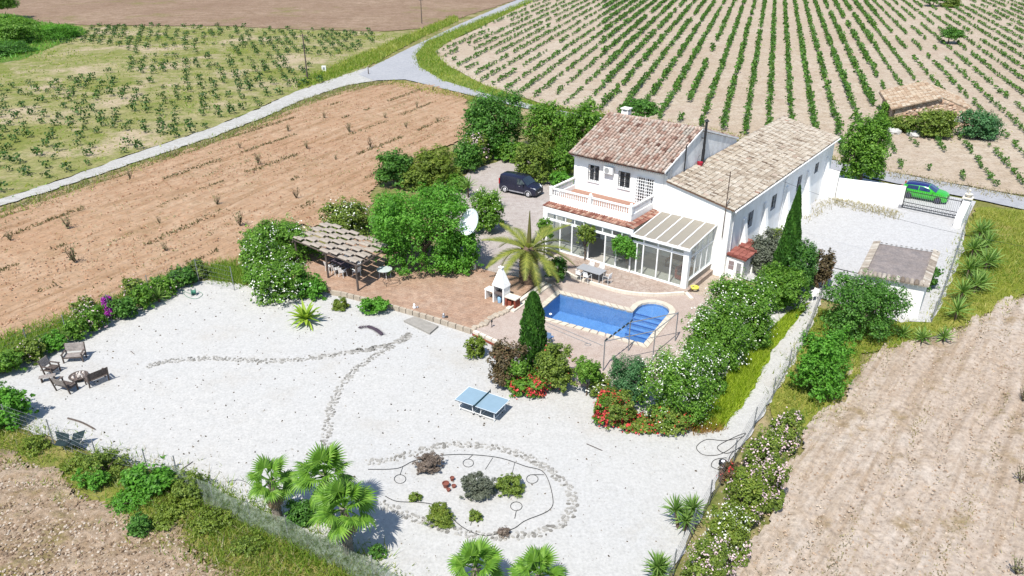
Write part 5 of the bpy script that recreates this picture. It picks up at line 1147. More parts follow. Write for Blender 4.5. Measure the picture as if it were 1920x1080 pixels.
b = MB(); b.tube([at(910, 880, .05), at(924, 858, .05)], .012, 4); b.tube([at(960, 888, .05), at(965, 868, .05)], .012, 4); b.tube([at(882, 985, .05), at(888, 968, .05)], .012, 4); b.build('branch_line', blackm, ir)
hose('garden_hose', [(1395, 818), (1360, 826), (1325, 824), (1306, 838), (1318, 852), (1345, 853), (1368, 842), (1385, 826), (1398, 812), (1372, 822), (1345, 838), (1362, 850), (1390, 838)], 'black garden hose lying in loose loops on the gravel by the right fence')
hose('garden_hose', [(1362, 858), (1340, 862), (1334, 874), (1350, 880), (1362, 872), (1372, 850), (1392, 835)], 'short black hose curled beside the dark drum near the right fence')
dr = thing('cable_drum', 'dark round drum with white centre beside the loose hose loops', 'drum', at(1355, 871, G))
b = MB(); b.lathe([(.2, 0), (.22, .03), (.13, .06), (.13, .16), (.22, .19), (.2, .22), (.1, .22)], 16); b.build('drum', blackm, dr, smooth=40); b = MB(); b.lathe([(.1, .222), (.08, .25)], 12); b.build('hub', wframe, dr)
hr_ = thing('hose_reel', 'small green hose reel on the gravel near the oleander', 'hose reel', at(364, 553, G), R(20))
b = MB(); b.tube([(-.15, 0, .25), (-.1, 0, .25)], .22, 14); b.tube([(-.1, 0, .25), (.1, 0, .25)], .14, 12); b.tube([(.1, 0, .25), (.15, 0, .25)], .22, 14); b.build('reel', plain('green_plastic', (.03, .16, .10), .5, bump=0), hr_, smooth=40)
b = MB(); b.tube([(-.17, -.2, 0), (-.17, 0, .55), (.17, 0, .55), (.17, -.2, 0)], .02, 5); b.tube([(-.17, .2, 0), (-.17, 0, .55)], .02, 5); b.build('frame', postgrey, hr_)
hose('garden_hose', [(364, 553), (350, 548), (342, 545), (350, 556), (368, 560), (380, 552), (372, 546)], 'thin green hose coiled round the small green reel', .015, mat=plain('green_hose', (.05, .18, .12), .5, bump=0))
hose('garden_hose', [(430, 902), (450, 900), (468, 908), (476, 920), (472, 926)], 'thin dark hose end curling by the left palm', .012)
def pot(x, y, r_, h_, label):
    t = thing('plant_pot', label, 'pot', at(x, y, G)); b = MB(); b.lathe([(r_ * .7, 0), (r_, h_ * .9), (r_ * 1.1, h_ * .9), (r_ * 1.1, h_), (r_ * .9, h_), (r_ * .85, h_ * .7), (0, h_ * .7)], 14); b.build('body', terracotta, t, smooth=40)
pot(836, 913, .17, .26, 'largest terracotta pot of the little group in the oval bed')
pot(848, 901, .11, .2, 'small upright terracotta pot behind the largest pot in the oval bed')
pot(841, 921, .1, .14, 'smallest low terracotta pot in front of the largest pot in the oval bed')
pot(851, 914, .11, .14, 'pale pinkish pot on the right of the pot group in the oval bed')
fl = thing('fallen_frond', 'dead dark palm frond lying curved on the white gravel', 'palm frond')
P = smooth_line([at(x, y, .1) for x, y in [(671, 614), (690, 612), (705, 618), (717, 627)]], 5); b = MB(); b.tube(P, [.02] * 5 + [.09] * 5 + [.12] * 5 + [.05], 5); b.build('rachis', plain('dead_leaf', (.05, .035, .05), .9), fl)
b = MB()
for k in range(len(P) - 1):
    for s_ in (-1, 1): c = P[k]; d = (P[k + 1] - P[k]).normalized(); b.add([c, c + d * .1, c + Vector((-d.y, d.x, 0)) * s_ * .28 + d * .25], [(0, 1, 2)])
b.build('leaflets', plain('dead_leaflet', (.06, .04, .05), .9), fl)
for k, (x0, y0, x1, y1) in enumerate(((127, 784, 180, 806), (245, 658, 252, 664), (340, 880, 362, 865), (1100, 832, 1130, 845))):
    b = MB(); P = smooth_line([at(x0, y0, .06), at((x0 + x1) / 2, (y0 + y1) / 2 - (3 if k == 0 else 0), .07), at(x1, y1, .05)], 4); b.tube(P, [.05 if k == 0 else .02] * (len(P) - 1) + [.008], 5)
    tag(b.build('stick', wood_dk), ['long dark curved stick lying near the twin seat', 'short dark stick standing out of the gravel beyond the fire pit', 'thin pale stick lying near the near left hedge', 'thin twig lying on the gravel right of the table tennis table'][k], 'stick')

# ---------------------------------------------------------------- stone paths: real stones pressed into the gravel
stone_t = tint_mat('path_stone', [(0, alb(150, 146, 138)), (.5, alb(196, 192, 184)), (1, alb(218, 214, 206))], bump=.6)
def stone_mesh(sz, rgs):
    n = rgs.randint(5, 7); P = []
    for k in range(n): q = 2 * math.pi * (k + rgs.uniform(-.25, .25)) / n; r_ = sz * rgs.uniform(.7, 1.1); P.append((r_ * math.cos(q) * 1.25, r_ * math.sin(q) * .85))
    b = MB(); b.tint = rgs.random(); o = 0; b.v = [(x, y, -.03) for x, y in P] + [(x, y, .028) for x, y in P] + [(x * .85, y * .85, .045) for x, y in P]
    for k in range(n): j = (k + 1) % n; b.face([k, j, n + j, n + k]); b.face([n + k, n + j, 2 * n + j, 2 * n + k])
    b.face([2 * n + k for k in range(n)]); return b
rgs = random.Random(11); protos = [stone_mesh(rgs.uniform(.075, .14), rgs).mesh('stone', stone_t) for _ in range(14)]
def stone_path(label, line, width, cat='stone path', per=26, close=False, lim=300):
    t = thing('stone_path', label, cat); P = smooth_line([at(x, y, G) for x, y in line], 10, close); acc = []
    for i in range(len(P) - 1):
        L = (P[i + 1] - P[i]).length; d = (P[i + 1] - P[i]).normalized(); nn_ = Vector((-d.y, d.x, 0)); k = L * width * per * 2.6; k = int(k) + (rgs.random() < k - int(k))
        for _ in range(k):
            acc.append(P[i] + d * rgs.uniform(0, L) + nn_ * rgs.uniform(-width / 2, width / 2))
    keep = []
    for p in acc:
        if all((p - q).length > .145 for q in keep): keep.append(p)
    keep.sort(key=lambda p: p.y); rest = MB()
    for k, p in enumerate(keep):
        if k < lim: o = obj('stone', rgs.choice(protos), t, p); o.rotation_euler = (rgs.uniform(-.08, .08), rgs.uniform(-.08, .08), rgs.uniform(0, 6.3)); s_ = rgs.uniform(.75, 1.15); o.scale = (s_, s_, 1)
        else:
            b = stone_mesh(rgs.uniform(.11, .2), rgs); rest.tint = b.tint; rest.add([Vector(v) + p for v in b.v], b.f)
    if rest.v: rest.build('stones', stone_t, t, kind='stuff')
stone_path('wavy path of flat grey stones crossing the upper gravel toward the terrace step', [(280, 690), (300, 680), (400, 672), (520, 677), (640, 664), (735, 645), (772, 626)], .5, lim=150)
stone_path('flat stone path curving down the gravel to the palms', [(738, 648), (690, 675), (655, 704), (628, 745), (614, 800), (608, 850)], .5, lim=150)
stone_path('oval ring of flat grey stones around the planted gravel bed', [(690, 868), (740, 860), (800, 842), (860, 834), (930, 840), (990, 858), (1040, 890), (1072, 928), (1066, 968), (1030, 994), (960, 1006), (880, 1001), (800, 980), (745, 958), (715, 944)], .46, lim=300)
# short loose cluster at the end of the upper path
# scattered dark bits on the gravel
pts = scatter([tuple(p)[:2] for p in px([(60, 700), (400, 540), (640, 560), (900, 660), (1120, 780), (1350, 830), (1250, 1060), (900, 1060), (640, 1030), (330, 880), (60, 790)])], 1200)
b = MB()
for x, y in pts: s_ = .012 + .06 * random.random() ** 2.5; b.tint = random.random(); a_ = random.uniform(0, 3.1); c, s2 = math.cos(a_), math.sin(a_); b.hexa([(x - s_ * c, y - s_ * s2, G), (x + s_ * .5 * s2, y - s_ * .5 * c, G), (x + s_ * c, y + s_ * s2, G), (x - s_ * .5 * s2, y + s_ * .5 * c, G)], [(x - s_ * c * .6, y - s_ * s2 * .6, G + s_), (x + s_ * .3 * s2, y - s_ * .3 * c, G + s_), (x + s_ * c * .6, y + s_ * s2 * .6, G + s_), (x - s_ * .3 * s2, y + s_ * .3 * c, G + s_)])
b.build('gravel_debris', tint_mat('litter', [(0, (.03, .025, .02)), (.6, (.12, .09, .06)), (1, (.3, .28, .25))]), kind='stuff')
def clods(name, poly, n, s0, s1, mat, z, rng):
    P = scatter([tuple(p)[:2] for p in poly], n, rng); n = len(P); s_ = rng.uniform(s0, s1, n) ** 1.0
    base = np.array([(1, 0, 0), (0, 1, 0), (-1, 0, 0), (0, -1, 0), (0, 0, .9), (0, 0, -.5)]); V = base[None] * (s_[:, None, None] * rng.uniform(.6, 1.3, (n, 6, 3))); a_ = rng.uniform(0, 6.28, n)
    c, s2 = np.cos(a_)[:, None], np.sin(a_)[:, None]; X = V[..., 0] * c - V[..., 1] * s2 + P[:, :1]; Y = V[..., 0] * s2 + V[..., 1] * c + P[:, 1:2]; Z = V[..., 2] + z
    V = np.stack([X, Y, Z], -1).reshape(-1, 3); f = np.array([(0, 1, 4), (1, 2, 4), (2, 3, 4), (3, 0, 4)]); Fq = (f[None] + 6 * np.arange(n)[:, None, None]).reshape(-1, 3)
    return obj(name, npmesh(name, V, Fq, mat, np.repeat(rng.random(n), 4)), kind='stuff')
cl_r = tint_mat('pink_clods', [(0, alb(170, 140, 112)), (.5, alb(222, 194, 166)), (1, alb(240, 222, 200))]); cl_l = tint_mat('brown_clods', [(0, alb(120, 96, 74)), (.5, alb(196, 168, 140)), (1, alb(236, 222, 204))]); cl_o = tint_mat('orange_clods', [(0, alb(160, 112, 80)), (.6, alb(220, 170, 134)), (1, alb(236, 196, 164))])
clods('soil_clods', RF, 9000, .02, .075, cl_r, .04, np.random.default_rng(1)); clods('soil_clods', LF, 12000, .02, .09, cl_l, .04, np.random.default_rng(2)); clods('soil_clods', PLOUGH, 12000, .03, .11, cl_o, .05, np.random.default_rng(3))

# ---------------------------------------------------------------- fences, poles, signs
def mesh_fence(label, pts, h, name='mesh_fence', lean=0, net=None, n_h=6):
    t = thing(name, label, 'fence'); P = [Vector(p) for p in pts]
    for p in P: b = MB(); b.tube([(p.x, p.y, 0), (p.x + random.uniform(-.03, .03), p.y, h)], .03, 6); b.build('post', postgrey, t, smooth=60)
    b = MB(); 
    for i in range(len(P) - 1):
        p, q_ = P[i], P[i + 1]; L = (q_ - p).length
        for k in range(n_h): z = .12 + (h - .2) * k / (n_h - 1); b.tube([p + Vector((0, 0, z)), q_ + Vector((0, 0, z))], .006, 3, False)
        for k in range(int(L / .25)): c = p.lerp(q_, (k + .5) / int(L / .25)); b.tube([c + Vector((0, 0, .1)), c + Vector((0, 0, h - .1))], .004, 3, False)
    b.build('wire_mesh', postgrey, t, kind='stuff')
    return t
mesh_fence('wire mesh fence on thin posts along the hedge on the far side of the gravel', px([(0, 702), (60, 668), (130, 640), (210, 600), (284, 562), (374, 530), (440, 545)]), 2.0)
mesh_fence('wire mesh fence on thin posts along the near left edge of the gravel', px([(-80, 770), (20, 806), (102, 835), (186, 874), (280, 892), (336, 905)]), 1.7)
mesh_fence('wire mesh fence on dark posts between the white path and the right field', px([(1538, 562), (1508, 645), (1478, 692), (1448, 748), (1412, 805), (1375, 868), (1330, 945), (1300, 1000), (1262, 1078), (1230, 1150)]), 1.5)
mesh_fence('wire mesh fence running from the gate pillar down past the shed', px([(1812, 418), (1796, 470), (1776, 530), (1760, 575), (1746, 606)]), 1.7)
# sagging shade net on the near fence
sn_ = thing('shade_net', 'grey green sagging shade net along the near edge below the palms', 'net'); pl_ = px([(336, 905), (400, 940), (470, 975), (540, 1005), (620, 1042), (700, 1082), (780, 1125)])
for p in pl_: b = MB(); b.tube([(p.x, p.y, 0), (p.x, p.y, 1.25)], .03, 6); b.build('post', postgrey, sn_)
b = MB(); rows_ = []
PP = smooth_line(pl_, 10); rgn = random.Random(4)
for i, p in enumerate(PP):
    d = (PP[min(i + 1, len(PP) - 1)] - PP[max(i - 1, 0)]).normalized(); nn_ = Vector((d.y, -d.x, 0)); top = 1.15 - .2 * abs(math.sin(i * .314)) ; rows_.append([p + Vector((0, 0, top)) + nn_ * .0, p + nn_ * (.15 + rgn.uniform(-.05, .05)) + Vector((0, 0, top * .66)), p + nn_ * (.3 + rgn.uniform(-.08, .08)) + Vector((0, 0, top * .33)), p + nn_ * (.45 + rgn.uniform(-.12, .12)) + Vector((0, 0, .03))])
for r_ in rows_: b.v += [tuple(p) for p in r_]
for i in range(len(rows_) - 1):
    for k in range(3): b.face([i * 4 + k, i * 4 + k + 1, i * 4 + 5 + k, i * 4 + 4 + k])
t = NT('shade_net_cloth'); p_ = t.pos(); c = t.ramp(t.noise(p_, 3, 6, .7), [(.35, alb(84, 104, 74)), (.6, alb(176, 188, 168))]); t.set(c, .9); tr = t.n('ShaderNodeBsdfTransparent'); ms = t.n('ShaderNodeMixShader')
t.l(t.ramp(t.noise(p_, 9, 5, .8), [(.38, (.12,) * 3), (.62, (.8,) * 3)]), ms.inputs[0]); t.l(tr.outputs[0], ms.inputs[1]); t.l(t.b.outputs[0], ms.inputs[2]); t.l(ms.outputs[0], t.out.inputs[0])
b.build('net', t.m, sn_, smooth=60)
def pole(name, x, y, h, label, r=.1, mat=None, extra=None):
    t = thing(name, label, 'pole', at(x, y)); b = MB(); b.tube([(0, 0, 0), (0, 0, h)], [r, r * .7], 7); b.build('shaft', mat or wood_dk, t, smooth=60)
    if extra: extra(t, h)
    return t
def arms(t, h): b = MB(); b.box(-.5, .5, -.05, .05, h - .35, h - .25); b.tube([(-.4, 0, h - .25), (-.4, 0, h - .1)], .05, 5); b.tube([(.4, 0, h - .25), (.4, 0, h - .1)], .05, 5); b.build('cross_arm', wood_dk, t)
pole('utility_pole', 577, 150, 7.3, 'dark wooden utility pole in the overgrown vineyard near the track', .13, extra=arms)
pole('utility_pole', 791, 44, 5.6, 'distant thin utility pole beside the far field and road', .12, extra=arms)
pole('marker_post', 691, 139, 1.3, 'short dark marker post with white band at the road junction', .09)
ms_ = thing('meter_box', 'small white cabinet standing in the weeds by the utility pole', 'cabinet', at(608, 134)); b = MB(); b.box(-.35, .35, -.15, .15, 0, .95); b.build('cabinet', wframe, ms_); b = MB(); b.box(-.2, .2, -.17, -.152, .3, .75); b.build('panel', greym, ms_)
sg = thing('field_sign', 'white rectangular sign with red lettering on a thin post beside the stone hut', 'sign', at(1789, 252), R(-8))
b = MB(); b.tube([(0, 0, 0), (.1, 0, 1.9)], .03, 6); b.build('post', wframe, sg)
b = MB(); b.box(-.55, .75, -.03, .0, 1.55, 2.3); pn = b.build('panel', wframe, sg)
lt = MB()
rgl = random.Random(9); x = -.4
for row, z in enumerate((2.02, 1.80)):
    x = -.38 + .12 * row
    while x < .55 - .12 * row: w_ = rgl.uniform(.04, .1); lt.box(x, x + w_, -.034, -.031, z, z + .12); x += w_ + rgl.choice((.03, .03, .09))
lt.build('lettering', plain('faded_red_print', (.25, .08, .07), .8, bump=0), pn, kind='stuff')
rp_ = thing('rubble_pile', 'heap of white limestone boulders in front of the stone hut', 'rock pile'); lime = plain('white_limestone', alb(238, 236, 230), .9, var=.12, sc=1.5, bump=.6, loc=False)
rgr = random.Random(6)
for k in range(34):
    big = k % 2; cx, cy = (rgr.gauss(1682, 11), rgr.gauss(244, 4)) if k < 22 else (rgr.gauss(1716, 8), rgr.gauss(252, 3)); c = at(cx, cy, .1); r_ = rgr.uniform(.2, .55); b = MB(); n = 7
    b.lathe([(r_ * rgr.uniform(.7, .9), -.1), (r_ * rgr.uniform(.9, 1.1), r_ * .35), (r_ * rgr.uniform(.6, .8), r_ * .8), (r_ * .25, r_ * rgr.uniform(.95, 1.1))], n, c)
    b.v = [(v[0] + rgr.uniform(-.12, .12) * r_ * 1.5, v[1] + rgr.uniform(-.12, .12) * r_ * 1.5, v[2] + rgr.uniform(-.1, .1) * r_) for v in b.v]; b.build('boulder', lime, rp_)
wc = thing('white_chair', 'white plastic chair left on the path beside the oleander hedge', 'chair', at(1522, 563, G), R(-60))
for k_, subs in kids_of(ch0): d_ = k_.copy(); COL.objects.link(d_); d_.parent = wc
# ================================================================ VEGETATION
G_BR = leaf_mat('bright_leaves', (0.045, 0.127, 0.012), (0.125, 0.330, 0.034), (0.213, 0.418, 0.072), .42)
G_MID = leaf_mat('mid_leaves', (0.044, 0.108, 0.012), (0.140, 0.289, 0.031), (0.251, 0.376, 0.072), .38)
G_DK = leaf_mat('dark_leaves', (0.029, 0.081, 0.013), (0.091, 0.230, 0.031), (0.165, 0.316, 0.065), .36)
G_OL = leaf_mat('olive_leaves', (0.053, 0.094, 0.014), (0.192, 0.269, 0.041), (0.295, 0.336, 0.084), .36)
G_BLUE = leaf_mat('blue_green_leaves', (0.027, 0.079, 0.031), (0.081, 0.210, 0.072), (0.162, 0.276, 0.132), .34)
G_GREY = leaf_mat('grey_leaves', (.06, .07, .05), (.15, .17, .12), (.24, .25, .2))
G_BROWN = leaf_mat('red_brown_leaves', (.045, .035, .018), (.13, .10, .045), (.2, .09, .06))
G_DRY = leaf_mat('dry_leaves', (.09, .065, .05), (.19, .15, .12), (.26, .22, .18), .1)
G_LIME = leaf_mat('lime_leaves', (.18, .26, .015), (.38, .48, .04), (.46, .50, .08), .5)
G_YEL = leaf_mat('yellow_green_leaves', (.07, .11, .012), (.17, .24, .03), (.26, .28, .05))
G_VINE = leaf_mat('vine_leaves', (.028, .075, .012), (.085, .20, .026), (.17, .28, .06))
G_YUC = leaf_mat('yucca_leaves', (.05, .11, .02), (.15, .27, .05), (.28, .38, .12))
G_CYP = leaf_mat('cypress_leaves', (.020, .062, .010), (.06, .17, .022), (.1, .22, .03), .15)
F_WHITE = leaf_mat('white_blossom', (.6, .6, .52), (.8, .8, .74), None, .2); F_RED = leaf_mat('red_blossom', (.36, .02, .03), (.55, .06, .05), None, .2)
F_PINK = leaf_mat('pink_blossom', (.48, .34, .38), (.66, .5, .54), None, .2); F_MAG = leaf_mat('magenta_blossom', (.28, .01, .28), (.42, .03, .42), None, .2)

def cloud(ells, n, size, rng, aspect=.55, clump=.34, shell=.55, up=.85, zmin=0.02, droop=0.0, kcl=None):
    """Leaf-sized faces grouped in clumps through the outer part of the given ellipsoids (cx, cy, cz, rx, ry, rz)."""
    E = np.array(ells, float); area = (E[:, 3] * E[:, 4] + E[:, 3] * E[:, 5] + E[:, 4] * E[:, 5]); pr = area / area.sum()
    Ks = np.maximum(5, (kcl or 46) * np.sqrt(pr)).astype(int); cen = []; rad = []; own = []
    for i, e in enumerate(E):
        d = rng.standard_normal((Ks[i], 3)); d /= np.linalg.norm(d, axis=1)[:, None]; d[:, 2] = np.where(d[:, 2] < -.55, -d[:, 2], d[:, 2])
        f = rng.uniform(shell, .92, (Ks[i], 1)); spr = rng.random(Ks[i]) < .3; f[spr] = rng.uniform(.95, 1.22, (spr.sum(), 1)); cen.append(e[:3] + d * f * e[3:]); rad.append(np.where(spr, .48, 1.0) * rng.uniform(.7, 1.25, Ks[i]) * clump); own += [i] * Ks[i]
    cen = np.concatenate(cen); rad = np.concatenate(rad); own = np.array(own); cp = (rad ** 2) * pr[own] / np.bincount(own, minlength=len(E))[own]; cp /= cp.sum()
    k = rng.choice(len(cen), n, p=cp); e = E[own[k]]
    d = rng.standard_normal((n, 3)); d /= np.linalg.norm(d, axis=1)[:, None]
    P = cen[k] + d * (rng.random((n, 1)) ** .45) * rad[k][:, None] * e[:, 3:]
    o = (P - e[:, :3]) / e[:, 3:]; o /= np.linalg.norm(o, axis=1)[:, None] + 1e-6
    N = d * .55 + o * .65 + rng.standard_normal((n, 3)) * .55; N[:, 2] += up; N /= np.linalg.norm(N, axis=1)[:, None]
    keep = P[:, 2] > zmin; P, N, k = P[keep], N[keep], k[keep]; n = len(P)
    T = np.cross(N, rng.standard_normal((n, 3))); T /= np.linalg.norm(T, axis=1)[:, None] + 1e-9
    if droop: T[:, 2] -= droop; T /= np.linalg.norm(T, axis=1)[:, None]; N = np.cross(T, np.cross(N, T)); N /= np.linalg.norm(N, axis=1)[:, None] + 1e-9
    B = np.cross(N, T); s = size * rng.uniform(.65, 1.35, (n, 1))
    V = np.stack([P - T * s * .5, P + B * s * aspect * .5 + N * s * .06, P + T * s * .5, P - B * s * aspect * .5 + N * s * .06], 1).reshape(-1, 3)
    ct = rng.random(len(cen)); tint = np.clip(.30 * ct[k] + .7 * rng.random(n), 0, 1)
    return V, np.arange(n * 4).reshape(-1, 4), tint
def leaf_obj(name, ells, n, size, mat, parent, seed, **kw):
    kind = kw.pop('kind', None); V, Fq, ti = cloud(ells, n, size, np.random.default_rng(seed), **kw); return obj(name, npmesh(name, V, Fq, mat, ti), parent, kind=kind)
def fit_box(x0, y0, x1, y1, z0=0.0, depth=.85, minb=.25):
    """The ellipsoid, resting on height z0, that fills a survey-photo box."""
    xm = (x0 + x1) / 2; g = at(xm, y1, z0); s = ppm(g); 
    for _ in range(4):
        a = (x1 - x0) / 2 / s; Hh = (y1 - y0) / s; dist = math.hypot(g.x, g.y); al = math.atan2(CAMH - g.z, dist); ad = a * depth
        if Hh < 2 * ad * math.sin(al) * 1.03: ad = Hh / 2 / math.sin(al) / 1.1
        b = math.sqrt(max(.02, (Hh / 2) ** 2 - (ad * math.sin(al)) ** 2)) / math.cos(al); b = max(b, minb)
        c = at(xm, (y0 + y1) / 2, z0 + b * .9); s = ppm(c); g = Vector((c.x, c.y, z0))
    return c, a, ad, b
SEED = [100]
def shrub(box, label, mat, cat='shrub', z0=0.0, dens=1.0, leaf=None, flower=None, nf=0.05, name='shrub', group=None, lumps=5, aspect=.55, clump=.34, depth=.85, droop=0.0, fsize=.6, fhalf=None, trunk=0.0, shell=.55):
    SEED[0] += 1; sd_ = SEED[0]; rg_ = random.Random(sd_); c, a, ad, b = fit_box(*box, z0, depth)
    t = thing(name, label, cat, (c.x, c.y, z0), 0, group); s = ppm(c); L = leaf or max(.10, min(.26, 4.6 / s))
    cz = c.z - z0; ells = [(0, 0, cz, a * .84, ad * .84, b * .86)]
    for k in range(lumps):
        q = rg_.uniform(0, 6.28); h = rg_.uniform(-.2, .8); f = rg_.uniform(.42, .6); r_ = rg_.uniform(.40, .56); ells.append((a * f * math.cos(q), ad * f * math.sin(q), cz + b * h * .5, a * r_, ad * r_, b * r_ * 1.02))
    if 1: ells.append((0, 0, b * .38, a * .90, ad * .90, b * .42)); ells += [(a * .55 * math.cos(q), ad * .55 * math.sin(q), b * .4, a * .42, ad * .42, b * .42) for q in (.4, 1.7, 2.9, 4.0, 5.2)]
    area = 4 * math.pi * ((a * ad) ** 1.6 / 3 + (a * b) ** 1.6 / 3 + (ad * b) ** 1.6 / 3) ** (1 / 1.6); n = int(min(17000, max(260, dens * 2.9 * area / (L * L * aspect * .6))))
    leaf_obj('crown', ells, n, L, mat, t, sd_, aspect=aspect, clump=clump, droop=droop, shell=shell, kcl=int(min(140, 34 + area * .9)))
    if flower:
        fe = [(e[0], e[1], e[2], e[3] * 1.07, e[4] * 1.07, e[5] * 1.07) for e in ells]; leaf_obj('blossoms', fe, int(n * nf), L * fsize, flower, t, sd_ + 5000, aspect=.9, clump=clump, up=.6, shell=.8, kind='stuff')
    m = MB(); k = 3 if trunk == 0 else 1
    for q in range(k):
        an = rg_.uniform(0, 6.28); tip = Vector((a * .45 * math.cos(an), ad * .45 * math.sin(an), cz + b * .25)); m.tube([(0.03 * q, 0, -.05), tip * .45 + Vector((0, 0, .1)), tip], [max(.03, a * .05) if not trunk else trunk, .03, .012], 6)
    if trunk:
        for q in range(5): an = q * 1.26; m.tube([(0, 0, cz - b * .75), (a * .3 * math.cos(an), ad * .3 * math.sin(an), cz - b * .2), (a * .6 * math.cos(an), ad * .6 * math.sin(an), cz + b * .3)], [trunk * .6, trunk * .35, .02], 5)
    m.build('trunk' if trunk else 'stems', bark if trunk else stem_m, t)
    return t, c, a, ad, b
def tree(box, base_y, label, mat, tr=.14, **kw):
    """box: crown; base_y: survey row of the trunk foot"""
    x0, y0, x1, y1 = box; xm = (x0 + x1) / 2; g = at(xm, base_y); SEED[0] += 1; sd_ = SEED[0]; rg_ = random.Random(sd_); s = ppm(g); a = (x1 - x0) / 2 / s
    al = math.atan2(CAMH, math.hypot(g.x, g.y)); Hh = (y1 - y0) / s; b = math.sqrt(max(.1, (Hh / 2) ** 2 - (a * .85 * math.sin(al)) ** 2)) / math.cos(al)
    ym = (y0 + y1) / 2; d = Vector((0, 0, 0)); lo, hi = 0.0, 30.0
    for _ in range(40):
        z = (lo + hi) / 2; p = at(xm, ym, z)
        if math.hypot(p.x, p.y) > math.hypot(g.x, g.y): lo = z
        else: hi = z
    cz = max(z, b * .8); t = thing('tree', label, 'tree', g, 0, kw.get('group')); L = kw.get('leaf') or max(.12, min(.3, 4.6 / s)); ad = a * .9
    ells = [(0, 0, cz, a * .8, ad * .8, b * .82)]
    for k in range(kw.get('lumps', 7)):
        q = rg_.uniform(0, 6.28); h = rg_.uniform(-.5, .8); f = rg_.uniform(.4, .62); r_ = rg_.uniform(.38, .55); ells.append((a * f * math.cos(q), ad * f * math.sin(q), cz + b * h * .6, a * r_, ad * r_, b * r_))
    sk = kw.get('skirt', 0)
    if sk: ells += [(a * .5 * math.cos(q), ad * .5 * math.sin(q), max(.6, cz - b * sk), a * .36, ad * .36, b * .36) for q in (.3, 1.3, 2.4, 3.4, 4.4, 5.5)]
    area = 4 * math.pi * ((a * ad) ** 1.6 / 3 + 2 * (a * b) ** 1.6 / 3) ** (1 / 1.6); n = int(min(26000, kw.get('dens', 1) * 2.4 * area / (L * L * .33)))
    leaf_obj('crown', ells, n, L, mat, t, sd_, clump=kw.get('clump', .32), droop=kw.get('droop', 0), shell=.5, kcl=int(min(170, 50 + area * .9)), zmin=.15)
    m = MB(); h0 = max(.25, cz - b * .6); m.tube([(0, 0, -.1), (.05, .03, h0 * .6), (0, 0, h0)], [tr * 1.25, tr, tr * .9], 8)
    for q in range(6): an = q * 1.05 + rg_.uniform(-.3, .3); r1 = rg_.uniform(.5, .75); m.tube([(0, 0, h0 * .9), (a * .3 * math.cos(an), ad * .3 * math.sin(an), h0 + b * .35), (a * r1 * math.cos(an), ad * r1 * math.sin(an), cz + b * rg_.uniform(0, .45))], [tr * .65, tr * .4, .02], 6)
    m.build('trunk', bark, t, smooth=60)
    return t

# ---- trees and shrubs behind and left of the house
tree((864, 166, 994, 292), 290, 'dark green round tree at the bend of the driveway by the ploughed field', G_DK, .2, skirt=.5, lumps=9)
tree((690, 335, 900, 500), 506, 'large bright green pepper tree between the pergola and the satellite dish', G_BR, .3, lumps=12, droop=.4, clump=.26, dens=1.2, skirt=.75)
shrub((690, 385, 770, 480), 'bright green bush on the pergola side of the pepper tree', G_BR, droop=.4)
shrub((815, 420, 905, 520), 'bright green bush at the foot of the pepper tree by the dish mast', G_BR, droop=.4, z0=.0)
tree((985, 186, 1078, 285), 300, 'tallest mid green tree in the thicket behind the van', G_MID, .16, skirt=.8)
tree((1050, 188, 1140, 290), 300, 'mid green tree in the thicket touching the house roof corner', G_MID, .16, skirt=.8)
shrub((985, 225, 1060, 305), 'olive green bush filling the middle of the thicket behind the van', G_OL)
shrub((1040, 235, 1082, 320), 'leafy bush pressed against the left house wall', G_MID)
shrub((962, 262, 1045, 345), 'mixed green bush beside the van at the driveway edge', G_OL)
shrub((1010, 270, 1078, 335), 'dense green bush between the van and the house wall', G_MID)
shrub((1026, 318, 1078, 352), 'low bright green hedge bush beside the balcony end', G_BR)
tree((1166, 182, 1240, 226), 238, 'small dark tree behind the house ridge beside the chimney', G_DK, .1)
shrub((905, 250, 960, 298), 'fresh green bush at the foot of the dark round tree', G_BR)
shrub((868, 246, 922, 310), 'pale pink flowering oleander on the left edge of the driveway', G_OL, flower=F_PINK, nf=.16)
shrub((698, 276, 782, 352), 'dark green bush at the corner of the ploughed field', G_DK)
shrub((768, 268, 868, 352), 'yellow green strappy bush on the field side of the driveway', G_YEL, aspect=.22, leaf=.34)
shrub((845, 262, 905, 325), 'dark shadowy bush between the strappy bush and the pink oleander', G_DK)
shrub((598, 368, 700, 450), 'pale olive bush between the pergola roof and the ploughed field', G_OL, flower=F_WHITE, nf=.05)
shrub((878, 352, 948, 440), 'dark green shrub behind the white satellite dish', G_MID, flower=F_WHITE, nf=.03)
shrub((455, 402, 600, 500), 'tall white flowering oleander behind the pergola corner', G_MID, flower=F_WHITE, nf=.035, name='oleander')
shrub((450, 440, 530, 540), 'white flowering oleander at the outer end of the hedge by the gravel', G_MID, flower=F_WHITE, nf=.035, name='oleander')
shrub((462, 480, 580, 568), 'white flowering oleander spilling onto the gravel in front of the pergola', G_MID, flower=F_WHITE, nf=.07, name='oleander')
shrub((548, 508, 616, 562), 'plain bright green oleander by the nearest pergola post', G_BR, name='oleander')
shrub((928, 262, 990, 304), 'small mid green bush between the dark round tree and the van', G_MID)
shrub((742, 306, 812, 356), 'low olive bush filling the gap above the pepper tree', G_OL)
shrub((836, 322, 884, 362), 'low green bush at the driveway kerb above the dish', G_MID)
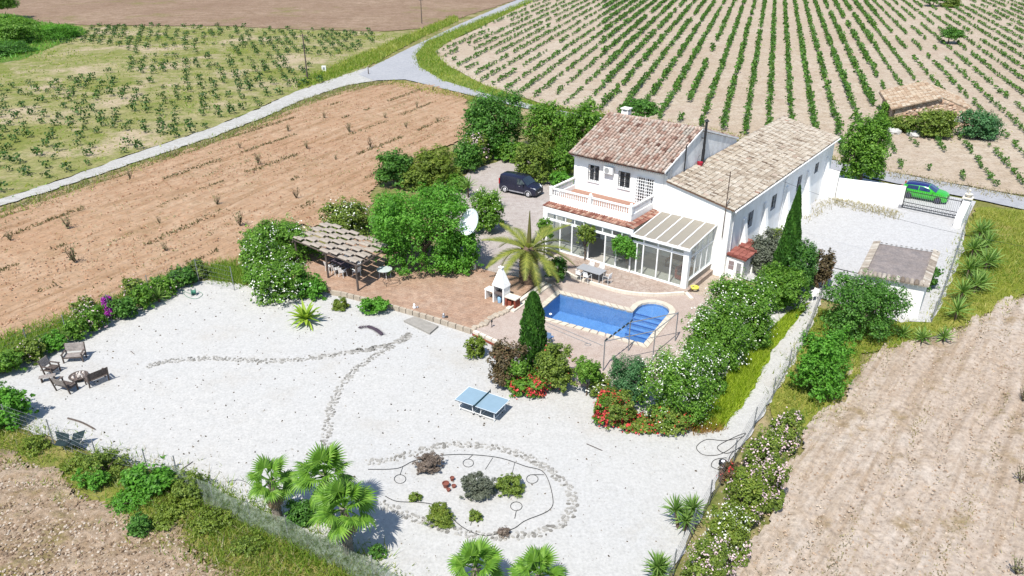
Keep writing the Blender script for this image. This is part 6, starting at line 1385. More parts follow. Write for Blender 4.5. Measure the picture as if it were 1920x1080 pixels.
# planting near the porch
tree((1002, 408, 1036, 455), 492, 'small clipped tree with bare trunk at the left end of the glazed porch', G_MID, .05)
tree((1074, 414, 1116, 470), 497, 'narrow climbing bush on a bare stem against the porch glass', G_OL, .05)
tree((1138, 430, 1208, 500), 512, 'full round bush growing against the porch beside the sunroom', G_BR, .06, leaf=.17)
shrub((1022, 478, 1064, 530), 'dark ivy mound beside the date palm trunk', G_DK, 'ivy', z0=ZT)
# bed between gravel and pool
def cypress(box, base, label, a_, spire=False):
    x0, y0, x1, y1 = box; g = at((x0 + x1) / 2, base, a_); s = ppm(g); r_ = (x1 - x0) / 2 / s; lo, hi = .5, 20
    for _ in range(40):
        z = (lo + hi) / 2; q = Vector((g.x, g.y, z)); v = q - Vector((0, 0, CAMH)); Y = v.y * math.cos(PITCH) - v.z * math.sin(PITCH); Vv = v.y * math.sin(PITCH) + v.z * math.cos(PITCH)
        if 540 - F * Vv / Y > y0: lo = z
        else: hi = z
    h = z - a_; t = thing('cypress', label, 'tree', g); SEED[0] += 1; rng = np.random.default_rng(SEED[0]); n = int(9000 * min(2, r_ * h / 3.5))
    u = rng.random(n) ** .75; prof = np.where(u < .28, .72 + u, np.sqrt(np.clip(1 - ((u - .28) / .72) ** 1.7, 0, 1))); an = rng.uniform(0, 6.283, n); prof = np.where(u < .25, .8 + .8 * u, (1 - (u - .25) / .75) ** .85) if spire else prof; bumpy = 1 + .10 * np.sin(an * 5 + u * 19) + .07 * np.sin(an * 9 - u * 31)
    rr = r_ * prof * bumpy * (rng.uniform(.55, 1, n) ** .35); P = np.stack([rr * np.cos(an), rr * np.sin(an), u * h + .05], 1); Lf = .2
    T = np.stack([np.cos(an) * .35, np.sin(an) * .35, np.ones(n)], 1) + rng.standard_normal((n, 3)) * .22; T /= np.linalg.norm(T, axis=1)[:, None]; Nn = np.stack([np.cos(an), np.sin(an), np.full(n, .35)], 1) + rng.standard_normal((n, 3)) * .45
    B = np.cross(Nn, T); B /= np.linalg.norm(B, axis=1)[:, None]; sz = Lf * rng.uniform(.6, 1.3, (n, 1)); V = np.stack([P - T * sz * .5, P + B * sz * .22, P + T * sz * .5, P - B * sz * .22], 1).reshape(-1, 3)
    obj('crown', npmesh('crown', V, np.arange(n * 4).reshape(-1, 4), G_CYP, np.clip(.5 * rng.random(n) + .35 * (.5 + .5 * np.sin(an * 4 + u * 23)) + .1, 0, 1)), t)
    m = MB(); m.tube([(0, 0, -.1), (0, 0, h * .5)], [.12, .05], 7); m.build('trunk', bark, t)
cypress((974, 550, 1023, 700), 694, 'bright green cone shaped cypress at the pool deck edge', .1)
cypress((1441, 350, 1490, 560), 548, 'tall thin dark cypress beside the barn side wall', 0, True)
shrub((914, 630, 985, 730), 'reddish brown green shrub left of the cone cypress', G_BROWN, z0=.02)
shrub((945, 668, 1000, 735), 'low green shrub in front of the cone cypress', G_MID, z0=.02)
shrub((995, 640, 1082, 738), 'mottled olive shrub right of the cone cypress', G_OL, z0=.02, flower=F_RED, nf=.004)
shrub((955, 690, 1035, 744), 'red geraniums in front of the cone cypress', G_MID, 'flowers', z0=.02, flower=F_RED, nf=.2, name='geranium', fsize=.8)
tree((1072, 668, 1126, 735), 742, 'small slim sapling between the two flower beds', G_MID, .04, leaf=.14)
shrub((1100, 695, 1150, 745), 'pale leaved low plant by the canopy frame foot', G_OL, z0=.02, flower=F_WHITE, nf=.1)
shrub((1140, 658, 1218, 768), 'blue green feathery shrub under the canopy frame', G_BLUE, z0=.02, aspect=.3)
shrub((1198, 640, 1352, 800), 'big round shrub thick with white blossom beside the pool corner', G_MID, z0=.02, flower=F_WHITE, nf=.09, name='oleander', lumps=8)
shrub((1115, 722, 1200, 800), 'olive shrub edged with red at the tip of the flower bed', G_OL, z0=.02, flower=F_RED, nf=.05)
shrub((1112, 735, 1165, 800), 'red geraniums at the left tip of the pool side bed', G_MID, 'flowers', z0=.02, flower=F_RED, nf=.22, name='geranium', fsize=.8)
shrub((1160, 770, 1240, 812), 'red geraniums along the front of the pool side bed', G_OL, 'flowers', z0=.02, flower=F_RED, nf=.08, name='geranium', fsize=.8)
shrub((1215, 750, 1302, 814), 'red and green low flowers at the right end of the pool side bed', G_OL, 'flowers', z0=.02, flower=F_RED, nf=.04, name='geranium', fsize=.8)
shrub((870, 628, 911, 674), 'small bright bush by itself on the gravel below the deck', G_YEL, z0=.02)
shrub((671, 552, 732, 590), 'clipped bright green box bush below the terrace wall', G_BR, z0=.02, lumps=3)
# big oleander hedge right of the pool
shrub((1284, 560, 1408, 700), 'largest white flowered oleander next to the pool steps', G_MID, z0=.02, flower=F_WHITE, nf=.055, name='oleander', lumps=8)
shrub((1325, 508, 1460, 640), 'white flowered oleander below the sunroom side wall', G_MID, z0=.02, flower=F_WHITE, nf=.05, name='oleander', lumps=8)
shrub((1378, 540, 1452, 662), 'white flowered oleander along the lime green strip', G_MID, z0=.02, flower=F_WHITE, nf=.045, name='oleander', lumps=8)
shrub((1412, 490, 1522, 588), 'deep green oleander at the path end of the hedge', G_MID, z0=.02, name='oleander', lumps=8)
shrub((1296, 640, 1368, 748), 'green oleander between the blossom ball and the lime strip', G_MID, z0=.02, flower=F_WHITE, nf=.03, name='oleander')
shrub((1400, 430, 1482, 515), 'greyish brown shrub against the barn buttress', G_GREY)
shrub((1508, 462, 1562, 545), 'red brown leaved shrub behind the thin cypress', G_BROWN)
shrub((1440, 425, 1480, 470), 'spiky pale green shrub at the base of the barn downpipe', G_YEL, aspect=.2, leaf=.3)
shrub((1476, 438, 1534, 566), 'dark green conifer bush merging with the thin cypress', G_CYP, lumps=6, aspect=.35)
# trees on the right
tree((1558, 212, 1660, 342), 352, 'dense green tree at the far end of the barn by the road', G_MID, .2, lumps=9, skirt=.6, dens=1.4)
shrub((1540, 505, 1694, 640), 'large dark green mastic tree in front of the shed', G_DK, 'tree', trunk=.12, lumps=11, name='tree', dens=1.2)
shrub((1488, 612, 1602, 752), 'round dense green tree by the path fence at the field corner', G_BR, 'tree', trunk=.1, lumps=8, name='tree', leaf=.17)
shrub((1716, 490, 1766, 545), 'dark bush squeezed between the shed and the fence', G_DK)
shrub((1798, 206, 1884, 262), 'round dark green bush beside the white sign', G_BLUE)
shrub((1716, 200, 1796, 260), 'straggly bush growing from the hut wall', G_OL)
shrub((1660, 214, 1728, 248), 'low creeper along the hut foot', G_OL)
shrub((1638, 188, 1668, 238), 'green bush at the left corner of the stone hut', G_MID)
tree((1752, 50, 1802, 76), 82, 'lone dark tree among the far vines', G_DK, .12)
tree((1728, -14, 1770, 6), 12, 'distant dark tree at the top of the vineyard', G_DK, .12)
shrub((1765, -6, 1802, 14), 'distant olive thicket at the top of the vineyard', G_OL)
tree((-45, -25, 45, 28), 36, 'leafy tree on the green bank at the far field corner', G_MID, .2)
shrub((-60, 30, 70, 82), 'low lush thicket on the green bank below the far tree', G_MID, leaf=.35)
shrub((-80, 76, 60, 104), 'dark bramble along the ditch of the green bank', G_DK, leaf=.35)
shrub((60, 44, 150, 72), 'bright reeds at the end of the green bank', G_BR, leaf=.35, aspect=.25)
# hedge on the far side of the gravel
hb = [((-40, 650, 40, 706), G_MID, 0, 'lowest dark green hedge bush by the two near yuccas'), ((26, 632, 84, 682), G_OL, .03, 'small olive hedge bush between the two near yuccas'), ((68, 618, 128, 662), G_BR, 0, 'bright low hedge bush left of the slatted bench yucca'), ((118, 592, 166, 640), G_MID, 0, 'hedge bush right behind the slatted bench yucca'),
      ((150, 566, 202, 622), G_MID, .05, 'hedge bush left of the magenta bougainvillea, tipped with pink flowers'), ((128, 556, 180, 602), G_OL, .06, 'loose pink tipped bush on the field side of the hedge'), ((206, 552, 256, 600), G_DK, 0, 'hedge bush right of the magenta bougainvillea'), ((240, 532, 290, 582), G_MID, 0, 'hedge bush halfway between the bougainvillea and the corner yucca'),
      ((226, 516, 276, 562), G_OL, .05, 'straggling bush on the field side between bougainvillea and corner'), ((276, 514, 330, 560), G_MID, .02, 'hedge bush touching the corner yucca'), ((312, 494, 368, 540), G_DK, 0, 'hedge bush at the upper corner of the gravel'), ((352, 484, 392, 522), G_OL, 0, 'last small hedge bush before the grass patch')]
for k, (bx, m_, nf_, lb) in enumerate(hb): shrub(bx, lb, m_, 'hedge bush', z0=0, name='hedge_bush', flower=F_PINK if nf_ else None, nf=nf_, lumps=6)
shrub((194, 553, 214, 600), 'magenta bougainvillea climbing a thin fence post', G_DK, 'bougainvillea', z0=0, flower=F_MAG, nf=1.8, name='bougainvillea', leaf=.12, fsize=.9)
# near left corner
shrub((-50, 722, 56, 806), 'leafy bright green young tree at the left edge of the gravel', G_BR, 'tree', name='tree', trunk=.07, leaf=.2)
shrub((226, 858, 335, 930), 'broad leaved green bush at the near left fence', G_BR, z0=0, leaf=.2)
shrub((150, 838, 240, 898), 'scraggy green bush beside the near fence post', G_OL, z0=0, dens=.5)
shrub((108, 848, 185, 884), 'thin weedy bush in front of the twin seat', G_YEL, z0=0, dens=.35)
shrub((310, 880, 400, 940), 'low grey green weeds at the end of the near fence', G_OL, z0=0, dens=.5)
nl = [((200, 915, 285, 960), G_BR, 'low fresh green scrub below the broad leaved bush'), ((284, 925, 372, 972), G_YEL, 'yellow green scrub where the shade net begins'), ((350, 948, 440, 1002), G_YEL, 'olive scrub along the foot of the shade net'), ((36, 816, 96, 852), G_YEL, 'thin yellow scrub under the leafy corner tree'), ((258, 962, 328, 998), G_YEL, 'pale scrub spilling onto the rough near field'), ((428, 1000, 505, 1044), G_OL, 'sparse scrub in the middle of the near bank'), ((140, 872, 205, 920), G_BR, 'small fresh scrub left of the broad leaved bush')]
for bx, m_, lb in nl: shrub(bx, lb, m_, 'scrub', z0=0, name='scrub', dens=.42, lumps=7)
shrub((235, 960, 285, 1005), 'dark little weed clump on the rough near field edge', G_DK, z0=0)
# flowering hedge along the right fence
rb_ = [((1440, 765, 1505, 850), G_OL, F_PINK, .11, 'pink flowered bush at the upper end of the fence hedge'), ((1395, 800, 1470, 890), G_OL, F_PINK, .06, 'olive bush in the fence hedge beside the hose loops'), ((1418, 850, 1480, 960), G_OL, F_PINK, .10, 'pink flowered bush on the field side of the fence hedge'),
       ((1355, 870, 1440, 990), G_YEL, F_PINK, .06, 'yellow green bush in the middle of the fence hedge'), ((1318, 940, 1410, 1050), G_YEL, F_WHITE, .05, 'green bush with few white flowers low in the fence hedge'), ((1280, 1000, 1380, 1110), G_OL, F_PINK, .1, 'lowest flowering bush of the fence hedge'), ((1345, 862, 1392, 905), G_BROWN, F_RED, .06, 'reddish bush in the fence hedge beside the dark drum'), ((1370, 1010, 1410, 1060), G_OL, F_PINK, .14, 'pale pink flower clump at the field edge of the fence hedge')]
for bx, m_, fl_, nf_, lb in rb_: shrub(bx, lb, m_, 'hedge bush', z0=0, flower=fl_, nf=nf_, name='flowering_bush', fsize=.75)
# the oval bed
shrub((774, 846, 833, 888), 'dry brown lavender clump in the oval stone bed', G_DRY, z0=.02, lumps=3, leaf=.09, aspect=.3)
shrub((864, 884, 932, 938), 'grey green mound in the middle of the oval bed', G_GREY, z0=.02, leaf=.09, aspect=.4)
shrub((926, 887, 986, 930), 'greener mound on the right of the grey one in the oval bed', G_OL, z0=.02, leaf=.09)
shrub((794, 942, 857, 986), 'olive yellow dome at the near edge of the oval bed', G_YEL, z0=.02, lumps=3, leaf=.09, aspect=.3)
shrub((764, 921, 792, 939), 'tiny green tuft in the left part of the oval bed', G_OL, z0=.02, leaf=.08, lumps=2)
shrub((879, 954, 906, 977), 'small dark tuft near the lower edge of the oval bed', G_OL, z0=.02, leaf=.08, lumps=2)
shrub((690, 1018, 726, 1047), 'dark green ball plant in the shade of the nearest palm', G_DK, z0=.02, leaf=.09, lumps=2)
shrub((528, 930, 598, 985), 'dark dry bush between the palm trunks', G_DK, z0=.02, leaf=.12)
shrub((930, 985, 960, 1008), 'dry scrap of a plant on the lower stone ring', G_DRY, z0=.02, leaf=.08, lumps=2, dens=.5)
shrub((622, 556, 656, 582), 'small spiky plant at the foot of the terrace wall', G_YEL, z0=.02, leaf=.25, aspect=.15, lumps=2)

# ---- palms
def fan_mesh(rs, seed, mat=None):
    """one fan leaf: stalk along +x, blade of folded, tapering fingers"""
    rg_ = random.Random(seed); b = MB(); st = rs * .95; b.tint = .5; P = [Vector((0, 0, 0)), Vector((st * .5, 0, .06 * rs)), Vector((st, 0, 0))]; b.tube(P, [.03, .022, .014], 4); n = 24
    for k in range(n):
        q = math.radians(-120 + 240 * k / (n - 1)); l = rs * (1.0 - .25 * abs(math.sin(q / 2))) * rg_.uniform(.88, 1.06); d = Vector((math.cos(q), math.sin(q), 0)); s_ = Vector((-d.y, d.x, 0)); w_ = l * .066
        b.tint = min(1, max(0, .55 + rg_.uniform(-.3, .35))); o = P[2]; dz = -.1 * l * abs(math.sin(q)); m1 = o + d * l * .55 + Vector((0, 0, .02 + dz * .4)); m2 = o + d * l * .82 + Vector((0, 0, -.05 * l + dz)); tp_ = o + d * l * 1.02 + Vector((0, 0, -.22 * l + dz * 1.4))
        i = len(b.v); b.v += [tuple(o), tuple(m1 - s_ * w_), tuple(m1 + Vector((0, 0, .03 * rs))), tuple(m1 + s_ * w_), tuple(m2 - s_ * w_ * .6), tuple(m2 + Vector((0, 0, .015 * rs))), tuple(m2 + s_ * w_ * .6), tuple(tp_)]
        for f in ((0, 1, 2), (0, 2, 3), (1, 4, 5, 2), (2, 5, 6, 3), (4, 7, 5), (5, 7, 6)): b.face([i + x for x in f])
    return b.mesh('frond', mat or G_PALM)
G_PALM = leaf_mat('fan_palm_leaves', (.04, .10, .012), (.13, .27, .025), (.26, .40, .07), .3, .5)
fans = [fan_mesh(.62, k) for k in range(4)]; G_DEAD = leaf_mat('dead_fan_leaves', (.10, .07, .04), (.22, .16, .09), (.3, .24, .15), .15); deads = [fan_mesh(.6, 20 + k, G_DEAD) for k in range(3)]
def fan_palm(x, y, h, label, R_=.62, nf=15, tr=.16, seed=1, skirt=True):
    t = thing('fan_palm', label, 'palm tree', at(x, y, G)); rg_ = random.Random(seed); b = MB(); prof = []; n = 9
    for k in range(n + 1): prof.append((tr * (1.25 - .35 * k / n) + (.03 if k % 2 else 0), h * k / n))
    b.lathe(prof, 10); 
    for k in range(46): q = rg_.uniform(0, 6.28); z = rg_.uniform(.05, h); b.tube([(tr * math.cos(q), tr * math.sin(q), z), ((tr + .08) * math.cos(q), (tr + .08) * math.sin(q), z + .12)], [.03, .012], 4)
    b.build('trunk', plain('palm_bark', (.20, .17, .14), .95, var=.35, sc=6, bump=.7), t)
    sc_ = R_ / .62
    for k in range(nf):
        f = k / (nf - 1); el = math.radians(78 - 105 * f ** .8 + rg_.uniform(-8, 8)); az = k * 2.39996 + rg_.uniform(-.25, .25); o = obj('frond', fans[k % 4], t, (0, 0, h - .05 - .12 * f)); o.rotation_euler = (rg_.uniform(-.6, .6), -el, az); o.scale = (sc_ * rg_.uniform(.88, 1.1),) * 3
    if skirt:
        for k in range(6): o = obj('dead_frond', deads[k % 3], t, (0, 0, h - .3 - .05 * k), label='brown dead hanging frond'); o.rotation_euler = (rg_.uniform(-.5, .5), math.radians(58 + 5 * (k % 3)), k * 1.1 + seed); o.scale = (sc_ * rg_.uniform(.6, .85),) * 3
    b = MB(); b.tube([(0, 0, h - .1), (.1, .05, h + .9 * sc_)], [.04, .008], 5); b.build('spear_leaf', G_PALM, t)
fan_palm(521, 972, 2.3, 'leftmost fan palm of the close group of three by the shade net', .70, 15, .17, 2)
fan_palm(622, 985, 3.0, 'fan palm at the back of the close group of three, its trunk mostly hidden', .84, 17, .16, 3)
fan_palm(655, 1040, 2.75, 'fan palm at the front of the close group of three, in full view', .84, 18, .17, 4)
fan_palm(893, 1112, 1.5, 'fan palm cut by the lower frame edge, the left one of two', .72, 16, .15, 5)
fan_palm(1010, 1128, 1.55, 'fan palm cut by the lower frame edge, the right one of two', .72, 16, .15, 6)
# rosette palm by the terrace
def strap_plant(name, label, cat, x, y, heads, n, L, w_, mat, z0=G, el0=85, el1=-5, seed=1, stiff=True, stem_h=0.0):
    """rosettes of stiff strap leaves, each leaf its own part"""
    t = thing(name, label, cat, at(x, y, z0)); rg_ = random.Random(seed); ms = []
    for v in range(3):
        b = MB(); b.tint = .35 + .25 * v; dr = (0.0 if stiff else .25) * L
        o = 0; b.v = [(0, -w_ * .5, 0), (0, w_ * .5, 0), (L * .35, -w_, .02 * L), (L * .35, 0, -.01), (L * .35, w_, .02 * L), (L * .75, -w_ * .6, -dr * .35), (L * .75, 0, -dr * .35 - .01), (L * .75, w_ * .6, -dr * .35), (L, 0, -dr)]
        for f in ((0, 2, 3), (0, 3, 1), (1, 3, 4), (2, 5, 6, 3), (3, 6, 7, 4), (5, 8, 6), (6, 8, 7)): b.face(list(f))
        ms.append(b.mesh('leaf', mat))
    for (hx, hy, hz) in heads:
        if hz + stem_h > .05: b = MB(); b.tube([(hx * .6, hy * .6, -.05), (hx, hy, hz)], [.09, .07], 7); b.build('trunk', bark, t)
        for k in range(n):
            f = k / (n - 1); o = obj('leaf', ms[rg_.randrange(3)], t, (hx, hy, hz)); o.rotation_euler = (rg_.uniform(-.2, .2), -math.radians(el0 + (el1 - el0) * f ** .85 + rg_.uniform(-7, 7)), k * 2.39996 + rg_.uniform(-.2, .2)); o.scale = (rg_.uniform(.82, 1.1),) * 3
    return t
strap_plant('sago_palm', 'bright yellow green rosette palm standing on the gravel below the pergola', 'palm', 574, 607, [(0, 0, .35)], 34, 1.35, .13, leaf_mat('rosette_leaves', (.09, .17, .015), (.22, .34, .03), (.34, .42, .06)), el0=80, el1=0, seed=3, stiff=False)
yu = [(24, 690, [(0, 0, .4)], 'yucca nearest the left frame edge below the hedge'), (118, 648, [(0, 0, .45)], 'yucca directly behind the slatted bench at the hedge'), (299, 566, [(0, 0, .35)], 'yucca at the upper hedge corner of the gravel')]
for k, (x, y, hd_, lb) in enumerate(yu): strap_plant('yucca', 'bright spiky ' + lb, 'yucca', x, y, hd_, 44, .95, .035, G_YUC, seed=20 + k)
strap_plant('yucca', 'double headed bright yucca on the gravel by the lower right fence', 'yucca', 1283, 992, [(-.45, .2, .95), (.35, .25, 1.0), (0, -.1, .6)], 60, .82, .034, G_YUC, seed=31)
strap_plant('yucca', 'tall single yucca at the very bottom beside the right fence', 'yucca', 1231, 1088, [(0, 0, .8), (.1, -.05, .45)], 60, .8, .034, G_YUC, seed=32)
YR = ((1834, 448, .7, 2, 'uppermost yucca clump of the row outside the shed fence'), (1848, 470, .6, 1, 'yucca head standing a step into the weeds near the top of the row'), (1820, 484, .8, 2, 'second yucca clump down the row outside the shed fence'), (1846, 506, .7, 2, 'broadest pale yucca clump in the middle of the row'), (1812, 522, .8, 2, 'yucca clump pressed against the fence wire beside the shed roof'),
      (1826, 548, .6, 2, 'yucca clump below the broadest one in the row'), (1800, 566, .8, 1, 'tall yucca head leaning over the lower fence'), (1790, 600, .7, 1, 'darkest lower yucca of the row outside the shed fence'), (1728, 640, .25, 1, 'small low yucca in the weeds in front of the shed'), (1768, 640, .3, 1, 'low dark yucca where the shed fence ends'), (1692, 632, .2, 1, 'little yucca at the foot of the mastic tree'))
for k, (x, y, hz, nh, lb) in enumerate(YR):
    strap_plant('yucca', lb, 'yucca', x, y, [(0, 0, hz), (.75, .5, hz * .75)][:nh], 40 if k < 8 else 34, 1.35 if k < 8 else .9, .055, G_YUC, seed=40 + k)
for k, (x, y, lb) in enumerate(((905, 372, 'pair of spiky yucca heads at the driveway edge near the dish'), (878, 352, 'spiky yucca head half hidden behind the pepper tree'))): strap_plant('yucca', lb, 'yucca', x, y + 18, [(0, 0, 1.1)] + ([(1.2, -.1, .9)] if k == 0 else []), 34, 1.2, .05, G_YUC, seed=60 + k)

# ---- date palm
dpm = thing('date_palm', 'yellowing date palm with thick scaly trunk by the barbecue', 'date palm', at(990, 528, ZT)); h_ = 2.55
b = MB(); rgd = random.Random(12); b.tint = .4
b.lathe([(.62, -.1), (.66, .1), (.60, .8), (.58, 1.6), (.62, 2.2), (.5, 2.6), (.25, 2.9)], 16); 
for k in range(150):
    z = .1 + 2.4 * k / 150; q = k * 2.39996; r_ = .58; b.tint = rgd.random(); c, s_ = math.cos(q), math.sin(q)
    b.hexa([(r_ * c - .1 * s_, r_ * s_ + .1 * c, z), (r_ * c + .1 * s_, r_ * s_ - .1 * c, z), ((r_ + .09) * c + .08 * s_, (r_ + .09) * s_ - .08 * c, z + .04), ((r_ + .09) * c - .08 * s_, (r_ + .09) * s_ + .08 * c, z + .04)], [(r_ * c - .06 * s_, r_ * s_ + .06 * c, z + .2), (r_ * c + .06 * s_, r_ * s_ - .06 * c, z + .2), ((r_ + .13) * c + .03 * s_, (r_ + .13) * s_ - .03 * c, z + .17), ((r_ + .13) * c - .03 * s_, (r_ + .13) * s_ + .03 * c, z + .17)])
b.build('trunk', tint_mat('date_palm_trunk', [(0, (.06, .04, .028)), (.6, (.17, .115, .08)), (1, (.28, .2, .14))]), dpm)
G_DATE = leaf_mat('date_fronds', (.08, .11, .02), (.22, .25, .045), (.36, .34, .09), .3)
def date_frond(L, seed, drp):
    rg_ = random.Random(seed); b = MB(); b.tint = .8; n = 44; P = [Vector((L * f * (1 - .12 * f * drp), 0, L * (.10 * f - drp * .42 * f * f))) for f in np.linspace(0, 1, 12)]; b.tube(P, [.05] + [.035] * 5 + [.02] * 5 + [.008], 4)
    for k in range(n):
        f = .14 + .86 * k / n; i = min(10, int(f * 11)); c = P[i].lerp(P[i + 1], f * 11 - i); d = (P[i + 1] - P[i]).normalized(); l = .62 * math.sin(math.pi * min(1, f * .86 + .12)) + .14; nn_ = Vector((-d.z, 0, d.x))
        for s_ in (-1, 1):
            b.tint = min(1, max(0, .5 + rg_.uniform(-.4, .4))); td = (d * .75 + Vector((0, s_, 0)) * .8 + nn_ * .25).normalized(); tp_ = c + td * l - Vector((0, 0, .12 * l)); b.add([c - d * .035, c + d * .045, tp_], [(0, 1, 2)])
    return b.mesh('frond', G_DATE)
df = [date_frond(3.7, k, .75 + .32 * k) for k in range(4)]
for k in range(25):
    f = k / 24; el = math.radians(42 - 52 * f + rgd.uniform(-6, 6)); o = obj('frond', df[min(3, int(f * 3.2 + rgd.random()))], dpm, (0, 0, h_)); o.rotation_euler = (rgd.uniform(-.25, .25), -el, k * 2.39996); o.scale = (rgd.uniform(.85, 1.15),) * 3
b = MB(); b.tint = .3; b.tube([(0, 0, h_), (.06, .1, h_ + 1.3), (.08, .15, h_ + 3.1)], [.22, .16, .03], 7); b.build('spear_frond', leaf_mat('spear', (.10, .10, .03), (.2, .18, .06)), dpm)

# ---- grass, weeds and ground cover
def blades(name, poly, n, h, w_, mat, seed, z=0.0, lean=1.0, patchy=0.0, label=None, spread=.45):
    rng = np.random.default_rng(seed); P = scatter([tuple(p)[:2] for p in poly], n, rng)
    if patchy: f = np.sin(P[:, 0] * .35 + 1.3 * np.sin(P[:, 1] * .21)) + np.sin(P[:, 1] * .28 + P[:, 0] * .11) + .7 * np.sin(P[:, 0] * .9) * np.sin(P[:, 1] * .8); P = P[f > rng.uniform(-1.4, patchy * 2, len(P))]
    P = P + rng.normal(0, spread, P.shape); n = len(P); a_ = rng.uniform(0, 6.283, n); hh = h * rng.uniform(.25, 1.4, n); d = np.stack([np.cos(a_), np.sin(a_), np.zeros(n)], 1); l = rng.standard_normal((n, 3)) * lean * hh[:, None] * .6; l[:, 2] = 0
    B = np.concatenate([P, np.full((n, 1), z)], 1); ww = (w_ * rng.uniform(.6, 1.4, n))[:, None]; T = B + l; T[:, 2] += hh; Mid = B + l * .35; Mid[:, 2] += hh * .55
    V = np.stack([B - d * ww * .5, B + d * ww * .5, Mid + d * ww * .45, T, Mid - d * ww * .45], 1).reshape(-1, 3); k = np.arange(n)[:, None] * 5; Fq = np.concatenate([k + [[0, 1, 2, 4]], k + [[4, 2, 3, 3]]], 1).reshape(-1, 4)
    Vt = np.stack([B - d * ww * .5, B + d * ww * .5, T], 1).reshape(-1, 3); Ft = (np.arange(n)[:, None] * 3 + [[0, 1, 2]])
    return obj(name, npmesh(name, Vt, Ft, mat, np.clip(rng.random(n), 0, 1)), kind='stuff')
Gr = leaf_mat('green_grass', (.09, .165, .016), (.215, .325, .04), (.33, .37, .10), .5); Gy = leaf_mat('yellow_grass', (.16, .19, .028), (.34, .36, .07), (.46, .42, .16), .5); Gd = leaf_mat('dry_grass', (.18, .15, .08), (.36, .31, .19), (.48, .42, .29), .4); Gl = G_LIME
blades('grass', px([(1300, 806), (1350, 804), (1400, 742), (1446, 650), (1500, 582), (1470, 600), (1420, 650), (1370, 700), (1330, 740), (1305, 770)]), 16000, .34, .05, Gl, 1, .02, .8, spread=.12)
blades('grass', px([(1290, 800), (1310, 815), (1355, 806), (1340, 790)]), 900, .3, .04, leaf_mat('orange_grass', (.2, .12, .03), (.34, .2, .06)), 2, .02, .8, spread=.15)
blades('grass', VERGE_R, 9000, .4, .12, Gr, 3, patchy=.15); blades('grass', VERGE_L, 9000, .4, .14, Gr, 4, patchy=.3, spread=.7); blades('grass', VERGE_T, 5200, .32, .10, Gd, 5); blades('grass', VERGE_T, 2600, .32, .10, Gr, 6)
blades('grass', LV, 9000, .22, .2, Gy, 7, patchy=.5); blades('grass', LV, 8000, .28, .2, Gr, 8, patchy=.9)
WF_ = px([(1832, 392), (1920, 398), (2000, 420), (2000, 520), (1905, 556), (1800, 614), (1700, 644), (1622, 664), (1598, 720), (1520, 796), (1460, 796), (1446, 760), (1494, 670), (1540, 575), (1600, 606), (1744, 610)])
blades('grass', WF_, 14000, .3, .06, Gy, 9); blades('grass', WF_, 9000, .28, .06, Gr, 10, patchy=.4)
BK = px([(-100, 760), (0, 792), (80, 822), (200, 858), (330, 905), (480, 972), (650, 1052), (780, 1120), (600, 1240), (430, 1075), (330, 1005), (210, 965), (90, 885), (0, 856), (-100, 830)])
blades('grass', BK, 12000, .24, .045, Gy, 11, .02, patchy=.5, spread=.7); blades('grass', BK, 14000, .3, .05, Gr, 12, .02, patchy=.5, spread=.7); blades('grass', BK, 6000, .3, .04, Gd, 24, .02, patchy=.7, spread=.9)
blades('grass', LF, 12000, .17, .05, Gd, 13, .03, patchy=.3); blades('grass', LF, 7000, .2, .05, Gy, 14, .03, patchy=.7)
blades('grass', RF, 8000, .13, .045, Gd, 15, .04, patchy=.7)
blades('grass', PLOUGH, 7000, .22, .07, Gd, 16, .05, patchy=.9)
def furrow_weeds(poly, ang, step, mat, per_m, seed, h, w_, z, thr=0.0):
    rng = np.random.default_rng(seed); A = np.array([tuple(p)[:2] for p in poly]); c, s = math.cos(ang), math.sin(ang); Q = np.stack([A @ [c, s], A @ [-s, c]], 1); lo, hi = Q.min(0), Q.max(0); out = []
    for v in np.arange(lo[1], hi[1], step):
        n = int((hi[0] - lo[0]) * per_m); u = rng.uniform(lo[0], hi[0], n); f = np.sin(u * .19 + v * 1.7) + np.sin(u * .43 + v * .6) + .6 * np.sin(u * 1.1 + v); u = u[f > thr]; vv = v + .4 * np.sin(u * .11 + v * .03) + rng.normal(0, .22, len(u)); out.append(np.stack([u * c - vv * s, u * s + vv * c], 1))
    P = np.concatenate(out); P = P[inside(P, A)]; n = len(P); a_ = rng.uniform(0, 6.283, n); hh = h * rng.uniform(.4, 1.4, n); d = np.stack([np.cos(a_), np.sin(a_), np.zeros(n)], 1); ww = (w_ * rng.uniform(.5, 1.5, n))[:, None]; B = np.concatenate([P, np.full((n, 1), z)], 1); T = B + rng.normal(0, h * .45, (n, 3)) * [1, 1, 0]; T[:, 2] += hh
    return obj('weeds', npmesh('weeds', np.stack([B - d * ww, B + d * ww, T], 1).reshape(-1, 3), np.arange(n * 3).reshape(-1, 3), mat, rng.random(n)), kind='stuff')
Gw = leaf_mat('brown_weeds', (.07, .06, .03), (.16, .13, .06), (.24, .2, .11)); p0_, p1_ = at(100, 440), at(600, 255); furrow_weeds(PLOUGH, math.atan2(p1_.y - p0_.y, p1_.x - p0_.x), 6.2, Gw, 16, 31, .2, .09, .04, .1); furrow_weeds(PLOUGH, math.atan2(p1_.y - p0_.y, p1_.x - p0_.x), 3.1, Gd, 6, 32, .16, .08, .04, .3)
p0_, p1_ = at(1450, 1060), at(1680, 690); furrow_weeds(RF, math.atan2(p1_.y - p0_.y, p1_.x - p0_.x), 1.25, Gw, 16, 33, .08, .03, .03, .3); furrow_weeds(RF, math.atan2(p1_.y - p0_.y, p1_.x - p0_.x), 3.75, Gd, 26, 34, .1, .04, .03, .1)
blades('grass', px([(372, 500), (450, 492), (470, 535), (400, 523)]), 3500, .35, .06, Gr, 17)
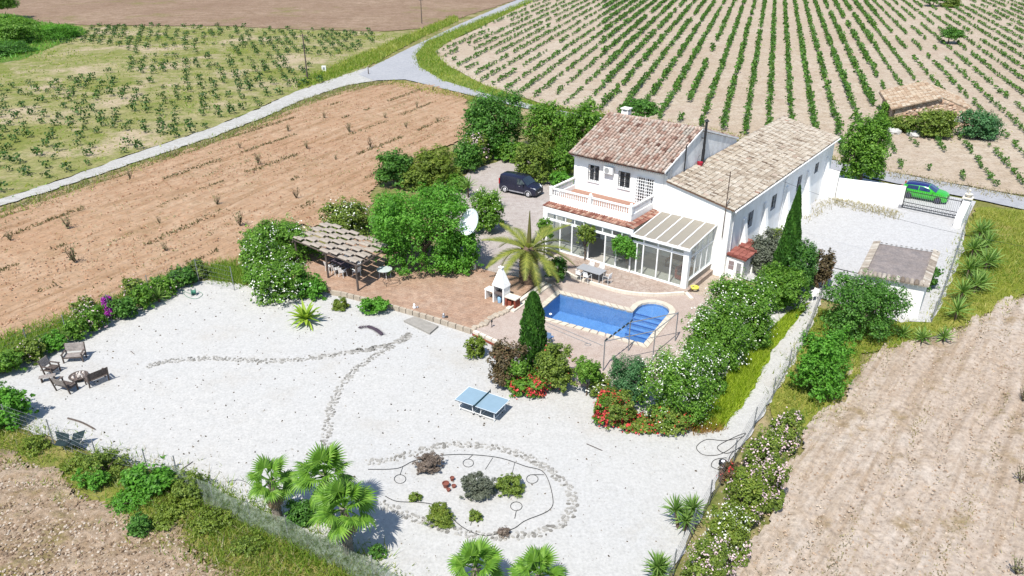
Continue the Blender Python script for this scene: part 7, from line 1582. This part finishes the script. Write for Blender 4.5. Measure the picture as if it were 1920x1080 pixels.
blades('grass', px([(1655, 330), (1920, 376), (1920, 366), (1655, 318)]), 700, .3, .1, Gd, 18); blades('grass', px([(740, 150), (905, 184), (905, 192), (720, 156)]), 1200, .3, .1, Gy, 19)
blades('grass', px([(-200, 20), (20, 26), (70, 40), (150, 50), (165, 62), (110, 84), (40, 112), (-200, 140)]), 5000, .6, .25, G_BR, 20)
blades('grass', px([(1015, 206), (1200, 232), (1260, 250), (1500, 290), (1640, 325), (1640, 312), (1450, 262), (1180, 218), (1015, 196)]), 2600, .35, .12, Gy, 21)
blades('weeds', px([(-20, 690), (60, 655), (215, 588), (345, 530), (372, 500), (300, 526), (150, 586), (-20, 640)]), 5200, .4, .07, Gr, 22, .02)
blades('grass', px([(345, 905), (400, 925), (700, 1070), (700, 1092), (560, 1040), (420, 975)]), 3500, .35, .05, Gr, 23, .02)
blades('grass', VERGE_R, 4000, .4, .14, Gy, 25); blades('grass', VERGE_L, 4500, .5, .16, Gy, 26); blades('grass', RV, 9000, .2, .16, Gy, 27, patchy=1.0)
blades('grass', px([(1562, 368), (1690, 398), (1680, 412), (1560, 384)]), 900, .25, .06, Gd, 28, .02, spread=.3); blades('grass', px([(1500, 400), (1560, 365), (1580, 372), (1510, 420)]), 300, .25, .06, Gd, 29, .02, spread=.3)
# straw-coloured bents along the fence line and foot of the hedge
# ---- vineyards
def vine_mesh(seed, L=1.3, W_=.5, h=1.05, n=58, sz=.29):
    rng = np.random.default_rng(seed); P = np.stack([rng.uniform(-L / 2, L / 2, n), rng.normal(0, W_ * .38, n), .18 + (h - .18) * rng.random(n) ** .8], 1); N = rng.standard_normal((n, 3)) * .7; N[:, 2] += .45; N[:, 1] += np.sign(P[:, 1]) * .5; N /= np.linalg.norm(N, axis=1)[:, None]
    T = np.cross(N, rng.standard_normal((n, 3))); T /= np.linalg.norm(T, axis=1)[:, None]; B = np.cross(N, T); s_ = sz * rng.uniform(.6, 1.3, (n, 1)); V = np.stack([P - T * s_ * .5, P + B * s_ * .42, P + T * s_ * .5, P - B * s_ * .42], 1).reshape(-1, 3)
    return V, np.arange(n * 4).reshape(-1, 4), rng.random(n)
VM = [vine_mesh(k) for k in range(6)]; vme = [npmesh('grapevine', *VM[k][:2], G_VINE, VM[k][2]) for k in range(6)]
rd_ = R(72.8); ca_, sa_ = math.cos(rd_), math.sin(rd_); spots = []; rgv = random.Random(21)
A_RV = np.array([tuple(p)[:2] for p in RV]); gx = at(1445, 150); y0r = gx.x * -sa_ + gx.y * ca_
for r_ in range(-48, 60):
    off_ = y0r + r_ * 2.82; gap = 0
    for k in range(-40, 330):
        al_ = 20 + k * 1.22
        if gap > 0: gap -= 1; continue
        if rgv.random() < .018: gap = rgv.randint(2, 7); continue
        if rgv.random() < .14: continue
        x = al_ * ca_ - off_ * sa_ + rgv.gauss(0, .09); y = al_ * sa_ + off_ * ca_ + rgv.gauss(0, .12); spots.append((x, y))
SP = np.array(spots); ok = inside(SP, A_RV)
# keep the vines off the hut, the rubble and its bushes, and inside what the photograph looks at
hutc = at(1740, 228); ok &= ~((np.abs(SP[:, 0] - hutc.x) < 8.0) & (np.abs(SP[:, 1] - hutc.y) < 6.5)); ok &= (np.abs(SP[:, 0]) < 24 + SP[:, 1] * .72) & (SP[:, 1] < 285)
inner = np.array([tuple(p)[:2] for p in ragged(RV, 3, .01)]); SP = SP[ok]
edge_d = np.min(np.linalg.norm(SP[:, None, :] - inner[None, :, :], axis=2), 1); SP = SP[edge_d > 1.4]
# thinner, weaker vines at the left and right sides of the field
Yd = SP[:, 1] * math.cos(PITCH) + 26 * math.sin(PITCH); vx = 960 + F * SP[:, 0] / Yd; weak = (vx < 1130) | (vx > 1640)
hid = (vx > 1075) & (vx < 1560) & (SP[:, 1] < 96)     # behind the house
inview = (vx > -10) & (vx < 1930) & ~hid; order = np.argsort(np.where(inview, SP[:, 1], 1e6)); top = order[:300]; rest = order[300:]
GRP = 'grapevines in the pale vineyard'
for i in top:
    o = obj('grapevine', vme[rgv.randrange(6)], None, (SP[i, 0], SP[i, 1], 0), rd_ + rgv.uniform(-.12, .12) + (math.pi if rgv.random() < .5 else 0), None, 'green grapevine in a row of the pale soil vineyard', 'vine', GRP); s_ = rgv.uniform(.5, .8) if weak[i] else rgv.uniform(.8, 1.15); o.scale = (s_, s_, s_ * rgv.uniform(.85, 1.1))
def join_vines(name, idx, P, meshes, sc, mat, ang, rng):
    Vs, Fs, Ts = [], [], []; o = 0
    for i in idx:
        V, Fq, ti = meshes[rng.integers(len(meshes))]; a_ = ang + rng.uniform(-.12, .12) + (math.pi if rng.random() < .5 else 0); c, s_ = math.cos(a_), math.sin(a_); k = sc(i) ; W_ = V * [k, k, k * rng.uniform(.85, 1.1)]
        Vs.append(np.stack([W_[:, 0] * c - W_[:, 1] * s_ + P[i, 0], W_[:, 0] * s_ + W_[:, 1] * c + P[i, 1], W_[:, 2]], 1)); Fs.append(Fq + o); Ts.append(ti); o += len(V)
    return obj(name, npmesh(name, np.concatenate(Vs), np.concatenate(Fs), mat, np.concatenate(Ts)), kind='stuff')
VMf = [vine_mesh(50 + k, n=34, sz=.42) for k in range(6)]; rngv = np.random.default_rng(5)
join_vines('distant_vines', rest, SP, VMf, lambda i: rngv.uniform(.5, .78) if weak[i] else rngv.uniform(.8, 1.12), G_VINE, rd_, rngv)
# young vines scattered through the overgrown field on the left
G_LV = leaf_mat('dark_vine_leaves', (.016, .045, .010), (.045, .11, .018), (.10, .18, .04), .2); VB = [vine_mesh(80 + k, L=.85, W_=.85, h=.9, n=50, sz=.26) for k in range(5)]; vbm = [npmesh('young_vine', *VB[k][:2], G_LV, VB[k][2]) for k in range(5)]; A_LV = np.array([tuple(p)[:2] for p in LV]); sp2 = []
for r_ in range(-60, 60):
    for k in range(-60, 90):
        u_, v_ = k * 2.5, r_ * 2.7; x = u_ * math.cos(R(64)) - v_ * math.sin(R(64)) - 40; y = u_ * math.sin(R(64)) + v_ * math.cos(R(64)) + 110
        if rgv.random() < .68: sp2.append((x + rgv.gauss(0, .2), y + rgv.gauss(0, .22)))
S2 = np.array(sp2); S2 = S2[inside(S2, A_LV)]; Yd = S2[:, 1] * math.cos(PITCH) + 26 * math.sin(PITCH); vx = 960 + F * S2[:, 0] / Yd; S2 = S2[(vx > -20) & (vx < 700)]; f = np.sin(S2[:, 0] * .09) + np.sin(S2[:, 1] * .07 + 1); S2 = S2[f > -1.0]; od = np.argsort(S2[:, 1])
for i in od[:290]: o = obj('young_vine', vbm[rgv.randrange(5)], None, (S2[i, 0], S2[i, 1], 0), rgv.uniform(0, 6.28), None, 'small dark young vine bush in the overgrown field by the white track', 'vine', 'young vines in the overgrown field'); s_ = rgv.uniform(.7, 1.3); o.scale = (s_,) * 3
if len(od) > 290: join_vines('distant_young_vines', od[290:], S2, VB, lambda i: rngv.uniform(.7, 1.3), G_LV, 0, rngv)
# dry saplings in the ploughed field
def sapling_mesh(seed):
    rg_ = random.Random(seed); b = MB()
    for k in range(13): q = rg_.uniform(0, 6.28); l = rg_.uniform(.5, 1.05); t_ = rg_.uniform(.1, .55); d = Vector((math.cos(q) * t_, math.sin(q) * t_, 1)).normalized() * l; b.tint = rg_.random() * .5; b.tube([(0, 0, 0), d * .5 + Vector((rg_.uniform(-.06, .06), 0, 0)), d], [.02, .014, .005], 4)
    for k in range(60): q = rg_.uniform(0, 6.28); h_2 = rg_.uniform(.15, .9); r_ = rg_.uniform(.05, .42) * (.4 + h_2 * .6); c = Vector((r_ * math.cos(q), r_ * math.sin(q), h_2)); b.tint = .5 + .5 * rg_.random(); a_ = Vector((rg_.gauss(0, 1), rg_.gauss(0, 1), rg_.gauss(0, 1))).normalized() * .055; e_ = a_.orthogonal(); b.quad(c - a_, c + e_ * .5, c + a_, c - e_ * .5)
    return b.mesh('dry_sapling', tint_mat('dry_sapling', [(0, (.06, .045, .03)), (.5, (.10, .08, .045)), (.7, (.10, .11, .045)), (1, (.20, .19, .10))], bump=0))
sm_ = [sapling_mesh(k) for k in range(4)]
for k, (x, y, s_) in enumerate(((484, 308, 1.1), (575, 278, .8), (655, 248, 1.0), (695, 276, 1.05), (608, 222, .8), (722, 222, .7), (782, 202, .8), (762, 240, .7), (556, 372, 1.0), (408, 385, .9), (450, 424, 1.2), (128, 430, 1.2), (140, 492, 1.3), (450, 278, .7), (244, 336, .8), (540, 246, .8), (630, 300, .6), (20, 452, .8), (300, 420, .6), (812, 170, .6), (820, 228, .6), (310, 470, .7))):
    o = obj('dry_sapling', sm_[k % 4], None, at(x, y, .03), k * 1.3, None, 'bare dry sapling standing in the orange ploughed field', 'sapling', 'dry saplings in the orange ploughed field'); o.scale = (s_ * 1.25,) * 3
for k, (x, y) in enumerate(((1912, 905), (1905, 1078), (1918, 752))): o = obj('dry_sapling', sm_[k], None, at(x, y, .03), k, None, 'dark dry weed standing at the right edge of the pink tan field', 'weed', 'dark dry weeds at the edge of the pink field'); o.scale = (1.0,) * 3
